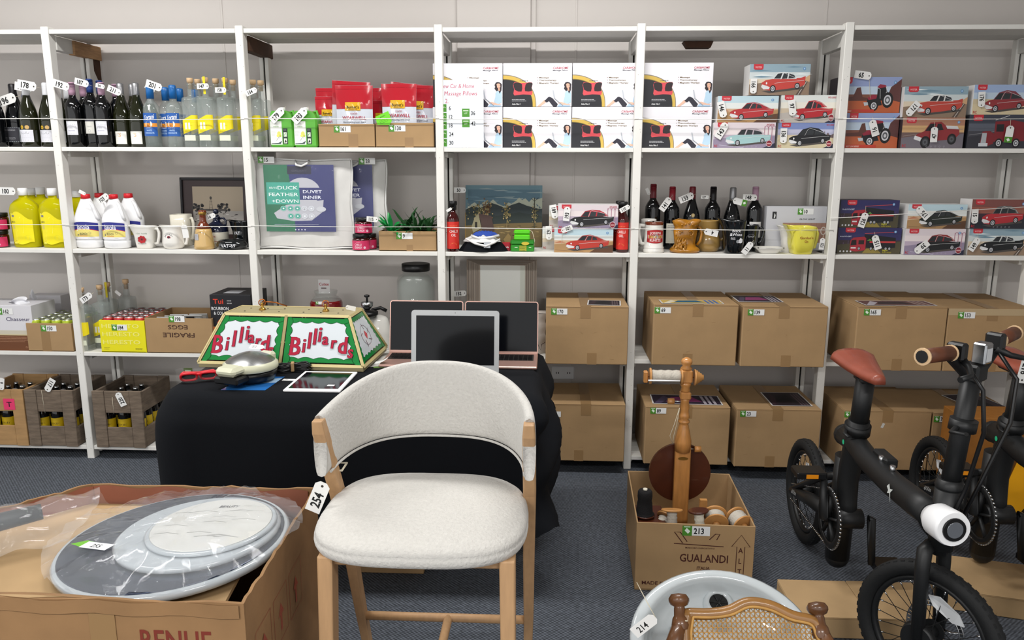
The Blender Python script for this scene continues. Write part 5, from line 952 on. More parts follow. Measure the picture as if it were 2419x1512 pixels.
t = jug('ceramic_jug', 'black whisky jug with white letters and two small dogs', 1732, .05, Z2, .152, .052, 'ceramic_black', PFJ, hs=1, spout=-1, handle=False, sq=1.2, art=bw_art, ar=(.0506, 0), xo=.0)
jug('ceramic_jug', 'smaller black jug with round emblem and handle, behind the black whisky jug', 1768, .14, Z2, .125, .046, 'ceramic_black', PFJ, hs=1, spout=0, hx=.6, hz=(.3, .85), art=lambda p, H: (p.ring(-.0, H*.45, .024, .028, .001, 'A8A8AC'), p.text('BLACK', .0, H*.55, .008, 'C8C8CC', al='c'), p.text('WHITE', .0, H*.3, .008, 'C8C8CC', al='c')), ar=(.0464, 0))
tagpx(t, (1776, 573), (1756, 599), '11', -.01)
x = at(1816, 592, .05); t = thing('ashtray', 'white square ashtray with black corners', 'ashtray', (x.x, .06, Z2)); m = M(); m.lathe([(.038, 0), (.045, .004), (.05, .012), (.065, .024), (.067, .027), (.06, .027), (.046, .014), (.001, .01)], 'ceramic_white', 32, cap=False, sq=3, sy=.7); m.build('ashtray_body', t)
m = M(); p = Pr(m, top(-.03, -.056, .0275)); p.text('BLACK & WHITE', .03, .004, .006, '22222A', al='c', w=.045); m.build('lettering', t)
m = M(); m.box(-.062, -.054, -.048, -.04, .026, .0295, 'ceramic_black', .002); m.box(.054, .062, -.048, -.04, .026, .0295, 'ceramic_black', .002); o = m.build('black_corners', t)
a, b = at(1806, 585, .17), at(1955, 488, .17); t = closed_box('glow_light_box', 'white box of a glow light behind the yellow jug, lot sticker 10', a.x, b.x, .17, .25, Z2, b.z, col='C4C4C8'); W, H = b.x-a.x, b.z-Z2
m = M(); p = Pr(m, front(-W/2, 0, -.0003)); p.rect(.095*W, .72*H, .165*W, .88*H, '1A1A1C'); p.poly([(.12*W, .74*H), (.13*W, .85*H), (.15*W, .8*H), (.14*W, .73*H)], 'D0D0D0'); p.text('GLOW LIGHT', .55*W, .78*H-.018, .008, '2C2C30', w=.26*W, bold=.03)
p.rect(.28*W, .18*H, W, .63*H, 'A07A68')
for i in range(8): p.line([((.3+.09*i)*W, .18*H), ((.3+.09*i)*W, .63*H)], .0008, '7A5848')
for i in range(5): p.ring((.36+.15*i)*W, .45*H, .014, .02, .005, 'D8CCC0', 16)
m.build('box_print', t); s = at(1884, 507, .17); sticker(t, s.x-(a.x+b.x)/2, s.z-Z2, 0, '10', .95)
jug('ceramic_jug', 'plain cream jug peeping out behind the yellow jug', 1866, .125, Z2, .118, .046, 'ceramic_white', PFJ, hs=1, spout=-1, handle=False)
t = jug('ceramic_jug', 'yellow square gin jug with brown lettering and lot tag 121', 1890, .05, Z2, .126, .055, 'ceramic_yellow', [(.72, 0), (.78, .02), (.95, .35), (1., .7), (1.02, .98), (1.02, 1.), (.95, 1.), (.92, .96), (.85, .3), (.7, .08), (.001, .07)], hs=1, spout=-1, sq=2.6, hx=.5, hz=(.2, .86), art=lambda p, H: (p.text("Gordon's", 0.002, H*.57, .011, 'A05A28', al='c', w=.058, bold=.02), p.text('Gin', .002, H*.44, .011, 'A05A28', al='c', bold=.02)), ar=(.0556, 0), xo=.004); t.rotation_euler[2] = .1
tagpx(t, (1942, 563), (1938, 590), '121', -.014, to=(1944, 556))
# ---- bay six
model_box('night scene lorry box with lot tag 126, upper of the two', 1982, 2126, 474, 538, YA, 'night', 'A02834', 'A02834', 'truck', sidec='1C1A34', edge='1C1A34', num='126', h=(2046, 503), e=(2033, 537), z0=Z2+.1206, H=.126, logo=.05)
model_box('night scene lorry box with a thin lot tag, lower of the two', 1976, 2131, 540, 601, YA, 'night', 'A02834', 'A02834', 'truck', sidec='1C1A34', edge='1C1A34', num='115', h=(2066, 556), e=(2075, 589), z0=Z2, H=.12, logo=.05)
model_box('model car box with black and red car, lot tag 39, on the shelf', 2134, 2282, 543, 602, .03, 'arch', '16181A', '8A2C2C', 'classic', medal=1, num='39', h=(2162, 596), e=(2193, 572), z0=Z2, H=.119)
model_box('model car box with dark green muscle car and crooked lot tag 176', 2141, 2286, 487, 542, .035, 'desert', '1E2620', '1A201C', 'muscle', num='176', h=(2168, 490), e=(2192, 516), z0=Z2+.1196, H=.11)
model_box('model car box with black and white finned car at the lower right', 2284, 2432, 541, 601, .035, 'coast', '14181A', 'C4C8C4', 'fin', num='149', h=(2312, 563), e=(2292, 592), z0=Z2, H=.121)
model_box('model car box with red wagon on black ground, lot tag 15, upper right', 2290, 2432, 473, 539, .03, 'rust', 'B02C34', '6A6A68', 'classic', black=1, num='15', h=(2302, 528), e=(2304, 494), z0=Z2+.1216, H=.132)
# ================================================================ shelf three and the bottom shelf
def card_box(label, x0, x1, y0, y1, z, h, num=None, spx=None, sheet=None, tapes=True, name='shipping_carton', mt='card', group='taped brown shipping cartons', seed=0, ttape=False, rz=0, sh=.008):
    t = thing(name, label, 'carton', ((x0+x1)/2, y0, z), rz, group); W = (x1-x0)/2; D = y1-y0; r = random.Random(seed)
    m = M(); m.box(-W, W, 0, D, 0, h-.003, mt, .003); m.build('carton_body', t)
    for s in (-1, 1):
        m = M(); a, b = sorted((s*.0012, s*(W-.0005))); m.box(a, b, .0, D, h-.003+.0002, h+(.001 if s > 0 else 0), mt, .001); m.build('top_flap', t)
    if tapes:
        c = r.uniform(-.01, .01)
        m = M(); m.box(c-.024, c+.024, .0, D, h+.0014, h+.0019, 'tape'); m.box(c-.024, c+.024, -.0006, .0, h-.055, h+.0019, 'tape'); m.build('packing_tape', t)
        m = M(); c2 = r.uniform(.0, .06)*(1 if seed % 2 else -1)*.5; m.box(c2-.022, c2+.022, -.0006, 0, 0, .055, 'tape'); m.build('packing_tape', t)
    m = M(); p = Pr(m, front(-W, 0, -.0003)); k = '846742'
    p.line([(.004, .0), (.004, h)], .0012, 'C0A07A'); p.line([(0, h-.006), (W*2, h-.006)], .0012, '7E6240')
    for i in range(5): u, v = r.uniform(.03, 2*W-.03), r.uniform(.02, h-.08); p.line([(u, v), (u+r.uniform(-.02, .02), v+r.uniform(-.008, .008))], .0008, k)
    m.build('creases', t)
    if ttape: m = M(); m.box(-W, W, -.0007, 0, h-.03, h, 'tape_clear'); o = m.build('wide_tape', t); o['label'] = 'pale wide tape along the top edge'
    if num is not None: s = at(spx[0], spx[1], y0); sticker(t, s.x-(x0+x1)/2, s.z-z, -.0008, num, .95)
    if sheet:
        (u0, v0, u1, v1, a, cs, sl) = sheet; g = thing('printed_sheet', sl, 'paper', ((x0+x1)/2+u0, y0+v0, z+h+.0032), a); m = M(); m.box(0, u1-u0, 0, v1-v0, 0, .0004, 'print', 0, 'D8D4D0'); m.build('sheet_paper', g)
        m = M(); p = Pr(m, top(0, 0, .0006)); w_, h_ = u1-u0, v1-v0; p.rect(.006, .006, w_-.006, h_-.006, cs[0]); p.poly([(.2*w_, .25*h_), (.3*w_, .75*h_), (.6*w_, .8*h_), (.72*w_, .3*h_)], cs[1]); p.poly([(.02*w_, .04*h_), (.2*w_, .9*h_), (.26*w_, .6*h_), (.12*w_, .04*h_)], cs[2])
        for i in range(3): p.poly([((.74+.07*i)*w_, .05*h_), ((.78+.07*i)*w_, .05*h_), ((.76+.07*i)*w_, .9*h_), ((.72+.07*i)*w_, .9*h_)], cs[3])
        m.build('picture_print', g)
    return t
DK = ('2A2228', '14141A', '3A2830', '5A4A50'); PK = ('2A2030', '8A3468', '4A4058', 'A8A0A8'); BL = ('C8A858', '1E5A78', 'D8D0B8', '4A6AA8')
D_ = .40
card_box('brown carton with lot sticker 170 on the third shelf beside the laptops', 2.993, 3.372, -.105, .285, Z3, .2735, '170', (1302, 743), (-.0, .03, .155, .16, -.08, DK, 'dark printed sheet lying on the carton beside the laptops'), seed=1)
card_box('brown carton with lot sticker 69 on the third shelf right of the fourth post', 3.486, 3.872, -.094, .285, Z3, .2855, '69', (1546, 740), (-.155, .01, .13, .11, .02, BL, 'yellow and blue printed sheet on the carton right of the fourth post'), seed=2)
card_box('brown carton with lot sticker 139 on the third shelf left of the fifth post', 3.89, 4.272, -.100, .285, Z3, .2825, '139', (1766, 745), (-.19, .1, .02, .27, .0, PK, 'dark purple printed sheet at the back of the carton left of the fifth post'), seed=3)
card_box('brown carton with lot sticker 165 on the third shelf right of the fifth post', 4.387, 4.781, -.138, .283, Z3, .2945, '165', (2040, 745), (-.16, .01, .16, .13, .03, ('6A4A48', '3A2C30', 'B8B0B8', 'A08880'), 'reddish printed sheet on the carton right of the fifth post'), seed=4)
card_box('brown carton with pale tape and lot sticker 153 at the right of the third shelf', 4.786, 5.165, -.136, .285, Z3, .2885, '153', (2262, 752), None, seed=5, ttape=True)
card_box('brown carton with lot sticker 79 on the bottom shelf beside the black cloth', 2.99, 3.374, -.078, .288, Z4, .2845, '79', (1288, 985), None, seed=6)
card_box('brown carton with lot sticker 89 behind the spinning wheel', 3.466, 3.862, -.096, .288, Z4, .2845, '89', (1536, 977), (-.16, .04, .17, .19, -.03, PK, 'dark pink printed sheet behind the spinning wheel'), seed=7)
card_box('brown carton with lot sticker 23 on the bottom shelf left of the fifth post', 3.888, 4.277, -.11, .288, Z4, .2845, '23', (1748, 984), (-.02, .05, .17, .27, .0, DK, 'dark framed printed sheet on the bottom carton left of the fifth post'), seed=8)
card_box('brown carton with torn lot sticker behind the seat post of the front bicycle', 4.38, 4.775, -.115, .285, Z4, .2885, '', (1994, 986), None, seed=9)
card_box('brown carton with lot sticker 7 at the right of the bottom shelf', 4.782, 5.165, -.112, .285, Z4, .283, '7', (2205, 997), (.02, .04, .2, .28, .2, DK, 'dark printed sheet on the carton behind the handlebar post'), seed=10)
m = M(); q = at(2080, 1010, -.117); t = [o for o in C.objects if o.name.startswith('shipping_carton') and o.parent is None][8]; p = Pr(m, lambda u, v, h: (q.x-t.location.x+u, -.0008-h, q.z-t.location.z+v)); p.poly([(0, 0), (.012, -.003), (.02, .018), (.009, .022)], 'C8C6C0'); m.build('paper_scrap', t)
# plastic wrapped bundle between laptop and carton
q = at(1278, 800, .1); t = thing('wrapped_bundle', 'white bundle in clear plastic squeezed between laptop and carton', 'package', (q.x-.02, .1, Z3)); m = M(); m.grid(lambda u, v: ((u-.5)*.085+.004*math.sin(v*21), -.004*math.sin(u*PI)*4+.003*math.sin(v*17+u*9), v*.2), 8, 16, 'paper', 'B8B0A8'); m.grid(lambda u, v: ((u-.5)*.085+.004*math.sin(v*21), .08, v*.2), 2, 4, 'paper', 'B8B0A8'); m.grid(lambda u, v: ((u-.5)*.085, v*.08, .2), 2, 2, 'paper', 'B8B0A8'); m.build('paper_bundle', t); m = M(); p = Pr(m, front(-.04, 0, -.021)); p.line([(.045, .05), (.06, .02), (.064, .05), (.08, .06)], .003, '3A2A24'); m.build('ink_scribble', t)
# framed mirror; its bright reflection is painted on as flat white boards
a, b = at(1103, 845, .235), at(1268, 612, .235); t = thing('leaning_frame', 'large framed mirror with ribbed taupe border, its white reflection painted on', 'picture', (a.x, .262, Z3)); W = b.x-a.x; H = .44; t.rotation_euler = (-.03, 0, 0)
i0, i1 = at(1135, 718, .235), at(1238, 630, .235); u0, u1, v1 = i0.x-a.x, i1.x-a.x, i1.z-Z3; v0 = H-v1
m = M(); n = 6
for k in range(n):
    e = k/n; f = (k+1)/n; A = (u0*e, v0*e, W-(W-u1)*e, H-(H-v1)*e); B = (u0*f, v0*f, W-(W-u1)*f, H-(H-v1)*f); y0, y1 = -.012, -.012+.006
    for (pa, pb, pc, pd) in ((0, 1, 0, 1), ):
        V = [(A[0], y0, A[1]), (A[2], y0, A[1]), (A[2], y0, A[3]), (A[0], y0, A[3]), (B[0], y1, B[1]), (B[2], y1, B[1]), (B[2], y1, B[3]), (B[0], y1, B[3])]
        m.add(V, [(0, 1, 5, 4), (1, 2, 6, 5), (2, 3, 7, 6), (3, 0, 4, 7)], 'paper', 'B0A498' if k % 2 else 'A3968A'); V2 = [(q[0], q[1] if i < 4 else q[1]-.0, q[2]) for i, q in enumerate(V)]
m.box(0, W, -.005, .0, 0, H, 'paper', 0, '9A8C80'); m.build('ribbed_border', t)
m = M(); m.box(u0-.004, u1+.004, -.0075, -.0055, v0-.004, v1+.004, 'print', 0, 'ECEEE8'); m.box(u1-.02, u1+.004, -.0095, -.0076, v0, v1, 'print', 0, 'D8DCD0'); m.build('painted_reflection', t)
tagpx(t, (1101, 694), (1072, 696), '152', .18, string=False)
# ---- third shelf, bay three: jars and kitchen things behind the lamp
q = at(773, 760, .16); t = thing('storage_jar', 'red glass jar with glass collar holding a white card', 'jar', (q.x, .16, Z3)); m = M(); m.lathe([(.07, 0), (.078, .01), (.08, .232), (.074, .245)], 'red_glass', 32); m.build('jar_body', t); m = M(); m.lathe([(.074, .245), (.06, .262), (.05, .266), (.056, .28), (.058, .292), (.052, .294)], 'thin_glass', 32, cap=False); m.build('glass_collar', t)
m = M(); m.box(-.028, .03, -.03, -.029, .282, .352, 'print', .0004, 'D8D6D4'); p = Pr(m, front(-.028, .282, -.0303)); p.text('Cutex', .004, .04, .015, 'A02834', w=.05, bold=.04); p.rect(.014, .024, .04, .03, '7A6A6A'); m.build('white_card', t); s_ = sticker(t, -.03, .236, -.082, '', .5)
q = at(985, 760, .14); t = thing('glass_jar', 'large empty glass jar with a black screw lid', 'jar', (q.x, .14, Z3)); H = at(985, 622, .14).z-Z3
m = M(); m.lathe([(.086, 0), (.094, .008), (.095, .1), (.095, H-.085), (.086, H-.06), (.066, H-.05), (.064, H-.028)], 'thin_glass', 36); m.lathe([(.09, .01), (.091, H-.088), (.06, H-.056)], 'thin_glass', 36, cap=False); m.build('jar_body', t); m = M(); m.lathe([(.067, H-.036), (.069, H-.034), (.069, H-.002), (.064, H)], 'black_plastic', 32); m.build('lid', t)
q = at(870, 800, .06); t = thing('coffee_press', 'glass coffee maker with a black knob behind the lamp', 'coffee maker', (q.x, .06, Z3)); h = at(870, 708, .06).z-Z3
m = M(); m.ball((.012, 0, .065), .062, 'thin_glass', 24, 12); m.lathe([(.026, .12), (.03, .15), (.034, h-.075)], 'thin_glass', 24, cap=False); m.build('glass_body', t); m = M(); m.lathe([(.03, h-.085), (.052, h-.075), (.052, h-.06), (.02, h-.052)], 'black_plastic', 24); m.build('lid', t); m = M(); m.lathe([(.012, h-.05), (.028, h-.03), (.03, h-.012), (.024, h-.01)], 'silver', 20); m.build('strainer_bowl', t); m = M(); m.lathe([(.005, h-.02), (.005, h+.01), (.013, h+.014), (.013, h+.022), (.004, h+.025)], 'black_plastic', 16); m.build('knob', t)
q = at(903, 800, .23); t = thing('kettle', 'white kettle with black handle partly behind the left laptop', 'kettle', (q.x, .12, Z3)); m = M(); m.lathe([(.075, 0), (.078, .01), (.07, .1), (.055, .16), (.045, .17), (.02, .18)], 'ceramic_white', 28); m.build('kettle_body', t); m = M(); m.tube([(-.03, 0, .17), (-.02, 0, .205), (.02, 0, .215), (.05, 0, .2)], .009, 'black_plastic', 10); m.build('handle', t); m = M(); m.tube([(-.055, 0, .11), (-.08, 0, .15), (-.09, 0, .17)], [.016, .011, .008], 'ceramic_white', 10); m.build('spout', t)
# ---- bay two, shelf three
for px, pt, Y, lb, lab in ((219, 672, .05, 'clear gin bottle with yellow label in front beside the yellow carton', True), (243, 664, .13, 'clear gin bottle behind the yellow carton, second from the post', True), (262, 660, .19, 'clear gin bottle with yellow seal strip behind the yellow carton', True), (285, 652, .24, 'rearmost clear gin bottle, right of the strip sealed one', True), (205, 690, .2, 'clear gin bottle at the back against the first white post', True)):
    H = at(px, pt, Y).z-Z3; t = gin(px, 760, Y, Z3, lb, H, 'clear gin bottles behind the yellow carton', strip=(px == 262))
    if px == 219: tagpx(t, (236, 695), (212, 712), '173', -.014)
    if px == 262: tagpx(t, (272, 688), (285, 698), '', .14, back=True)
settle(Z3)
def cans(x0, y0, z, nx, ny, label, top_, group, H=.122, r=.0265):
    t = None
    for j in range(ny):
        for i in range(nx):
            p_ = (x0+r+i*2*r*1.01, y0+r+j*2*r*1.01, z)
            if t is None:
                t = thing('drink_can', label, 'can', p_, 0, group); m = M(); m.lathe([(r*.8, 0), (r*.985, .008), (r*.985, H-.012), (r*.9, H-.004)], top_, 16); m.build('can_body', t); m = M(); m.lathe([(r*.9, H-.006), (r*.92, H), (r*.8, H-.001), (r*.76, H-.006), (.001, H-.006)], 'silver', 16, cap=False); m.box(-.004, .004, -.01, .002, H-.0055, H-.003, 'silver'); m.build('can_lid', t)
            else: dup(t, p_)
SPEC['can_lime'] = dict(col='A8B830', rough=.3, metal=.3); SPEC['can_red'] = dict(col='B83A34', rough=.3, metal=.3); SPEC['yellow_card'] = dict(col='E6DC10', rough=.5)
a, b = at(70, 832, .0), at(180, 765, .0); x0, x1 = a.x-.004, a.x+.224; t = open_carton('carton', 'open brown carton of lime rimmed cans with lot sticker 150', x0, x1, .002, .29, Z3, b.z-Z3); ctape(t, -.02, .13, .045); s = at(97, 783, 0); sticker(t, s.x-t.location.x, s.z-Z3, 0, '150'); cans(x0+.0055, .009, Z3+.005, 4, 5, 'slim can with a lime rim in the open brown carton', 'can_lime', 'lime rimmed cans', b.z-Z3+.012)
a, b = at(240, 832, .0), at(351, 758, .0); x0, x1 = a.x, at(346.5, 833, .0).x; t = open_carton('carton', 'bright yellow open carton full of red rimmed cans', x0, x1, .002, .29, Z3, b.z-Z3, mt='yellow_card', inner='yellow_card'); W = (x1-x0)/2; H = b.z-Z3
m = M(); p = Pr(m, front(-W, 0, -.0006))
for k in range(3): p.text('HERESTO', .012, H*(.26+.25*k), .021, 'F2EC7A', w=2*W-.04, bold=.04)
smalltext(p, .015, .045, .022, 2, .006, '6A6410', .0016); smalltext(p, 2*W-.055, 2*W-.015, .02, 2, .006, '6A6410', .0016); m.build('carton_print', t); s = at(264, 781, 0); sticker(t, s.x-t.location.x, s.z-Z3, -.0004, '184'); cans(x0+.0055, .009, Z3+.005, 4, 5, 'slim can with a red rim in the bright yellow carton', 'can_red', 'red rimmed cans', H+.01)
a, b = at(348, 833, .0), at(499, 753, .0); t = open_carton('carton', 'open brown egg carton with its printing upside down', a.x, b.x, .002, .285, Z3, b.z-Z3); W = (b.x-a.x)/2; H = b.z-Z3
m = M(); p = Pr(m, lambda u, v, h: (W-u, -.0006-h, H-v)); p.text('EGGS', W+.004, .035, .0205, '4A2E20', al='c', w=.098, bold=.03); p.text('FRAGILE', W+.002, .073, .0225, '4A2E20', al='c', w=.158, bold=.03); m.build('carton_print', t); s = at(399, 761, 0); sticker(t, s.x-t.location.x, s.z-Z3, -.0004, '198')
for i in range(8):
    g = thing('sachet', 'grey and white sachet in the open egg carton', 'packet', (a.x+.07+(i % 2)*.1+(i//4)*.012, .03+.028*(i//2)*2+.008, Z3+H*.62+.004*(i % 3)), .05*(i % 3-1), 'sachets in the egg carton'); g.rotation_euler = (.5, 0, .04*(i-3))
    m = M(); m.box(-.045, .045, 0, .006, 0, .055, 'paper', .002, 'B8B8B6'); m.build('sachet_body', g); m = M(); p = Pr(m, front(-.045, 0, -.0003)); p.rect(.01, .028, .05, .048, '3A3A3C'); p.rect(.056, .01, .08, .046, 'DCDCDA'); m.build('sachet_print', g)
a, b = at(503, 832, .02), at(597, 773, .02); t = closed_box('soup_box', 'white and orange box under the black bourbon box', a.x, b.x, .02, .2, Z3, b.z-Z3+Z3, col='DCD8D0'); m = M(); p = Pr(m, front(-(b.x-a.x)/2, 0, -.0003)); p.rect(0, .095, .2, b.z-Z3, 'D8702C'); p.rect(.006, .03, .014, .09, 'B83048'); p.rect(.018, .02, .04, .085, 'B8C870'); m.build('box_print', t)
zz = b.z+.0008; a, b = at(500, 772, .02), at(586, 697, .02); t = closed_box('bourbon_box', 'black box with red and white bourbon lettering beside the second post', a.x, b.x+.012, .02, .24, zz, b.z, mt='card_black'); W = (b.x+.012-a.x)/2; H = b.z-zz
m = M(); p = Pr(m, front(-W, 0, -.0003)); p.text('Tui', .016, H*.72, .024, 'D83A20', w=.05, bold=.05); p.text('BOURBON', .006, H*.52, .0165, 'D8D8D8', w=.085, bold=.04); p.text('& COLA', .016, H*.38, .015, 'D8D8D8', w=.06, bold=.04); p.poly([(.03, .02), (.04, .035), (.05, .02), (.04, .012)], 'D8502A')
smalltext(p, .085, .11, H*.8, 2, .012, 'B0B0B0', .004); p.mp = lambda u, v, h: (W+.0003+h, u, v); p.rect(.02, H*.7, .12, H*.9, 'B83A24'); p.mp = top(-W, 0, H+.0003); p.rect(.05, .04, .13, .14, 'A8A8AC'); m.build('box_print', t)
# ---- bay one, shelf three
a, b = at(-60, 830, .01), at(72, 722, .01); t = closed_box('wine_cask_box', 'white and brown boxed wine cask with lot sticker 162', a.x, b.x, .01, .2, Z3, b.z, col='D6D4D8'); W = (b.x-a.x)/2; H = b.z-Z3
m = M(); p = Pr(m, front(-W, 0, -.0003)); p.rect(0, 0, 2*W, H*.36, '6A3E20'); p.rect(0, H*.34, 2*W, H*.36, 'C8B88C'); p.text('Chasseur', 2*W-.012, H*.66, .019, '55506A', al='r', w=.12); p.rect(0, H*.36, 2*W, H*.45, 'C8C0AC'); smalltext(p, .12, 2*W-.03, H*.3, 4, .008, 'C09070', .0015); 
for i in range(3): p.ring(2*W-.018-.013*i, .018, .005, .005, .0012, 'C09070', 10)
m.build('box_print', t); s = at(-10, 744, 0); sticker(t, s.x-t.location.x, s.z-Z3, -.0004, '162', 1.05)
a, b = at(70, 822, .205), at(118, 705, .205); t = closed_box('wine_cask_box', 'plain white boxed wine cask behind the can carton', a.x-.03, b.x, .292, .37, Z3, b.z-.0, col='C8C6CA')
def crumple(name, label, px, py, Y, z, W, H, col, seed, D=.05):
    q = at(px, py, Y); t = thing(name, label, 'bag', (q.x, Y, z)); r = random.Random(seed); ph = [r.uniform(0, 6) for _ in range(4)]; m = M()
    m.grid(lambda u, v: (W*(u-.5)*(1-.5*v)+.01*math.sin(v*6+ph[0]), D*math.sin(u*7+ph[1]+v*3)*.4+.01*math.sin(v*13), H*v*(1+.25*math.sin(u*5+ph[2]))), 12, 12, 'paper', col); m.build('bag_sheet', t); return t
crumple('plastic_bag', 'crumpled white plastic bag on top of the boxed wine', 42, 722, .06, Z3+.206, .15, .045, 'DCDCE0', 1); crumple('plastic_bag', 'crumpled white plastic bag hanging between the wine boxes', 90, 745, .18, Z3+.12, .05, .13, 'D0D0D4', 2, .02)
# ---- bottle crates
def crate(label, x0, x1, y0, D, z, H, mt, cargo=True):
    t = thing('bottle_crate', label, 'crate', ((x0+x1)/2, y0, z), 0, 'wooden bottle crates'); W = (x1-x0)/2; th = .014
    for yy in (0, D-th):
        for s in (-1, 1): m = M(); a, b = sorted((s*W, s*(W-.06))); m.box(a, b, yy-.002 if yy == 0 else yy, yy+th, 0, H, mt, .002); m.build('end_stile', t)
        for v0, v1 in ((0, .105), (H-.115, H-.001)): m = M(); m.box(-W+.061, W-.061, yy+.001, yy+th-.001, v0+.002, v1, mt, .002); m.build('end_board', t)
    for s in (-1, 1):
        for v0, v1 in ((.004, .1), (H-.11, H-.004)): m = M(); a, b = sorted((s*(W-.0005), s*(W-th))); m.box(a, b, th+.001, D-th-.001, v0, v1, mt, .002); m.build('side_board', t)
    m = M(); m.box(-W+th+.001, W-th-.001, th+.001, D-th-.001, .004, .014, mt); m.build('crate_base', t); return t
crp = None
def crate_bottles(x0, x1, y0, D, z, label, skip=()):
    global crp
    n = 0
    for j in range(4):
        for i in range(3):
            p_ = (x0+.047+i*(x1-x0-.094)/2, y0+.055+j*(D-.11)/3, z+.0155)
            if (i, j) in skip: continue
            if crp is None:
                crp = thing('beer_bottle', label, 'bottle', p_, 0, 'dark beer bottles in the crates'); m = M(); m.lathe([(.028, 0), (.0315, .004), (.0315, .14), (.027, .165), (.015, .2), (.0125, .235)], 'dark_glass', 18); m.build('bottle_body', crp)
                m = M(); m.lathe([(.0135, .233), (.0148, .236), (.013, .246), (.010, .248)], 'chrome', 16); m.build('crown_cap', crp); m = M(); p = Pr(m, cyl(.0319, 0)); p.curved = True; p.rect(-.05, .075, .05, .125, 'C8A818', 18); p.text('EXPORT', 0, .09, .012, '2A2410', al='c', bold=.04, w=.045); m.build('label', crp)
            else: dup(crp, p_, label=label)
CH = at(120, 922, -.02).z-Z4
for x0, x1, lb, mt, bl in ((.748, .998, 'weathered grey bottle crate with a twisted lot tag, right of the first post', 'old_crate', 'dark bottle in the crate right of the first post'), (.402, .650, 'weathered brown bottle crate with lot tag 117, left of the first post', 'old_crate', 'dark bottle in the crate left of the first post'), (.145, .395, 'pale pine bottle crate with a pink note at the left edge', 'new_crate', 'dark bottle in the pale pine crate')):
    t = crate(lb, x0, x1, -.02, .3, Z4, CH, mt); crate_bottles(x0, x1, -.02, .3, Z4, bl)
    if x0 > .7: tagpx(t, (277, 928), (293, 959), '220', -.024, string=False); m = M(); m.tube([(-.02, -.003, CH*.9), (-.02, -.003, CH*.6)], .0009, 'string', 5); m.build('tag_string', t)
    elif x0 > .4: tagpx(t, (110, 924), (125, 896), '117', -.024, string=False); m = M(); m.tube([(-.03, -.003, CH), (-.025, -.003, CH*.6)], .0009, 'string', 5); m.build('tag_string', t)
    else:
        tagpx(t, (3, 921), (4, 893), '9', -.024, string=False, s=.9)
        m = M(); q = at(10, 968, -.023); p = Pr(m, lambda u, v, h: (q.x-t.location.x+u, -.003-h, q.z-Z4+v)); p.rect(0, 0, .058, .058, 'E03A6A'); p.text('T', .029, .016, .026, '2A1018', al='c', bold=.05, w=.026); m.build('pink_note', t)
# ================================================================ the table under its black cloth
TZ = .70
t = thing('side_table', 'folding table hidden under the black cloth', 'table', (2.31, -.75, 0)); m = M(); m.box(-.56, .60, -.33, .33, TZ-.035, TZ-.012, 'shelf_paint', .004); m.build('tabletop', t)
for sx in (-1, 1):
    for sy in (-1, 1): m = M(); m.tube([(sx*.56, sy*.28, 0), (sx*.56, sy*.28, TZ-.03)], .014, 'black_metal', 10); m.build('leg', t)
def cloth():
    x0, x1, y0, y1 = 1.66, 2.975, -1.115, -.385; R = .05; pts = []
    def arc(cx, cy, a0, a1, n, r): return [(cx+r*math.cos(a0+(a1-a0)*i/n), cy+r*math.sin(a0+(a1-a0)*i/n)) for i in range(n+1)]
    L = [(x0, y1-.03-(y1-y0-.16)*i/14) for i in range(14)]+arc(x0+.13, y0+.13, PI, PI*1.5, 12, .13)+[(x0+.14+(x1-x0-.2)*i/34, y0) for i in range(1, 34)]+arc(x1-R, y0+R, -PI/2, 0, 8, R)+[(x1, y0+R+(y1-y0-.08)*i/22) for i in range(1, 22)]
    n = len(L); m = M(); NV = 26; cx, cy = (x0+x1)/2, (y0+y1)/2
    def f(u, v):
        i = u*(n-1); a = int(min(i, n-2)); s = i-a; x = L[a][0]*(1-s)+L[a+1][0]*s; y = L[a][1]*(1-s)+L[a+1][1]*s
        nx, ny = (L[a+1][1]-L[a][1]), -(L[a+1][0]-L[a][0]); l = math.hypot(nx, ny) or 1; nx, ny = -nx/l*-1, ny/l
        nx, ny = (nx, ny) if (x-cx)*nx+(y-cy)*ny > 0 else (-nx, -ny)
        if v < .2:
            k = v/.2; return (cx+(x-cx)*k, cy+(y-cy)*k, TZ-.0-.006*max(0, (k-.93)/.07)**2)
        k = (v-.2)/.8; left = max(0, 1-abs(i-13)/13); right = 1 if x > x1-.02 else max(0, 1-(x1-x)/.1)
        drop = (.50 if right < .5 else .47)*k; bul = .035*min(1, k*5)
        o = bul+left*.055*math.sin(min(1, k*2.2)*PI/2)*(1-.35*k)+(1-left)*(1-right)*.012*math.sin(x*13)*k
        if right > 0: ph = y*22; o += right*(.022*math.sin(ph+k*7)+.028*math.sin(k*13+ph*.5))*min(1, k*3)
        return (x+nx*o, y+ny*o, TZ-.006-drop+(.015*math.sin(i*.8) if k == 1 else 0))
    m.grid(f, n*2, NV, 'black_cloth')
    return m
tag(cloth().build('tablecloth'), 'black cloth draped over the table in front of the shelves', 'tablecloth')
TZ += .0006
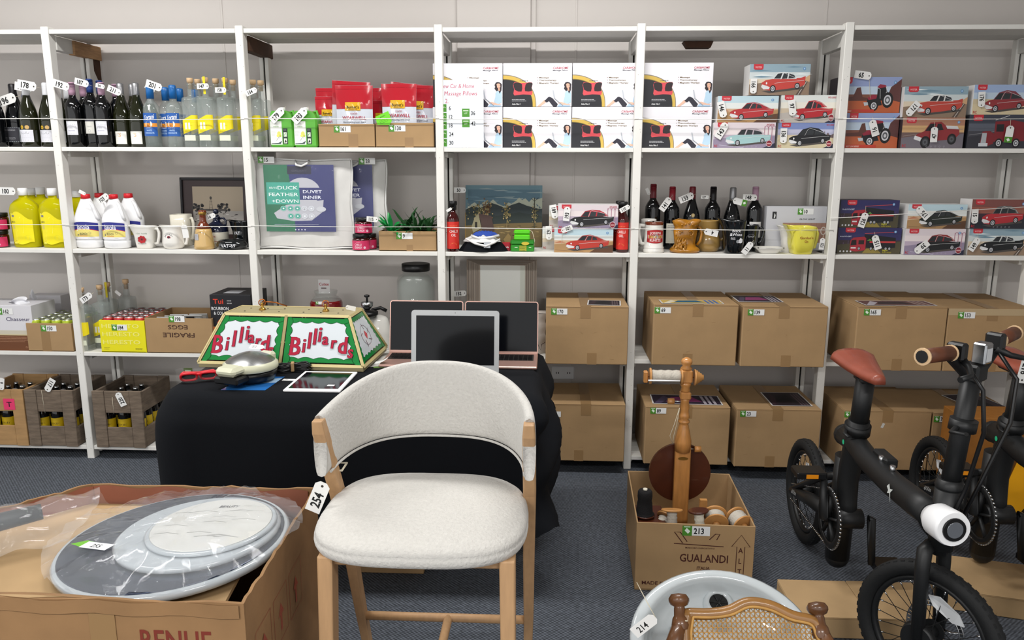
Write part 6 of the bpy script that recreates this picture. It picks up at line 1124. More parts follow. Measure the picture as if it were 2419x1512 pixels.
# ---- pool hall lamp
t = thing('billiards_lamp', 'long brass coloured pool table lamp with white and green glass panels', 'lamp', (1.995, -.64, TZ), -.055)
bx, by, tx, ty, h0, h1 = .325, .17, .25, .078, .02, .197; B = [(-bx, -by), (bx, -by), (bx, by), (-bx, by)]; T = [(-tx, -ty), (tx, -ty), (tx, ty), (-tx, ty)]
m = M(); m.box(-bx, bx, -by, by, 0, h0, 'khaki_metal', .002); m.build('base_rim', t)
m = M(); m.box(-tx, tx, -ty, ty, h1-.004, h1, 'khaki_metal', .001)
for x in (-.19, -.12, -.05, .05, .12, .19):
    for y in (-.03, .03): m.lathe([(.004, h1), (.003, h1+.0012)], 'black_gap', 8, c=(x, y, 0))
m.build('top_plate', t)
def face(c0, c1, c2, c3): c = [Vector(q) for q in (c0, c1, c2, c3)]; N = (c[1]-c[0]).cross(c[3]-c[0]).normalized(); return lambda u, v, h: (c[0].lerp(c[1], u)).lerp(c[3].lerp(c[2], u), v)+N*h
def panel(F, word, seed, W=1, flip=False):
    m = M(); V = [F(u, v, 0) for u, v in ((.03, .06), (.97, .06), (.97, .95), (.03, .95))]; m.add(V, [(0, 1, 2, 3)], 'milk_glass'); m.build('glass_panel', t)
    m = M(); p = Pr(m, F, 'gloss', 1e-4); g = '1E7A3A'; gd = '10401E'
    n = 8 if W == 1 else 5
    def scal(k0, k1, side):
        pts = []
        for i in range(n):
            for j in range(6): s = (i+j/6)/n; d = .055+.03*abs(math.sin(j/6*PI)) ; pts.append((s, d))
        pts.append((1, .055)); return pts
    for side in range(4):
        pts = scal(0, 1, side); A = []; Bb = []
        for s, d in pts:
            s2 = .03+.94*s
            q = {0: ((s2, .06), (s2, .06+d*1.2)), 1: ((.97, s2), (.97-d, s2)), 2: ((s2, .95), (s2, .95-d*1.2)), 3: ((.03, s2), (.03+d, s2))}[side]; A.append(q[0]); Bb.append(q[1])
        h = p.k*p.st; V = [p.mp(*a, h) for a in A]+[p.mp(*b, h) for b in Bb]; k = len(A); m.add(V, [[i, i+1, k+i+1, k+i] for i in range(k-1)], 'gloss', g); p.k += 1
        p.line(Bb, .008, gd)
    if word:
        xs = [.10, .265, .335, .41, .48, .53, .645, .72, .835]; ys = [.20, .26, .34, .42, .48, .42, .35, .25, .17]; hs = [.36, .28, .32, .32, .30, .24, .24, .33, .25]
        for ch, x, y, hh in zip('Billiards', xs, ys, hs):
            o0 = F(x, y, 0); U = (F(x+.01, y, 0)-o0).normalized(); Vv = U.cross(F(.5, 1, 0)-F(.5, 0, 0)).normalized().cross(U); Hh = .205; p.mp = lambda u, v, h: o0+U*u+Vv*v+U.cross(Vv)*h
            for c, dx in (('2A1A2A', -.0016), ('2A1A2A', .0030), ('A8283E', 0), ('A8283E', .0014)): p.text(ch, dx, 0, hh*Hh, c, bold=.014)
            if ch in 'Bil': p.rect(-.003, 0, .009, .003, 'A8283E')
            p.mp = F
    else:
        p.ring(.5, .5, .2, .22, .012, '8A8088', 20); p.poly([(.5, .4), (.58, .5), (.5, .6), (.46, .5)], 'C02C38'); 
        for i in range(5): a = i*1.3; p.line([(.5+.12*math.cos(a), .5+.12*math.sin(a)), (.5+.22*math.cos(a+.4), .5+.26*math.sin(a+.4))], .012, '6A4450')
    m.build('painted_pattern', t)
b3 = lambda q, z: (q[0], q[1], z)
for (i, j, sp) in ((0, 1, 2), (1, 2, 1), (2, 3, 2), (3, 0, 1)):
    for k in range(sp):
        a0, a1 = k/sp, (k+1)/sp; P = [Vector(b3(B[i], h0)).lerp(Vector(b3(B[j], h0)), a) for a in (a0, a1)]+[Vector(b3(T[i], h1-.004)).lerp(Vector(b3(T[j], h1-.004)), a) for a in (a1, a0)]; panel(face(*P), sp == 2, k, sp)
        m = M(); N = (P[1]-P[0]).cross(P[3]-P[0]).normalized()*.002; w_ = .013
        for (c, d) in ((P[0], P[3]), (P[1], P[2]), (P[0], P[1]), (P[3], P[2])): m.tube([c+N, d+N], w_*.62, 'khaki_light', 4, flat=.25, upv=N)
        m.build('brass_frame', t)
for sx in (-.13, .13):
    m = M(); m.lathe([(.014, h1), (.012, h1+.006), (.005, h1+.012), (.005, h1+.024), (.008, h1+.03)], 'brass', 14, c=(sx, 0, 0)); m.build('finial', t)
    m = M(); m.tube([(sx+.013*math.cos(a*.7), .004*math.sin(a), h1+.03+.013*math.sin(a*.7)) for a in range(10)], .0022, 'copper', 6); m.tube([(sx, 0, h1+.034), (sx+.05, .01, h1+.03), (sx+.09, .03, h1+.012)], .0025, 'copper', 6) if sx < 0 else None; m.build('hanging_ring', t)
tagpx(t, (818, 724), (838, 728), '', -.62, back=True, s=.6, string=False)
# ---- sandwich maker
t = thing('sandwich_maker', 'cream round toasted sandwich maker with chrome dome and lot tag 202', 'sandwich maker', (1.93, -.955, TZ), -.3)
m = M(); m.lathe([(.06, 0), (.085, .01), (.092, .03), (.092, .042)], 'black_plastic', 32); m.build('black_base', t)
m = M(); m.lathe([(.094, .046), (.097, .05), (.096, .066), (.086, .074)], 'cream_plastic', 36, cap=False); m.lathe([(.001, .046), (.094, .046)], 'cream_plastic', 36, cap=False); m.build('lid_ring', t)
m = M(); m.lathe([(.086, .074), (.072, .085), (.045, .097), (.02, .104), (.001, .106)], 'brushed', 36, cap=False); m.build('chrome_dome', t)
m = M(); m.box(-.042, .042, -.145, -.075, .046, .078, 'cream_plastic', .012); m.build('handle', t); m = M(); m.box(-.05, .05, -.14, -.07, .018, .044, 'black_plastic', .006); m.build('lower_handle', t)
m = M(); m.box(-.03, .03, .085, .115, .04, .085, 'cream_plastic', .008); m.build('hinge', t)
m = M(); p = Pr(m, lambda u, v, h: (u*.9-.02, .02+v*.5, .112+v*.5*.8+h)); p.poly([(0, 0), (.055, 0), (.07, .012), (.07, .02), (.055, .032), (0, .032)], 'E4E4E2'); p.text('202', .01, .009, .014, '1A1A1A', bold=.02); m.build('lot_tag', t)
t = tag(thing('leaflet', 'blue glossy sheet under the sandwich maker', 'paper', (1.87, -1.085, TZ-.0003)), None, None); m = M(); m.prism([(0, 0), (.155, .004), (.165, .18), (.02, .17)], lambda u, v, d: (u, v, d), 0, .0004, 'gloss', '2A6AB0'); p = Pr(m, top(0, 0, .0005), 'gloss'); p.poly([(.1, .09), (.16, .1), (.163, .16), (.13, .15)], 'A8C8E4'); p.poly([(.02, .02), (.08, .03), (.06, .06)], '1E5490'); m.build('leaflet_sheet', t)
# ---- red sunglasses in a bag
t = thing('sunglasses', 'bright red sunglasses folded in clear plastic at the table corner', 'glasses', (1.745, -.975, TZ+.008), .55); t.rotation_euler = (.7, 0, .4)
m = M()
for s in (-1, 1): m.tube([(s*.033+.027*(abs(math.cos(a))**.6)*(1 if math.cos(a) > 0 else -1), -.002, .018+.02*(abs(math.sin(a))**.6)*(1 if math.sin(a) > 0 else -1)) for a in [i*PI/12+.01 for i in range(24)]], .0048, 'red_plastic', 8, closed=True)
m.tube([(-.008, 0, .028), (.008, 0, .028)], .005, 'red_plastic', 8); m.build('front_frame', t)
for s in (-1, 1):
    m = M(); m.prism([(s*.033+.024*math.cos(a), .018+.018*math.sin(a)) for a in [i*PI/8 for i in range(16)]], lambda u, v, d: (u, d, v), -.001, .001, 'screen'); m.build('lens', t)
    m = M(); m.tube([(s*.058, .002, .032), (s*.05, .012, .03), (-s*.03, .016, .012)], .004, 'red_plastic', 8, flat=.6); m.build('temple', t)
m = M(); m.grid(lambda u, v: ((u-.5)*.15, -.018+.03*v+.004*math.sin(u*12), .004+.045*v+.004*math.sin(u*17+v*6)), 12, 6, 'film'); m.build('clear_sleeve', t)
q = on(434, 897, TZ); t = thing('lot_card', 'green and clear lot sticker standing at the back left of the table', 'sticker', (q.x+.02, -.93, TZ)); m = M(); m.box(-.035, -.002, 0, .0006, .0, .034, 'paper', 0, '4A5E2C'); m.box(.0, .034, 0, .0006, .002, .032, 'film'); p = Pr(m, front(-.03, .008, -.0002)); p.rect(0, 0, .022, .018, 'B8C0A8'); m.build('card_strip', t)
# ---- power cord
q = on(688, 882, TZ); t = thing('coiled_lead', 'coiled black power cord with a plug beside the tablet', 'cord', (q.x, q.y+.02, TZ), .25)
m = M(); P = []
for i in range(90): a = i*.42; P.append(((.062+.006*math.sin(i*.3))*math.sin(a)*(1), .022*math.sin(2*a)*1.0, .007+.0075*(i/26)+.003*math.sin(a)))
m.tube(P, .0036, 'black_plastic', 7); m.build('coiled_cable', t); m = M(); m.box(-.006, .006, -.014, .014, .004, .038, 'card', .002); o = m.build('cable_tie', t)
m = M(); m.lathe([(.02, 0), (.022, .006), (.018, .012), (.008, .03)], 'black_plastic', 16, c=(-.085, -.01, .0)); m.build('plug', t)
q = on(690, 898, TZ); t = thing('loose_lot_tag', 'white lot tag lying between blue sheet and tablet', 'tag', (q.x-.035, q.y-.008, TZ)); m = M(); m.box(0, .06, 0, .022, 0, .0006, 'paper', 0, 'E4E4E2'); p = Pr(m, top(.012, .006, .0007)); p.text('11', 0, 0, .01, '1A1A1A', bold=.02); m.build('tag_card', t)
# ---- tablet
a_, b_, c_ = on(668, 926, TZ), on(705, 881, TZ), on(834, 883, TZ); t = thing('tablet', 'white framed tablet computer lying flat on the black cloth', 'tablet', (a_.x, a_.y, TZ), math.atan2(c_.y-b_.y, c_.x-b_.x)-.0)
W, L = .178, (b_-a_).length; m = M(); m.box(0, .2, 0, L, 0, .008, 'white_plastic', .0025); m.build('tablet_body', t); m = M(); m.box(.013, .187, .02, L-.02, .0081, .0087, 'screen'); m.build('screen', t); m = M(); m.box(.14, .165, .05, .066, .009, .0096, 'paper', 0, 'E8E8E8'); m.build('lot_tag', t)
# ---- laptops
def laptop(label, x0, x1, yh, scr_h, lean, mt, bez, base=.212, keys=True, bz=.004, group=None):
    t = thing('laptop', label, 'laptop', ((x0+x1)/2, yh, TZ)); W = (x1-x0)/2
    m = M(); m.box(-W, W, -base, .004, 0, .011, mt, .003); m.build('keyboard_base', t)
    if keys:
        m = M(); m.box(-W+.016, W-.016, -base*.56, -.018, .0112, .0116, 'black_gap'); 
        for j in range(5):
            for i in range(14): u = -W+.019+i*(2*W-.038)/14; m.box(u, u+(2*W-.038)/14-.003, -.024-j*.019-.016, -.024-j*.019, .0117, .0127, 'black_plastic')
        m.build('keys', t); m = M(); m.box(-.05, .05, -base+.012, -base*.6, .0112, .0114, mt); m.build('trackpad', t)
    cs, sn = math.cos(lean), math.sin(lean); fn = lambda u, v, d: (u, v*sn+d*cs, .011+v*cs-d*sn)
    r = .01; pl = [(-W, 0), (W, 0), (W, scr_h-r), (W-r*.3, scr_h-r*.3), (W-r, scr_h), (-W+r, scr_h), (-W+r*.3, scr_h-r*.3), (-W, scr_h-r)]
    m = M(); m.prism(pl, fn, 0, .006, mt); m.build('display_lid', t)
    m = M(); m.prism([(-W+bz, .008), (W-bz, .008), (W-bz, scr_h-bz-r*.5), (W-bz-r*.5, scr_h-bz), (-W+bz+r*.5, scr_h-bz), (-W+bz, scr_h-bz-r*.5)] if bz < .01 else [(-W+bz, .03), (W-bz, .03), (W-bz, scr_h-bz-.002), (-W+bz, scr_h-bz-.002)], lambda u, v, d: fn(u, v, -d), .0002, .0008, bez); m.build('screen', t)
    if bz > .01: m = M(); m.prism([(.0015*math.cos(a), scr_h-bz*.5+.0015*math.sin(a)) for a in [i*PI/4 for i in range(8)]], lambda u, v, d: fn(u, v, -d), .0001, .0004, 'black_gap'); m.build('webcam', t)
    return t
t = laptop('rose gold laptop with dark screen at the back left', 2.352, 2.655, -.545, .212, .22, 'rose_metal', 'screen'); q = on(935, 860, TZ)
m = M(); m.grid(lambda u, v: (-.17+.05*u, -.2+.0*v+.03*v, .012+.02*u*u+.001*v), 6, 2, 'paper', 'E0E0DE'); m.build('lot_tag', t)
t = laptop('rose gold laptop with dark screen at the back right', 2.662, 2.963, -.545, .212, .22, 'rose_metal', 'screen')
laptop('silver laptop with a wide frame standing in front of the two rose gold ones', 2.497, 2.823, -.86, .232, .16, 'laptop_silver', 'screen', bz=.018)
q = on(895, 870, TZ); t = thing('loose_sticker', 'green and white lot sticker lying by the left laptop', 'sticker', (q.x-.02, q.y, TZ), .3); m = M(); m.box(0, .04, 0, .02, 0, .0006, 'paper', 0, '5A7A34'); m.box(.04, .07, 0, .02, 0, .0006, 'paper', 0, 'DCDCD8'); m.build('sticker_strip', t)
card_box('small brown carton on the floor under the front of the table', 2.30, 2.56, -1.05, -.85, .0006, .15, tapes=False, seed=21, name='small_carton', group=None, mt='card')
# ================================================================ counter chair
t = thing('counter_chair', 'cream boucle counter chair with curved back and pale wooden legs', 'chair', (2.715, -1.88, 0))
def sup(a, b, n, k=2.6): return [(a*abs(math.cos(q))**(2/k)*(1 if math.cos(q) >= 0 else -1), b*abs(math.sin(q))**(2/k)*(1 if math.sin(q) >= 0 else -1)) for q in [2*PI*(i+.5)/n for i in range(n)]]
m = M(); n = 56; rings = [(.86, .632), (.93, .628), (.975, .632), (.99, .640), (.994, .646), (.992, .652), (.978, .6555), (.985, .6585), (.972, .666), (.93, .674), (.8, .681), (.55, .686), (.25, .687), (.001, .687)]; V = []
for k, z in rings:
    for x, y in sup(.252, .225, n, 3.2):
        w = 1-.04*max(0, y/.225); V.append((x*k*w-.004, y*k-.02, z+(.006*(1-k) if z > .66 else 0)-.012))
F = [[j*n+i, j*n+(i+1) % n, (j+1)*n+(i+1) % n, (j+1)*n+i] for j in range(len(rings)-1) for i in range(n)]; m.add(V, F+[list(range(n))[::-1]], 'boucle', None, True); m.build('seat', t)
# curved back
m = M()
def shell(u, v, o):
    a = -PI*.5+(u)*PI; s = math.sin(a); c = max(0, math.cos(a)); R = .247+o; x = R*(abs(s)**.82)*(1 if s > 0 else -1); y = -.045+(.275+o)*(c**.8)*1.0
    e = abs(s)**5; zt = .963-.058*s*s-.008*e; zb = .758-.010*s**4-.004*e; return (x, y, zb+(zt-zb)*v)
nu, k = 48, 22; V = []
for i in range(nu+1):
    u = i/nu
    for j in range(k):
        q = 2*PI*j/k; vv = .5-.5*math.cos(q); ed = math.sin(q); o = .0155*(1 if ed > 0 else -1)*abs(ed)**.45; V.append(shell(u, vv, o))
F = [[i*k+j, i*k+(j+1) % k, (i+1)*k+(j+1) % k, (i+1)*k+j] for i in range(nu) for j in range(k)]; m.add(V, F+[list(range(k)), list(range(nu*k, nu*k+k))[::-1]], 'boucle', None, True); m.build('backrest', t)
m = M(); m.tube([shell(u/40, .0, -.012) for u in range(1, 40)], .0035, 'boucle', 6); m.build('piping', t)
def board(P, w, d, mt, name):
    m = M(); V = []
    for x, y, z, s in P: V += [(x-w/2*s, y-d/2*s, z), (x+w/2*s, y-d/2*s, z), (x+w/2*s, y+d/2*s, z), (x-w/2*s, y+d/2*s, z)]
    F = [[i*4+j, i*4+(j+1) % 4, i*4+4+(j+1) % 4, i*4+4+j] for i in range(len(P)-1) for j in range(4)]; m.add(V, F+[[3, 2, 1, 0], [len(V)-4, len(V)-3, len(V)-2, len(V)-1]], mt); return m.build(name, t, bevel=.004)
for s in (-1, 1):
    board([(s*.238, .33, 0, .85), (s*.242, .25, .22, 1), (s*.243, .17, .44, 1.1), (s*.246, .075, .66, 1.15), (s*.246, -.04, .855, 1.1), (s*.246, -.052, .890, .9)], .028, .036, 'chair_wood', 'rear_leg')
    board([(s*.212, -.205, 0, .85), (s*.207, -.19, .3, 1), (s*.203, -.17, .62, 1.1)], .032, .05, 'chair_wood', 'front_leg')
m = M(); m.tube([(-.24, .26, .19), (.24, .26, .19)], .0125, 'chair_wood', 12); m.build('rear_stretcher', t); m = M(); m.tube([(.01, .26, .19), (-.0, -.19, .16)], .0125, 'chair_wood', 12); m.build('centre_stretcher', t); m = M(); m.tube([(-.205, -.19, .16), (.205, -.19, .16)], .0125, 'chair_wood', 12); m.build('footrest', t)
m = M(); m.box(-.19, .19, -.18, .15, .59, .612, 'chair_wood', .004); m.build('seat_rail', t)
m = M(); m.tube([(-.262, .1, .722), (-.262, .05, .722), (-.224, .05, .722), (-.224, .1, .722)], .003, 'string', 6, closed=True); m.build('tag_string', t)
tagpx(t, (765, 1140), (737, 1208), '254', -1.90, string=False)
# ================================================================ mirror carton
zb = .60
cb = thing('large_carton', 'big worn open brown carton holding round lights in plastic, lot 255', 'carton', (1.48, -2.24, 0)); X1 = .912; D = .575; fl = M()
def wall(P, name, mt='card_old', th=.007):
    m = M(); a, b = Vector(P[0]), Vector(P[1]); d = (b-a).normalized(); nn = Vector((-d.y, d.x, 0))*th; r = random.Random(int(a.x*97+b.y*31)); N = 24; V = []
    for i in range(N+1):
        q = a.lerp(b, i/N); z = zb+r.uniform(-.003, .002)+.002*math.sin(i*.9); o = nn*(.15*math.sin(i*.5)); V += [q+o*.3, q+o+Vector((0, 0, z)), q+o+nn+Vector((0, 0, z)), q+nn+o*.3]
    F = []
    for i in range(N): e = i*4; F += [[e, e+4, e+5, e+1], [e+1, e+5, e+6, e+2], [e+2, e+6, e+7, e+3]]
    m.add(V, F, mt); return m.build(name, cb)
wall([(0, 0, 0), (X1, 0, 0)], 'front_panel'); wall([(X1, .0, 0), (X1-.02, D, 0)], 'right_panel'); wall([(X1-.02, D, 0), (.26, D, 0)], 'back_panel'); wall([(.26, D, 0), (0, .3, 0)], 'left_panel'); wall([(0, .3, 0), (0, 0, 0)], 'left_panel')
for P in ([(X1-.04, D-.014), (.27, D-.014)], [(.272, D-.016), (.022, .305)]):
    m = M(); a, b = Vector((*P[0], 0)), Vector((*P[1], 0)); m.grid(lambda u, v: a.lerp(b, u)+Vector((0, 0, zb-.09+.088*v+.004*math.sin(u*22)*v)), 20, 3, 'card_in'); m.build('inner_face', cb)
m = M(); m.prism([(.012, .012), (X1-.07, .012), (X1-.13, D-.02), (.265, D-.02), (.012, .31)], lambda u, v, d: (u, v, d+.0*u), zb-.06, zb-.05, 'card_light'); m.build('inner_sheet', cb)
m = M(); m.grid(lambda u, v: (u*(X1-.04), .006+v*.035, zb-.002-.02*v*v-.006*math.sin(u*9)), 24, 4, 'card_old'); m.grid(lambda u, v: (u*(X1-.01), -.004, zb-.0-.03*v+.003*math.sin(u*31)), 24, 2, 'card_old'); m.build('folded_flap', cb)
m = M(); m.box(.585, .64, -.001, .0, zb-.3, zb-.03, 'tape'); m.build('packing_tape', cb)
m = M(); p = Pr(m, front(0, 0, -.0015)); p.text('RENHE', .69, zb-.112, .05, '7A3428', w=.15, bold=.06)
for i in range(2): p.line([(.08+.1*i, zb-.14), (.16+.1*i, zb-.14), (.16+.1*i, zb-.22), (.08+.1*i, zb-.22), (.08+.1*i, zb-.14)], .003, '8A3A2C')
p.mp = lambda u, v, h: (X1+.001+h-.02*u/D, u, v)
for i in range(3): u = .05+.12*i; p.line([(u, .38), (u+.1, .38), (u+.1, .5), (u, .5), (u, .38)], .002, '9A4A34'); p.poly([(u+.03, .44), (u+.05, .47), (u+.07, .44), (u+.056, .44), (u+.056, .4), (u+.044, .4), (u+.044, .44)], '9A4A34')
m.build('carton_print', cb)
# the round lights, nested in plastic film
dc = (2.11, -1.945); z0 = zb-.036
t = thing('round_light', 'nested flat round lights of grey, frosted and marble discs wrapped in film', 'light', (dc[0], dc[1], z0)); t.rotation_euler = (0, -.035, 0)
m = M(); m.lathe([(.255, 0), (.264, .004), (.266, .016), (.26, .022)], 'acrylic', 64); m.build('outer_rim', t); m = M(); m.lathe([(.254, .0225), (.252, .0245)], 'mirror_dark', 64); m.build('dark_disc', t)
m = M(); m.lathe([(.184, .025), (.19, .028), (.19, .036), (.184, .040)], 'acrylic', 56, c=(.055, .012, 0)); m.build('frosted_disc', t); m = M(); m.lathe([(.146, .0402), (.152, .043), (.151, .048), (.146, .05)], 'acrylic', 56, c=(.085, .02, 0)); m.build('inner_rim', t); m = M(); m.lathe([(.141, .0502), (.139, .0512)], 'marble', 56, c=(.085, .02, 0))
p = Pr(m, lambda u, v, h: (.085+u, .02+v, .0514+h)); r = random.Random(5)
for i in range(14): u, v = r.uniform(-.12, .05), r.uniform(-.09, .08); p.line([(u, v), (u+.03, v+.006), (u+.06, v-.002)], .0016, 'A8A8A4')
p.text('BEAUTY', -.02, .088, .012, '4A4A50', shear=.2); m.build('marble_disc', t)
m = M(); ro = random.Random(3); ph = [ro.uniform(0, 6) for _ in range(8)]
def film(u, v):
    a = u*2*PI; r_ = .02+.30*v; w = .004*math.sin(9*a+ph[0]+v*7)+.003*math.sin(23*a+ph[1])*v+.003*math.sin(41*a+v*19); x = r_*math.cos(a)*(.86 if math.cos(a) > 0 else 1)*(1+.05*math.sin(3*a)); y = r_*.86*math.sin(a)+.01*(1+.05*math.sin(5*a+1))
    z = .062 if v < .5 else .062-.04*((v-.5)/.5)**1.4; return (x+.01, y, z+w*(.4+v)+.006)
m.grid(film, 96, 22, 'plastic_film'); m.build('plastic_wrap', t)
m = M(); q = on(140, 1322, zb+.012); p = Pr(m, lambda u, v, h: (q.x-dc[0]+.02+u*.95+v*.3, q.y-dc[1]+.03-u*.22+v*.9, .07+h)); p.poly([(-.02, .01), (.004, .034), (.03, .03), (.022, .0)], '6AB02C'); p.poly([(.012, 0), (.085, 0), (.085, .03), (.012, .03)], 'E6E8EA'); p.text('255', .035, .007, .016, '333333', bold=.02); m.build('lot_sticker', t)
# dark part in plastic at the left
t = thing('wrapped_part', 'dark metal bar in crumpled clear plastic at the left of the carton', 'package', (1.64, -2.02, zb-.028)); m = M(); m.tube([(-.2, -.12, .03), (-.05, -.02, .05), (.12, .11, .06)], [.03, .034, .026], 'black_metal', 10, flat=.7); m.build('dark_bar', t)
m = M(); m.grid(lambda u, v: ((u-.5)*.46+.03*math.sin(v*5), (u-.5)*.3+(v-.5)*.22, .02+.075*math.sin(v*PI)+.006*math.sin(u*33+v*9)+.005*math.sin(v*31)), 30, 16, 'plastic_film'); m.build('plastic_wrap', t)
# ================================================================ spinning wheel carton
a, b, c, d = on(1500, 1240, .255), on(1788, 1256, .255), on(1482, 1110, .255), on(1712, 1118, .255)
t = open_carton('carton', 'open printed carton on the floor holding a spinning wheel and bobbins, lot 213', 3.318, 3.722, -1.12, -.655, .0006, .255, mt='card', inner='card_side', th=.005); t.rotation_euler = (0, 0, -.03); W = .202; H = .255
m = M(); p = Pr(m, front(-W, 0, -.0008)); K = '4A241C'
p.text('GUALANDI', .235, .115, .030, K, al='c', w=.165, bold=.035); p.text('ITALIA', .235, .086, .0125, K, al='c', w=.045, bold=.02); p.text('MADE IN', .025, .022, .0135, K, w=.082, bold=.03); p.text('MARCHIO DEPOSITATO', .22, .165, .005, K, al='c', w=.1); p.line([(.13, .182), (.3, .176)], .003, K); p.line([(.16, .184), (.13, .225), (.15, .225), (.175, .19)], .003, K); p.line([(.25, .2), (.27, .222), (.285, .222), (.275, .2)], .003, K)
p.line([(.345, .02), (.345, .178), (.327, .178), (.358, .222), (.39, .178), (.372, .178), (.372, .02)], .0022, K)
for i, ch in enumerate('ALTO'): p.text(ch, .3585, .155-.04*i, .02, K, al='c', bold=.03)
m.build('carton_print', t); sticker(t, -.045, .213, -.0012, '213', 1.2)
gx, gy = 3.52, -.80
t = thing('spinning_wheel', 'wooden spinning wheel head with turned post, flyer bobbin and dark disc', 'spinning wheel', (gx, gy, .007)); at2 = lambda px, py: at(px, py, gy)-Vector((gx, gy, .007))
Zt = at2(1622, 848).z
m = M(); m.box(-.028, .030, -.015, .015, 0, Zt-.34, 'pine', .004); P_ = [(.030, Zt-.36), (.032, Zt-.32), (.018, Zt-.255), (.017, Zt-.25), (.022, Zt-.245), (.022, Zt-.24), (.016, Zt-.232), (.022, Zt-.225), (.019, Zt-.215), (.016, Zt-.2), (.019, Zt-.185), (.015, Zt-.165), (.018, Zt-.155), (.015, Zt-.15)]; m.lathe(P_, 'pine', 20, c=(.0, 0, 0)); m.box(-.02, .02, -.018, .018, Zt-.155, Zt-.125, 'pine', .005); m.lathe([(.016, Zt-.125), (.018, Zt-.12), (.015, Zt-.11), (.02, Zt-.1), (.02, Zt-.092), (.016, Zt-.088)], 'pine', 20); m.box(-.022, .022, -.02, .02, Zt-.09, Zt-.04, 'pine', .005); m.lathe([(.018, Zt-.04), (.022, Zt-.035), (.014, Zt-.026), (.02, Zt-.016), (.021, Zt-.008), (.017, Zt), (.006, Zt+.006), (.001, Zt+.007)], 'pine', 20); m.build('turned_post', t)
yx = lambda u, v, d: (u, d, v)
q = at2(1608, 1122); m = M(); m.prism([(q.x+.118*math.cos(a), q.z+.118*math.sin(a)) for a in [i*2*PI/48 for i in range(48)]], yx, .022, .036, 'red_wood', smooth=True); m.build('drive_disc', t)
def spool(parent, c, ax_, L, R, r, wood, wool, hub=True):
    rot = Vector((0, 0, 1)).rotation_difference(Vector(ax_).normalized()).to_matrix().to_4x4(); T = Matrix.Translation(Vector(c)) @ rot
    for nm, z0_, z1_ in (('end_disc', 0, .007), ('end_disc', L-.007, L)):
        m = M(); m.T = T; m.lathe([(R*.96, z0_), (R, z0_+.002), (R, z1_-.002), (R*.96, z1_)], wood, 26); m.build(nm, parent)
    m = M(); m.T = T; m.lathe([(r*(1+.06*math.sin(i*1.7)), .0075+(L-.015)*i/14) for i in range(15)], wool, 22); m.build('wound_yarn', parent)
    if hub: m = M(); m.T = T; m.lathe([(.006, -.012), (.011, -.008), (.014, .0)], wood, 14); m.lathe([(.0045, -.0125), (.0045, -.0121)], 'black_gap', 10); m.build('hub', parent)
q = at2(1534, 890); spool(t, (q.x, -.0, q.z+.003), (1, 0, 0), at2(1612, 890).x-q.x, .031, .023, 'bobbin_wood', 'wool', False)
m = M(); m.tube([(q.x-.01, 0, q.z), (.06, 0, q.z)], .0025, 'chrome', 8); m.tube([(q.x-.008, -.034, q.z-.005), (q.x+.108, -.034, q.z-.005)], .003, 'white_plastic', 8); m.box(q.x-.022, q.x-.006, -.012, .012, q.z-.022, q.z+.022, 'pine', .003); m.build('flyer', t)
m = M(); m.T = Matrix.Translation((.03, 0, q.z)) @ Matrix.Rotation(PI/2, 4, 'Y'); m.lathe([(.03, 0), (.031, .005), (.026, .006), (.027, .012), (.021, .013), (.022, .019), (.016, .02), (.017, .026), (.011, .027), (.011, .034)], 'bobbin_wood', 24); m.build('cone_pulley', t)
for px, py, L, R, s in ((1585, 948, .05, .012, -1), (1648, 1061, .03, .012, 1)):
    q2 = at2(px, py); m = M(); m.tube([(0, 0, q2.z), (q2.x, 0, q2.z)], .003, 'silver', 8); m.tube([(q2.x-.012, 0, q2.z), (q2.x+.012, 0, q2.z)], R, 'pine', 12); m.build('peg', t)
m = M(); m.lathe([(.018, 0), (.018, .001)], 'brass', 20); 
m = M(); m.prism([(.001+.019*math.cos(a), at2(1612, 1080).z+.0065*math.sin(a)) for a in [i*PI/10 for i in range(20)]], yx, -.0165, -.015, 'brass'); m.build('maker_plate', t)
m = M(); A = at2(1600, 960); 
for e in (-.018, -.004): m.tube([(A.x+.005, -.02, A.z), (A.x+e*.6, -.022, A.z-.06), (A.x+e-.008, -.02, A.z-.11), (A.x-.012, -.012, A.z-.145)], .0011, 'string', 5)
m.build('loose_yarn', t)
sp = [((1588, 1243), (0, .3, .93), .07, .038, .018, 'bobbin_wood', 'wool', 'pale wooden bobbin of grey wool standing in the printed carton'), ((1655, 1250), (-.1, .15, .95), .08, .036, .017, 'red_wood', 'wool_white', 'dark wooden bobbin of white yarn in the middle of the printed carton'), ((1692, 1238), (.06, .93, .3), .05, .043, .033, 'bobbin_wood', 'wool', 'golden bobbin facing out with a round hub in the printed carton'), ((1757, 1243), (-.35, .9, .2), .06, .041, .033, 'bobbin_wood', 'wool', 'golden bobbin with a dark plug at the right end of the printed carton'), ((1552, 1256), (.5, .6, .5), .07, .034, .022, 'bobbin_wood', 'wool', 'bobbin of grey wool lying low at the left of the printed carton'), ((1625, 1262), (.9, .3, .3), .07, .036, .014, 'red_wood', 'wool', 'dark bobbin lying behind the middle of the printed carton'), ((1720, 1262), (.7, .5, .2), .05, .036, .02, 'bobbin_wood', 'wool', 'brown bobbin low between the two golden bobbins')]
for (px, py), a3, L, R, r_, wd, wl, lb in sp:
    q = at(px, py, -1.06 if 'low' not in lb and 'behind' not in lb else -1.02); z = max(q.z-.012, .05) if a3[2] > .9 else max(q.z, R+.02)
    g = thing('bobbin', lb, 'bobbin', (q.x, q.y, z), 0, 'wooden bobbins in the printed carton'); spool(g, (0, 0, 0), a3, L, R, r_, wd, wl)
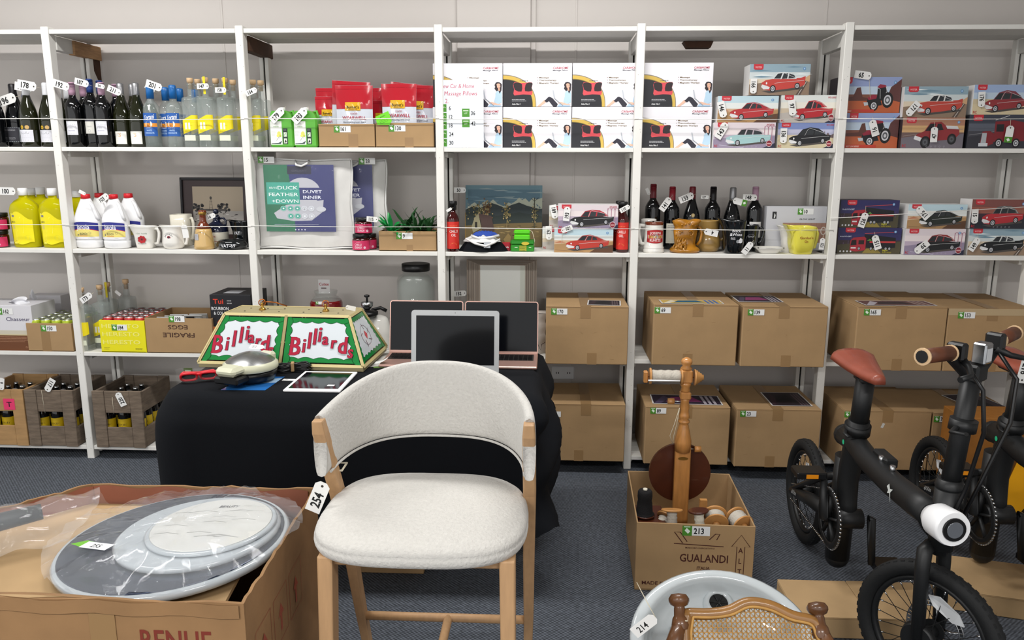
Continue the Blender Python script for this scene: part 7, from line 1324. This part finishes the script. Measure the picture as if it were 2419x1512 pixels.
q = at(1522, 1215, -.98); g = thing('thread_cone', 'black cone of thread standing at the left of the printed carton', 'thread', (q.x, -.98, q.z)); m = M(); m.lathe([(.034, 0), (.036, .004), (.032, .007), (.03, .01), (.0275, .045), (.025, .055), (.027, .07), (.026, .088), (.022, .094)], 'black_thread', 24); m.build('wound_thread', g); m = M(); m.lathe([(.008, .094), (.008, .1), (.005, .1), (.005, .094)], 'wool_white', 14); m.build('paper_core', g); m = M(); m.lathe([(.036, -.004), (.038, 0), (.036, .003)], 'red_wood', 22); m.build('base_disc', g)
g = thing('wooden_pedal', 'reddish wooden board lying under the black thread cone', 'board', (3.385, -1.0, .0075)); m = M(); m.box(-.05, .05, -.09, .12, 0, q.z-.016, 'red_wood', .004); m.build('board_block', g)
g = thing('wooden_offcut', 'small wooden block upright behind the bobbins', 'board', (3.595, -.88, .007)); m = M(); m.prism([(-.016, 0), (.02, 0), (.012, .23), (-.014, .23)], yx, 0, .018, 'bobbin_wood'); m.build('block_body', g)
# ================================================================ wash basin
t = thing('wash_basin', 'white glazed round wash basin tilted on the floor, lot tag 214', 'basin', (3.455, -1.86, .285)); t.rotation_euler = (.60, 0, -.05)
m = M(); N = 64; prof = [(.06, -.155), (.13, -.15), (.19, -.10), (.222, -.04), (.235, -.006), (.236, .004), (.228, .011), (.21, .012), (.203, .008), (.197, -.004), (.190, -.03), (.175, -.052), (.12, -.062), (.06, -.065), (.001, -.066)]; m.lathe(prof, 'basin', N, cap=False, sy=.86); m.build('basin_bowl', t)
m = M(); m.lathe([(.001, -.040), (.024, -.040)], 'drain', 24, c=(.005, .132, 0), cap=False); m.lathe([(.024, -.044), (.0255, -.036), (.036, -.036), (.041, -.058)], 'basin', 28, c=(.005, .132, 0), cap=False)
for i in range(3): a = i*PI/3; m.box(-.0, 0, 0, 0, 0, 0, 'basin'); m.tube([(.005-.023*math.cos(a), .132-.023*math.sin(a), -.038), (.005+.023*math.cos(a), .132+.023*math.sin(a), -.038)], .002, 'black_plastic', 6)
m.build('drain_hole', t)
m = M(); m.prism([(-.128+.017*math.cos(a), .0+.013*math.sin(a)) for a in [i*PI/10 for i in range(20)]], lambda u, v, d: (u+.02, v+.055, -.048+d-.3*(u+.128)), 0, .003, 'black_gap'); m.prism([(-.128+.016*math.cos(a), -.004+.009*math.sin(a)) for a in [PI+i*PI/10 for i in range(11)]], lambda u, v, d: (u+.02, v+.055, -.044+d-.3*(u+.128)), 0, .002, 'basin'); m.build('overflow_hole', t)
tq = at(1545, 1460, -1.98); L = M(); hh = Vector(at(1548, 1458, -2.02)); ee = Vector(at(1497, 1497, -2.02)); inv = (Matrix.Translation(t.location) @ t.rotation_euler.to_matrix().to_4x4()).inverted()
ax3 = (ee-hh).normalized(); ay3 = Vector((0, -1, 0)).cross(ax3).normalized()*-1; ay3 = ay3 if ay3.z*ax3.x-ay3.x*ax3.z > 0 else -ay3; Lg = (ee-hh).length; Wd = Lg*.46; L.T = inv
fn = lambda u, v, h: hh+ax3*u+ay3*v+Vector((0, -1, 0))*h
L.prism([(0, -Wd*.22), (Wd*.25, -Wd/2), (Lg, -Wd/2), (Lg, Wd/2), (Wd*.25, Wd/2), (0, Wd*.22)], fn, -.0004, .0004, 'paper', 'E6E5E2'); p = Pr(L, lambda u, v, h: fn(Lg*1.2-u, -v, .0006+h), 'paper'); p.text('214', Lg*.6, -Wd*.28, Wd*.56, '1C1C1C', al='c', bold=.015, maxw=Lg*.62); L.build('lot_tag', t)
m = M(); m.T = inv; m.tube([hh, hh+Vector((-.02, .02, .03)), hh+Vector((-.035, .08, .04))], .001, 'string', 5); m.build('tag_string', t)
# ================================================================ cane backed chair
t = thing('cane_chair', 'small dark carved chair with woven cane back and knob finials', 'chair', (3.478, -2.045, .366), .0); t.rotation_euler = (-.62, 0, .03)
K = 'oak_gold'; hw = .15
outl = [(-.155, .09), (-.135, .105), (-.08, .10), (-.03, .118), (.0, .125), (.04, .12), (.09, .10), (.14, .088), (.158, .075)]
def rim(o): return [(-hw-o*.6, .11+o*.2), (-.1, .108+o), (-.05, .118+o), (0, .134+o), (.05, .128+o), (.10, .106+o), (hw+o*.6, .09+o*.2)]
def cubic(P, n=8):
    out = []
    for i in range(len(P)-1):
        p0, p1, p2, p3 = P[max(i-1, 0)], P[i], P[i+1], P[min(i+2, len(P)-1)]
        for k in range(n): s = k/n; out.append(tuple(.5*(2*b+(c-a)*s+(2*a-5*b+4*c-d)*s*s+(3*b-a-3*c+d)*s**3) for a, b, c, d in zip(p0, p1, p2, p3)))
    return out+[P[-1]]
loop = [(-.142, .105), (-.09, .105), (-.045, .112), (.0, .130), (.05, .124), (.10, .102), (.148, .09), (.16, .06), (.185, .01), (.2, -.05), (.185, -.12), (-.185, -.12), (-.2, -.05), (-.19, .0), (-.155, .03), (-.15, .07)]
Lp = cubic(loop+[loop[0]])[:-1]
m = M(); m.tube([(x, 0, z) for x, z in Lp], .0135, K, 10, closed=True, flat=1.0, upv=(0, 1, 0)); m.build('carved_frame', t)
m = M(); m.tube([(x*.925, -.010, z*.925) for x, z in Lp], .0035, 'cane', 6, closed=True); m.build('cane_beading', t)
m = M(); inside = lambda x, z: sum(((a[1] > z) != (b[1] > z)) and (x < (b[0]-a[0])*(z-a[1])/(b[1]-a[1]+1e-9)+a[0]) for a, b in zip(Lp, Lp[1:]+Lp[:1])) % 2 == 1
def strands(dx, dz, step, r, yy):
    dl = math.hypot(dx, dz); dx /= dl; dz /= dl; nx, nz = -dz, dx; k = -.26
    while k < .26:
        run = None; s = -.3
        while s < .3:
            x, z = (nx*k+dx*s)*1.06, (nz*k+dz*s)*1.06; ins = inside(x, z)
            if ins and run is None: run = s
            if (not ins) and run is not None:
                if s-run > .01: m.tube([(nx*k+dx*run, yy, nz*k+dz*run), (nx*k+dx*s, yy, nz*k+dz*s)], r, 'cane', 4, flat=.5, upv=(0, 1, 0), cap=False)
                run = None
            s += .006
        k += step
for o in (0, .0028):
    strands(1, 0, .0112, .0011, -.002) if o == 0 else None
for dx, dz in ((1, 0), (0, 1)):
    strands(dx, dz, .0112, .0013, -.002); strands(dx, dz, .0112, .0013, .0)
strands(1, 1, .0079, .0011, .002); strands(1, -1, .0079, .0011, .003); o = m.build('cane_weave', t); o['kind'] = 'stuff'
for s, z in ((-1, .1), (1, .085)):
    m = M(); m.T = Matrix.Translation((s*.16, 0, z)); m.lathe([(.018, -.03), (.021, -.02), (.018, -.006), (.014, 0), (.013, .016), (.012, .02), (.02, .024), (.024, .032), (.024, .038), (.018, .047), (.001, .05)], 'walnut', 22, cap=False); m.build('knob_finial', t)
    m = M(); m.tube([(s*.162, 0, z-.02), (s*.178, 0, z-.06), (s*.196, 0, z-.1), (s*.215, .0, z-.16), (s*.2, 0, z-.22), (s*.19, .0, z-.3)], [.017, .02, .015, .016, .015, .014], 'walnut', 10, flat=1.2); m.build('carved_stile', t)
m = M(); m.box(-.19, .19, -.22, .02, -.31, -.29, 'oak_gold', .006); m.build('seat', t)
m = M(); m.tube([(-.175, -.0, .09), (-.148, -.02, .088), (-.145, .015, .09)], .0015, 'string', 5); m.build('tag_string', t)
# ================================================================ flat cartons on the floor
def flat(label, x, y, w, d, h, rz): t = card_box(label, x-w/2, x+w/2, y, y+d, .0006, h, tapes=False, seed=int(x*10), rz=rz, name='flat_carton', group=None, mt='card_light'); return t
flat('long flat brown carton lying on the carpet behind the cane chair', 4.03, -1.375, .46, .225, .074, .0)
flat('flat brown carton lying askew under the bicycles', 4.66, -1.26, .66, .26, .074, -.24)
q = at(2300, 985, -.34); t = closed_box('orange_carton', 'orange brown carton standing on the floor behind the bicycles', 4.80, 5.22, -.34, -.16, 0, .40, mt='orange_card', col=None)
t = thing('ride_on_toy', 'yellow and green plastic toy with black wheels at the right edge', 'toy', (4.98, -.62, 0)); m = M(); m.prism([(-.1, .09), (.28, .09), (.3, .3), (.12, .42), (-.02, .36)], lambda u, v, d: (u, d, v), -.08, .1, 'toy_yellow'); m.build('toy_body', t, bevel=.02)
m = M(); m.box(-.06, .26, -.09, .11, .12, .17, 'toy_green', .01); m.build('green_panel', t); m = M(); p = Pr(m, front(0, .2, -.082)); p.ell(.06, .1, .06, .05, 'C87A3A'); p.ring(.06, .1, .045, .035, .004, '2A1A14'); m.build('toy_print', t)
for x in (-.03, .22): m = M(); m.tube([(x, -.12, .09), (x, -.07, .09)], .09, 'toy_black', 24); m.build('toy_wheel', t)
# ================================================================ folding bicycles
def wheel3(parent, c, rz, R, name, disc=False, cover=False):
    o = bpy.data.objects.new(name, None); C.objects.link(o); o.parent = parent; o.location = c; o.rotation_euler = (0, 0, rz)   # wheel lies in its own y-z plane
    circ = lambda r, n=48, x=0: [(x, r*math.cos(2*PI*i/n), r*math.sin(2*PI*i/n)) for i in range(n)]
    m = M(); m.tube(circ(R-.022), .0225, 'black_rubber', 14, closed=True)
    for i in range(54):
        a = 2*PI*i/54; 
        for s in (-1, 1):
            a2 = a+s*.02; cy, cz = math.cos(a2), math.sin(a2); y0, z0_ = (R-.003)*cy, (R-.003)*cz; t_ = Vector((0, -cz, cy))*.006; rd = Vector((0, cy, cz))*.004; X = Vector((1, 0, 0)); c0 = Vector((s*.008, y0, z0_))
            V = [c0+X*(i_*.0065)+t_*j_+rd*k_-X*s*(.0 if k_ < 0 else .001) for i_ in (-1, 1) for j_ in (-1, 1) for k_ in (-1, .3)]; m.add(V, [(0, 1, 3, 2), (4, 6, 7, 5), (0, 4, 5, 1), (2, 3, 7, 6), (1, 5, 7, 3)], 'black_rubber')
    m.build('tyre', o)
    m = M(); m.tube(circ(R-.05), .011, 'black_metal', 8, closed=True, flat=.8); m.build('rim', o)
    m = M(); m.tube([(-.04, 0, 0), (.04, 0, 0)], .018, 'black_metal', 16); m.tube([(-.028, 0, 0), (-.024, 0, 0)], .032, 'black_metal', 20); m.tube([(.024, 0, 0), (.028, 0, 0)], .032, 'black_metal', 20); m.build('hub', o)
    m = M()
    for i in range(28): a = 2*PI*i/28; s = 1 if i % 2 else -1; b = a+(.5 if i % 4 < 2 else -.5); A = Vector((s*.026, .03*math.cos(b), .03*math.sin(b))); B_ = Vector((0, (R-.058)*math.cos(a), (R-.058)*math.sin(a))); m.tube([A, B_], .0011, 'black_metal', 4, cap=False); m.tube([B_.lerp(A, .09), B_], .0024, 'chrome', 5)
    m.build('spokes', o)
    m = M(); a = 2.0; u = Vector((0, math.cos(a), math.sin(a))); w_ = Vector((0, -math.sin(a), math.cos(a))); c_ = u*(R*.5); m.add([c_+w_*.055+Vector((-.006, 0, 0)), c_+u*.02+w_*.03+Vector((-.01, 0, 0)), c_+u*.022-w_*.03+Vector((-.01, 0, 0)), c_-w_*.055+Vector((-.006, 0, 0)), c_-u*.014-w_*.03+Vector((-.01, 0, 0)), c_-u*.014+w_*.03+Vector((-.01, 0, 0))], [(0, 1, 2, 3, 4, 5)], 'white_reflector'); m.build('spoke_reflector', o, solid=.004)
    if disc:
        m = M()
        for r0, r1, nn_ in ((.066, .08, 40),):
            for i in range(nn_):
                a, b = 2*PI*i/nn_, 2*PI*(i+.72)/nn_; m.prism([(r0*math.cos(a), r0*math.sin(a)), (r1*math.cos(a), r1*math.sin(a)), (r1*math.cos(b), r1*math.sin(b)), (r0*math.cos(b), r0*math.sin(b))], lambda u, v, d: (d, u, v), .034, .036, 'silver')
        m.tube(circ(.068, 40, .035), .0025, 'silver', 6, closed=True); m.tube(circ(.079, 40, .035), .0018, 'silver', 6, closed=True)
        for i in range(5): a = 2*PI*i/5; m.tube([(.035, .02*math.cos(a), .02*math.sin(a)), (.035, .045*math.cos(a+.35), .045*math.sin(a+.35)), (.035, .067*math.cos(a+.3), .067*math.sin(a+.3))], .0045, 'silver', 6, flat=.4)
        m.build('brake_disc', o)
    if cover: m = M(); m.tube([(-.062, 0, 0), (-.045, 0, 0)], [.044, .05], 'black_metal', 32); m.lathe([(.005, 0), (.005, .001)], 'silver', 8, c=(-.062, 0, 0)); m.build('hub_cover', o)
    return o
def bike(label, x, y, steer=.65):
    t = thing('folding_bicycle', label, 'bicycle', (x, y, 0), 0, 'black folding electric bicycles'); B = 'black_metal'; P = lambda Y, Z, X=0: (X, Y, Z)
    wheel3(t, (0, -.70, .206), 0, .206, 'rear_wheel', disc=True); wheel3(t, (.03, -1.655, .206), steer, .206, 'front_wheel', disc=True, cover=True)
    m = M(); m.tube([P(-1.03, .56), P(-1.12, .565), P(-1.24, .548), P(-1.42, .545), P(-1.58, .555), P(-1.67, .562)], [.036, .037, .037, .037, .038, .036], B, 18); m.ball(P(-1.035, .56), .038, B, 16, 8); m.tube([P(-1.665, .47, .03), P(-1.67, .64, .03)], .032, B, 18); m.tube([P(-1.14, .65), P(-1.12, .55), P(-1.09, .42), P(-1.10, .34), P(-1.11, .27)], [.034, .036, .036, .034, .034], B, 16); m.tube([P(-1.12, .29, -.045), P(-1.12, .29, .045)], .034, B, 16); m.build('main_frame', t)
    m = M(); p = Pr(m, lambda u, v, h: (-.0385-h, -1.47-u*.9, .54+v*.95)); p.poly([(0, .02), (.012, .012), (.006, .0), (.022, .006), (.034, -.022), (.028, .01), (.044, .026), (.024, .02), (.016, .034)], 'D8DCD8'); p.mp = lambda u, v, h: (-.0375-h, -1.12-u, .565+v); p.ell(0, 0, .008, .0085, '28C088', 16); m.build('emblem', t)
    for sy in (-1.33, -1.41): m = M(); m.tube([P(sy, .575), P(sy-.0, .598)], .008, 'silver', 10); m.build('latch_bolt', t)
    m = M(); m.box(-.0, .04, -1.36, -1.26, .565, .598, B, .006); m.build('folding_latch', t)
    for s in (-1, 1):
        m = M(); m.tube([P(-1.11, .285, s*.03), P(-.92, .265, s*.052), P(-.72, .215, s*.058)], [.028, .026, .018] if s < 0 else .015, B, 12); m.build('chain_stay', t); m = M(); m.tube([P(-1.1, .44, s*.02), P(-.98, .38, s*.05), P(-.71, .215, s*.058)], .013, B, 10); m.build('seat_stay', t)
    m = M(); p = Pr(m, lambda u, v, h: (-.0795-h, -.765-u*.98, .226+v+u*.22)); p.text('eXXite', .0, 0, .017, 'B8BABA', w=.055, bold=.02); m.build('lettering', t)
    m = M(); m.tube([P(-1.075, .5, 0), P(-1.06, .12, 0)], .041, B, 20); m.ball(P(-1.06, .12, 0), .041, B, 20, 10); m.build('battery_tube', t)
    m = M(); m.tube([P(-1.135, .60), P(-1.16, .80)], .0295, B, 18); m.build('seat_post', t); m = M(); m.tube([P(-1.128, .60), P(-1.134, .632)], .042, B, 18); m.tube([(-.04, -1.135, .615), (-.055, -1.17, .612), (-.05, -1.2, .61)], .007, B, 8, flat=.5); m.build('post_clamp', t)
    m = M(); Z = .842; n = 14; V = []
    for i in range(n+1):
        s = i/n; yy = -1.02-.25*s; w_ = .062*(1-s)**.75*(1 if s > .05 else .75)+.016; zz = Z+.022*(1-s)**2-.006*s
        for j in range(9): a = PI*j/8; V.append((w_*math.cos(a), yy, zz-.03+.03*math.sin(a)**.7 if math.sin(a) > 0 else zz-.03))
    m.add(V, [[i*9+j, i*9+j+1, i*9+10+j, i*9+9+j] for i in range(n) for j in range(8)]+[list(range(9))[::-1], [n*9+j for j in range(9)]]+[[i*9, i*9+9, i*9+17, i*9+8] for i in range(n)], 'leather', None, True); m.build('saddle', t)
    m = M()
    for s in (-1, 1): m.tube([P(-1.03, .826, s*.03), P(-1.06, .80, s*.022), P(-1.2, .80, s*.02), P(-1.25, .815, s*.01)], .0035, B, 6)
    m.box(-.026, .026, -1.19, -1.12, .785, .812, B, .006); m.build('saddle_rails', t)
    # crank, ring, pedals
    cc = Vector((-.06, -1.12, .29)); m = M(); n = 46; R = .102
    for i in range(n): a, b = 2*PI*i/n, 2*PI*(i+.5)/n; m.tube([(cc.x, cc.y+R*math.cos(a), cc.z+R*math.sin(a)), (cc.x, cc.y+R*math.cos(b), cc.z+R*math.sin(b))], .004, 'silver', 5)
    m.tube([(cc.x-.002, cc.y+(R-.012)*math.cos(2*PI*i/36), cc.z+(R-.012)*math.sin(2*PI*i/36)) for i in range(36)], .012, B, 8, closed=True, flat=.4, upv=(1, 0, 0))
    for i in range(5): a = 2*PI*i/5+.3; m.tube([cc, cc+Vector((0, .08*math.cos(a), .08*math.sin(a)))], .008, B, 6, flat=.6)
    m.build('chain_ring', t)
    m = M(); r = .03; hb = Vector((-.06, -.70, .206))
    for s in (1, -1):
        A = cc+Vector((0, 0, s*R)); Bc = hb+Vector((0, 0, s*r)); n = 34
        for i in range(n): m.tube([A.lerp(Bc, i/n), A.lerp(Bc, (i+.6)/n)], .0038, 'silver', 5, flat=.7)
    m.build('chain', t)
    for s, dy, dz in ((-1, .035, .15), (1, -.035, -.15)):
        e = cc+Vector((s*.02 if s < 0 else .14, dy, dz)); b0 = cc+Vector((s*.02 if s < 0 else .14, 0, 0)); m = M(); m.tube([b0-Vector((s*.01, 0, 0)), b0, e], [.012, .013, .01], B, 10, flat=1.2); m.tube([b0-Vector((s*.006, 0, 0)), b0+Vector((s*.004, 0, 0))], .009, 'silver', 8); m.build('crank_arm', t)
        m = M(); x0 = e.x; x1 = e.x+s*.1; m.box(min(x0, x1), max(x0, x1), e.y-.038, e.y+.038, e.z-.012, e.z+.012, 'black_plastic', .004); o = m.build('pedal', t)
        for q_ in (-1, 1): g = M(); g.box(min(x0, x1)+.03, max(x0, x1)-.03, e.y+q_*.0385-.001, e.y+q_*.0385+.001, e.z-.007, e.z+.007, 'orange_reflector'); g.build('reflector', o)
    # fork, steering post, bars
    st = bpy.data.objects.new('steering', None); C.objects.link(st); st.parent = t; st.location = (.03, -1.655, 0); st.rotation_euler = (0, 0, steer)
    m = M()
    for s in (-1, 1): m.tube([(s*.02, .01, .475), (s*.05, .01, .465), (s*.056, .008, .41), (s*.056, .0, .206)], [.018, .02, .019, .017], B, 12)
    m.build('fork', st)
    m = M(); m.tube([(0, .0, .45), (0, -.01, .64), (0, -.012, .66)], [.024, .026, .03], B, 16); m.tube([(0, -.012, .66), (.05, -.01, .94)], .0245, B, 16); m.lathe([(.034, .635), (.036, .645), (.03, .665)], B, 18, c=(0, -.01, 0)); m.build('steering_post', st)
    m = M(); m.tube([(.008, -.02, .80), (.01, -.022, .83)], .034, B, 16); m.tube([(-.02, -.02, .815), (-.065, -.03, .812), (-.075, -.07, .82)], .008, B, 8, flat=.6); m.tube([(.038, -.03, .815), (.05, -.035, .815)], .007, 'silver', 8); m.build('post_latch', st)
    m = M(); m.tube([(-.19, -.0, 1.02), (-.09, -.01, 1.015), (.0, -.012, .955), (.05, -.012, .95), (.1, -.012, .955), (.19, -.01, 1.015), (.29, -.0, 1.02)], .0135, B, 12); m.box(.022, .078, -.037, .013, .925, .972, B, .006); m.build('handlebar', st)
    for s in (-1, 1):
        m = M(); m.tube([(.05+s*.13, -.01, 1.016), (.05+s*.235, -.0, 1.02)], .0185, 'grip', 18); o = m.build('grip', st); g = M(); g.tube([(.05+s*.235, -.0, 1.02), (.05+s*.241, .0005, 1.0203)], .0215, 'cork', 18); g.tube([(.05+s*.2411, .0005, 1.0203), (.05+s*.2435, .0008, 1.0204)], .0155, 'black_plastic', 16); g.tube([(.05+s*.125, -.0105, 1.0157), (.05+s*.13, -.01, 1.016)], .0212, 'cork', 18); g.build('end_cap', o)
        m = M(); m.tube([(.05+s*.09, -.02, 1.0), (.05+s*.11, -.05, .985), (.05+s*.15, -.075, .975), (.05+s*.19, -.07, .97)], [.011, .008, .0065, .008], B, 8); m.box(.05+s*.10-.014, .05+s*.10+.014, -.035, .01, .995, 1.04, 'black_plastic', .005); m.build('brake_lever', st)
        m = M(); m.tube([(.05+s*.09, -.03, .99), (.05+s*.09, -.08, .93), (.04+s*.07, -.09, .82), (.02+s*.04, -.06, .66), (s*.03, -.02, .5)], .0055, 'black_plastic', 7); m.build('cable', st)
    m = M(); m.box(.03, .07, -.045, -.01, .975, 1.03, 'silver', .004); m.box(.037, .063, -.0465, -.0452, .983, 1.017, 'white_reflector'); m.build('bar_display', st)
    m = M(); c0 = Vector((-.002, -1.70, .565)); d0 = Vector((.12, -.97, .06)).normalized(); m.tube([c0-d0*.03, c0, c0+d0*.055, c0+d0*.065], [.03, .045, .047, .044], 'white_plastic', 28); o = m.build('headlight', t); g = M(); g.tube([c0+d0*.0652, c0+d0*.07], [.031, .03], 'black_plastic', 24); g.tube([c0+d0*.0702, c0+d0*.0712], [.022, .021], 'lens', 20); g.build('light_lens', o)
    return t
bike('black folding bicycle nearest the viewer with brown leather saddle and front light', 4.03, 0)
t = bike('black folding bicycle behind at the right edge, cut off by the picture', 4.56, .06)
tagpx(t, (2412, 905), (2428, 850), '216', -1.2, string=False)
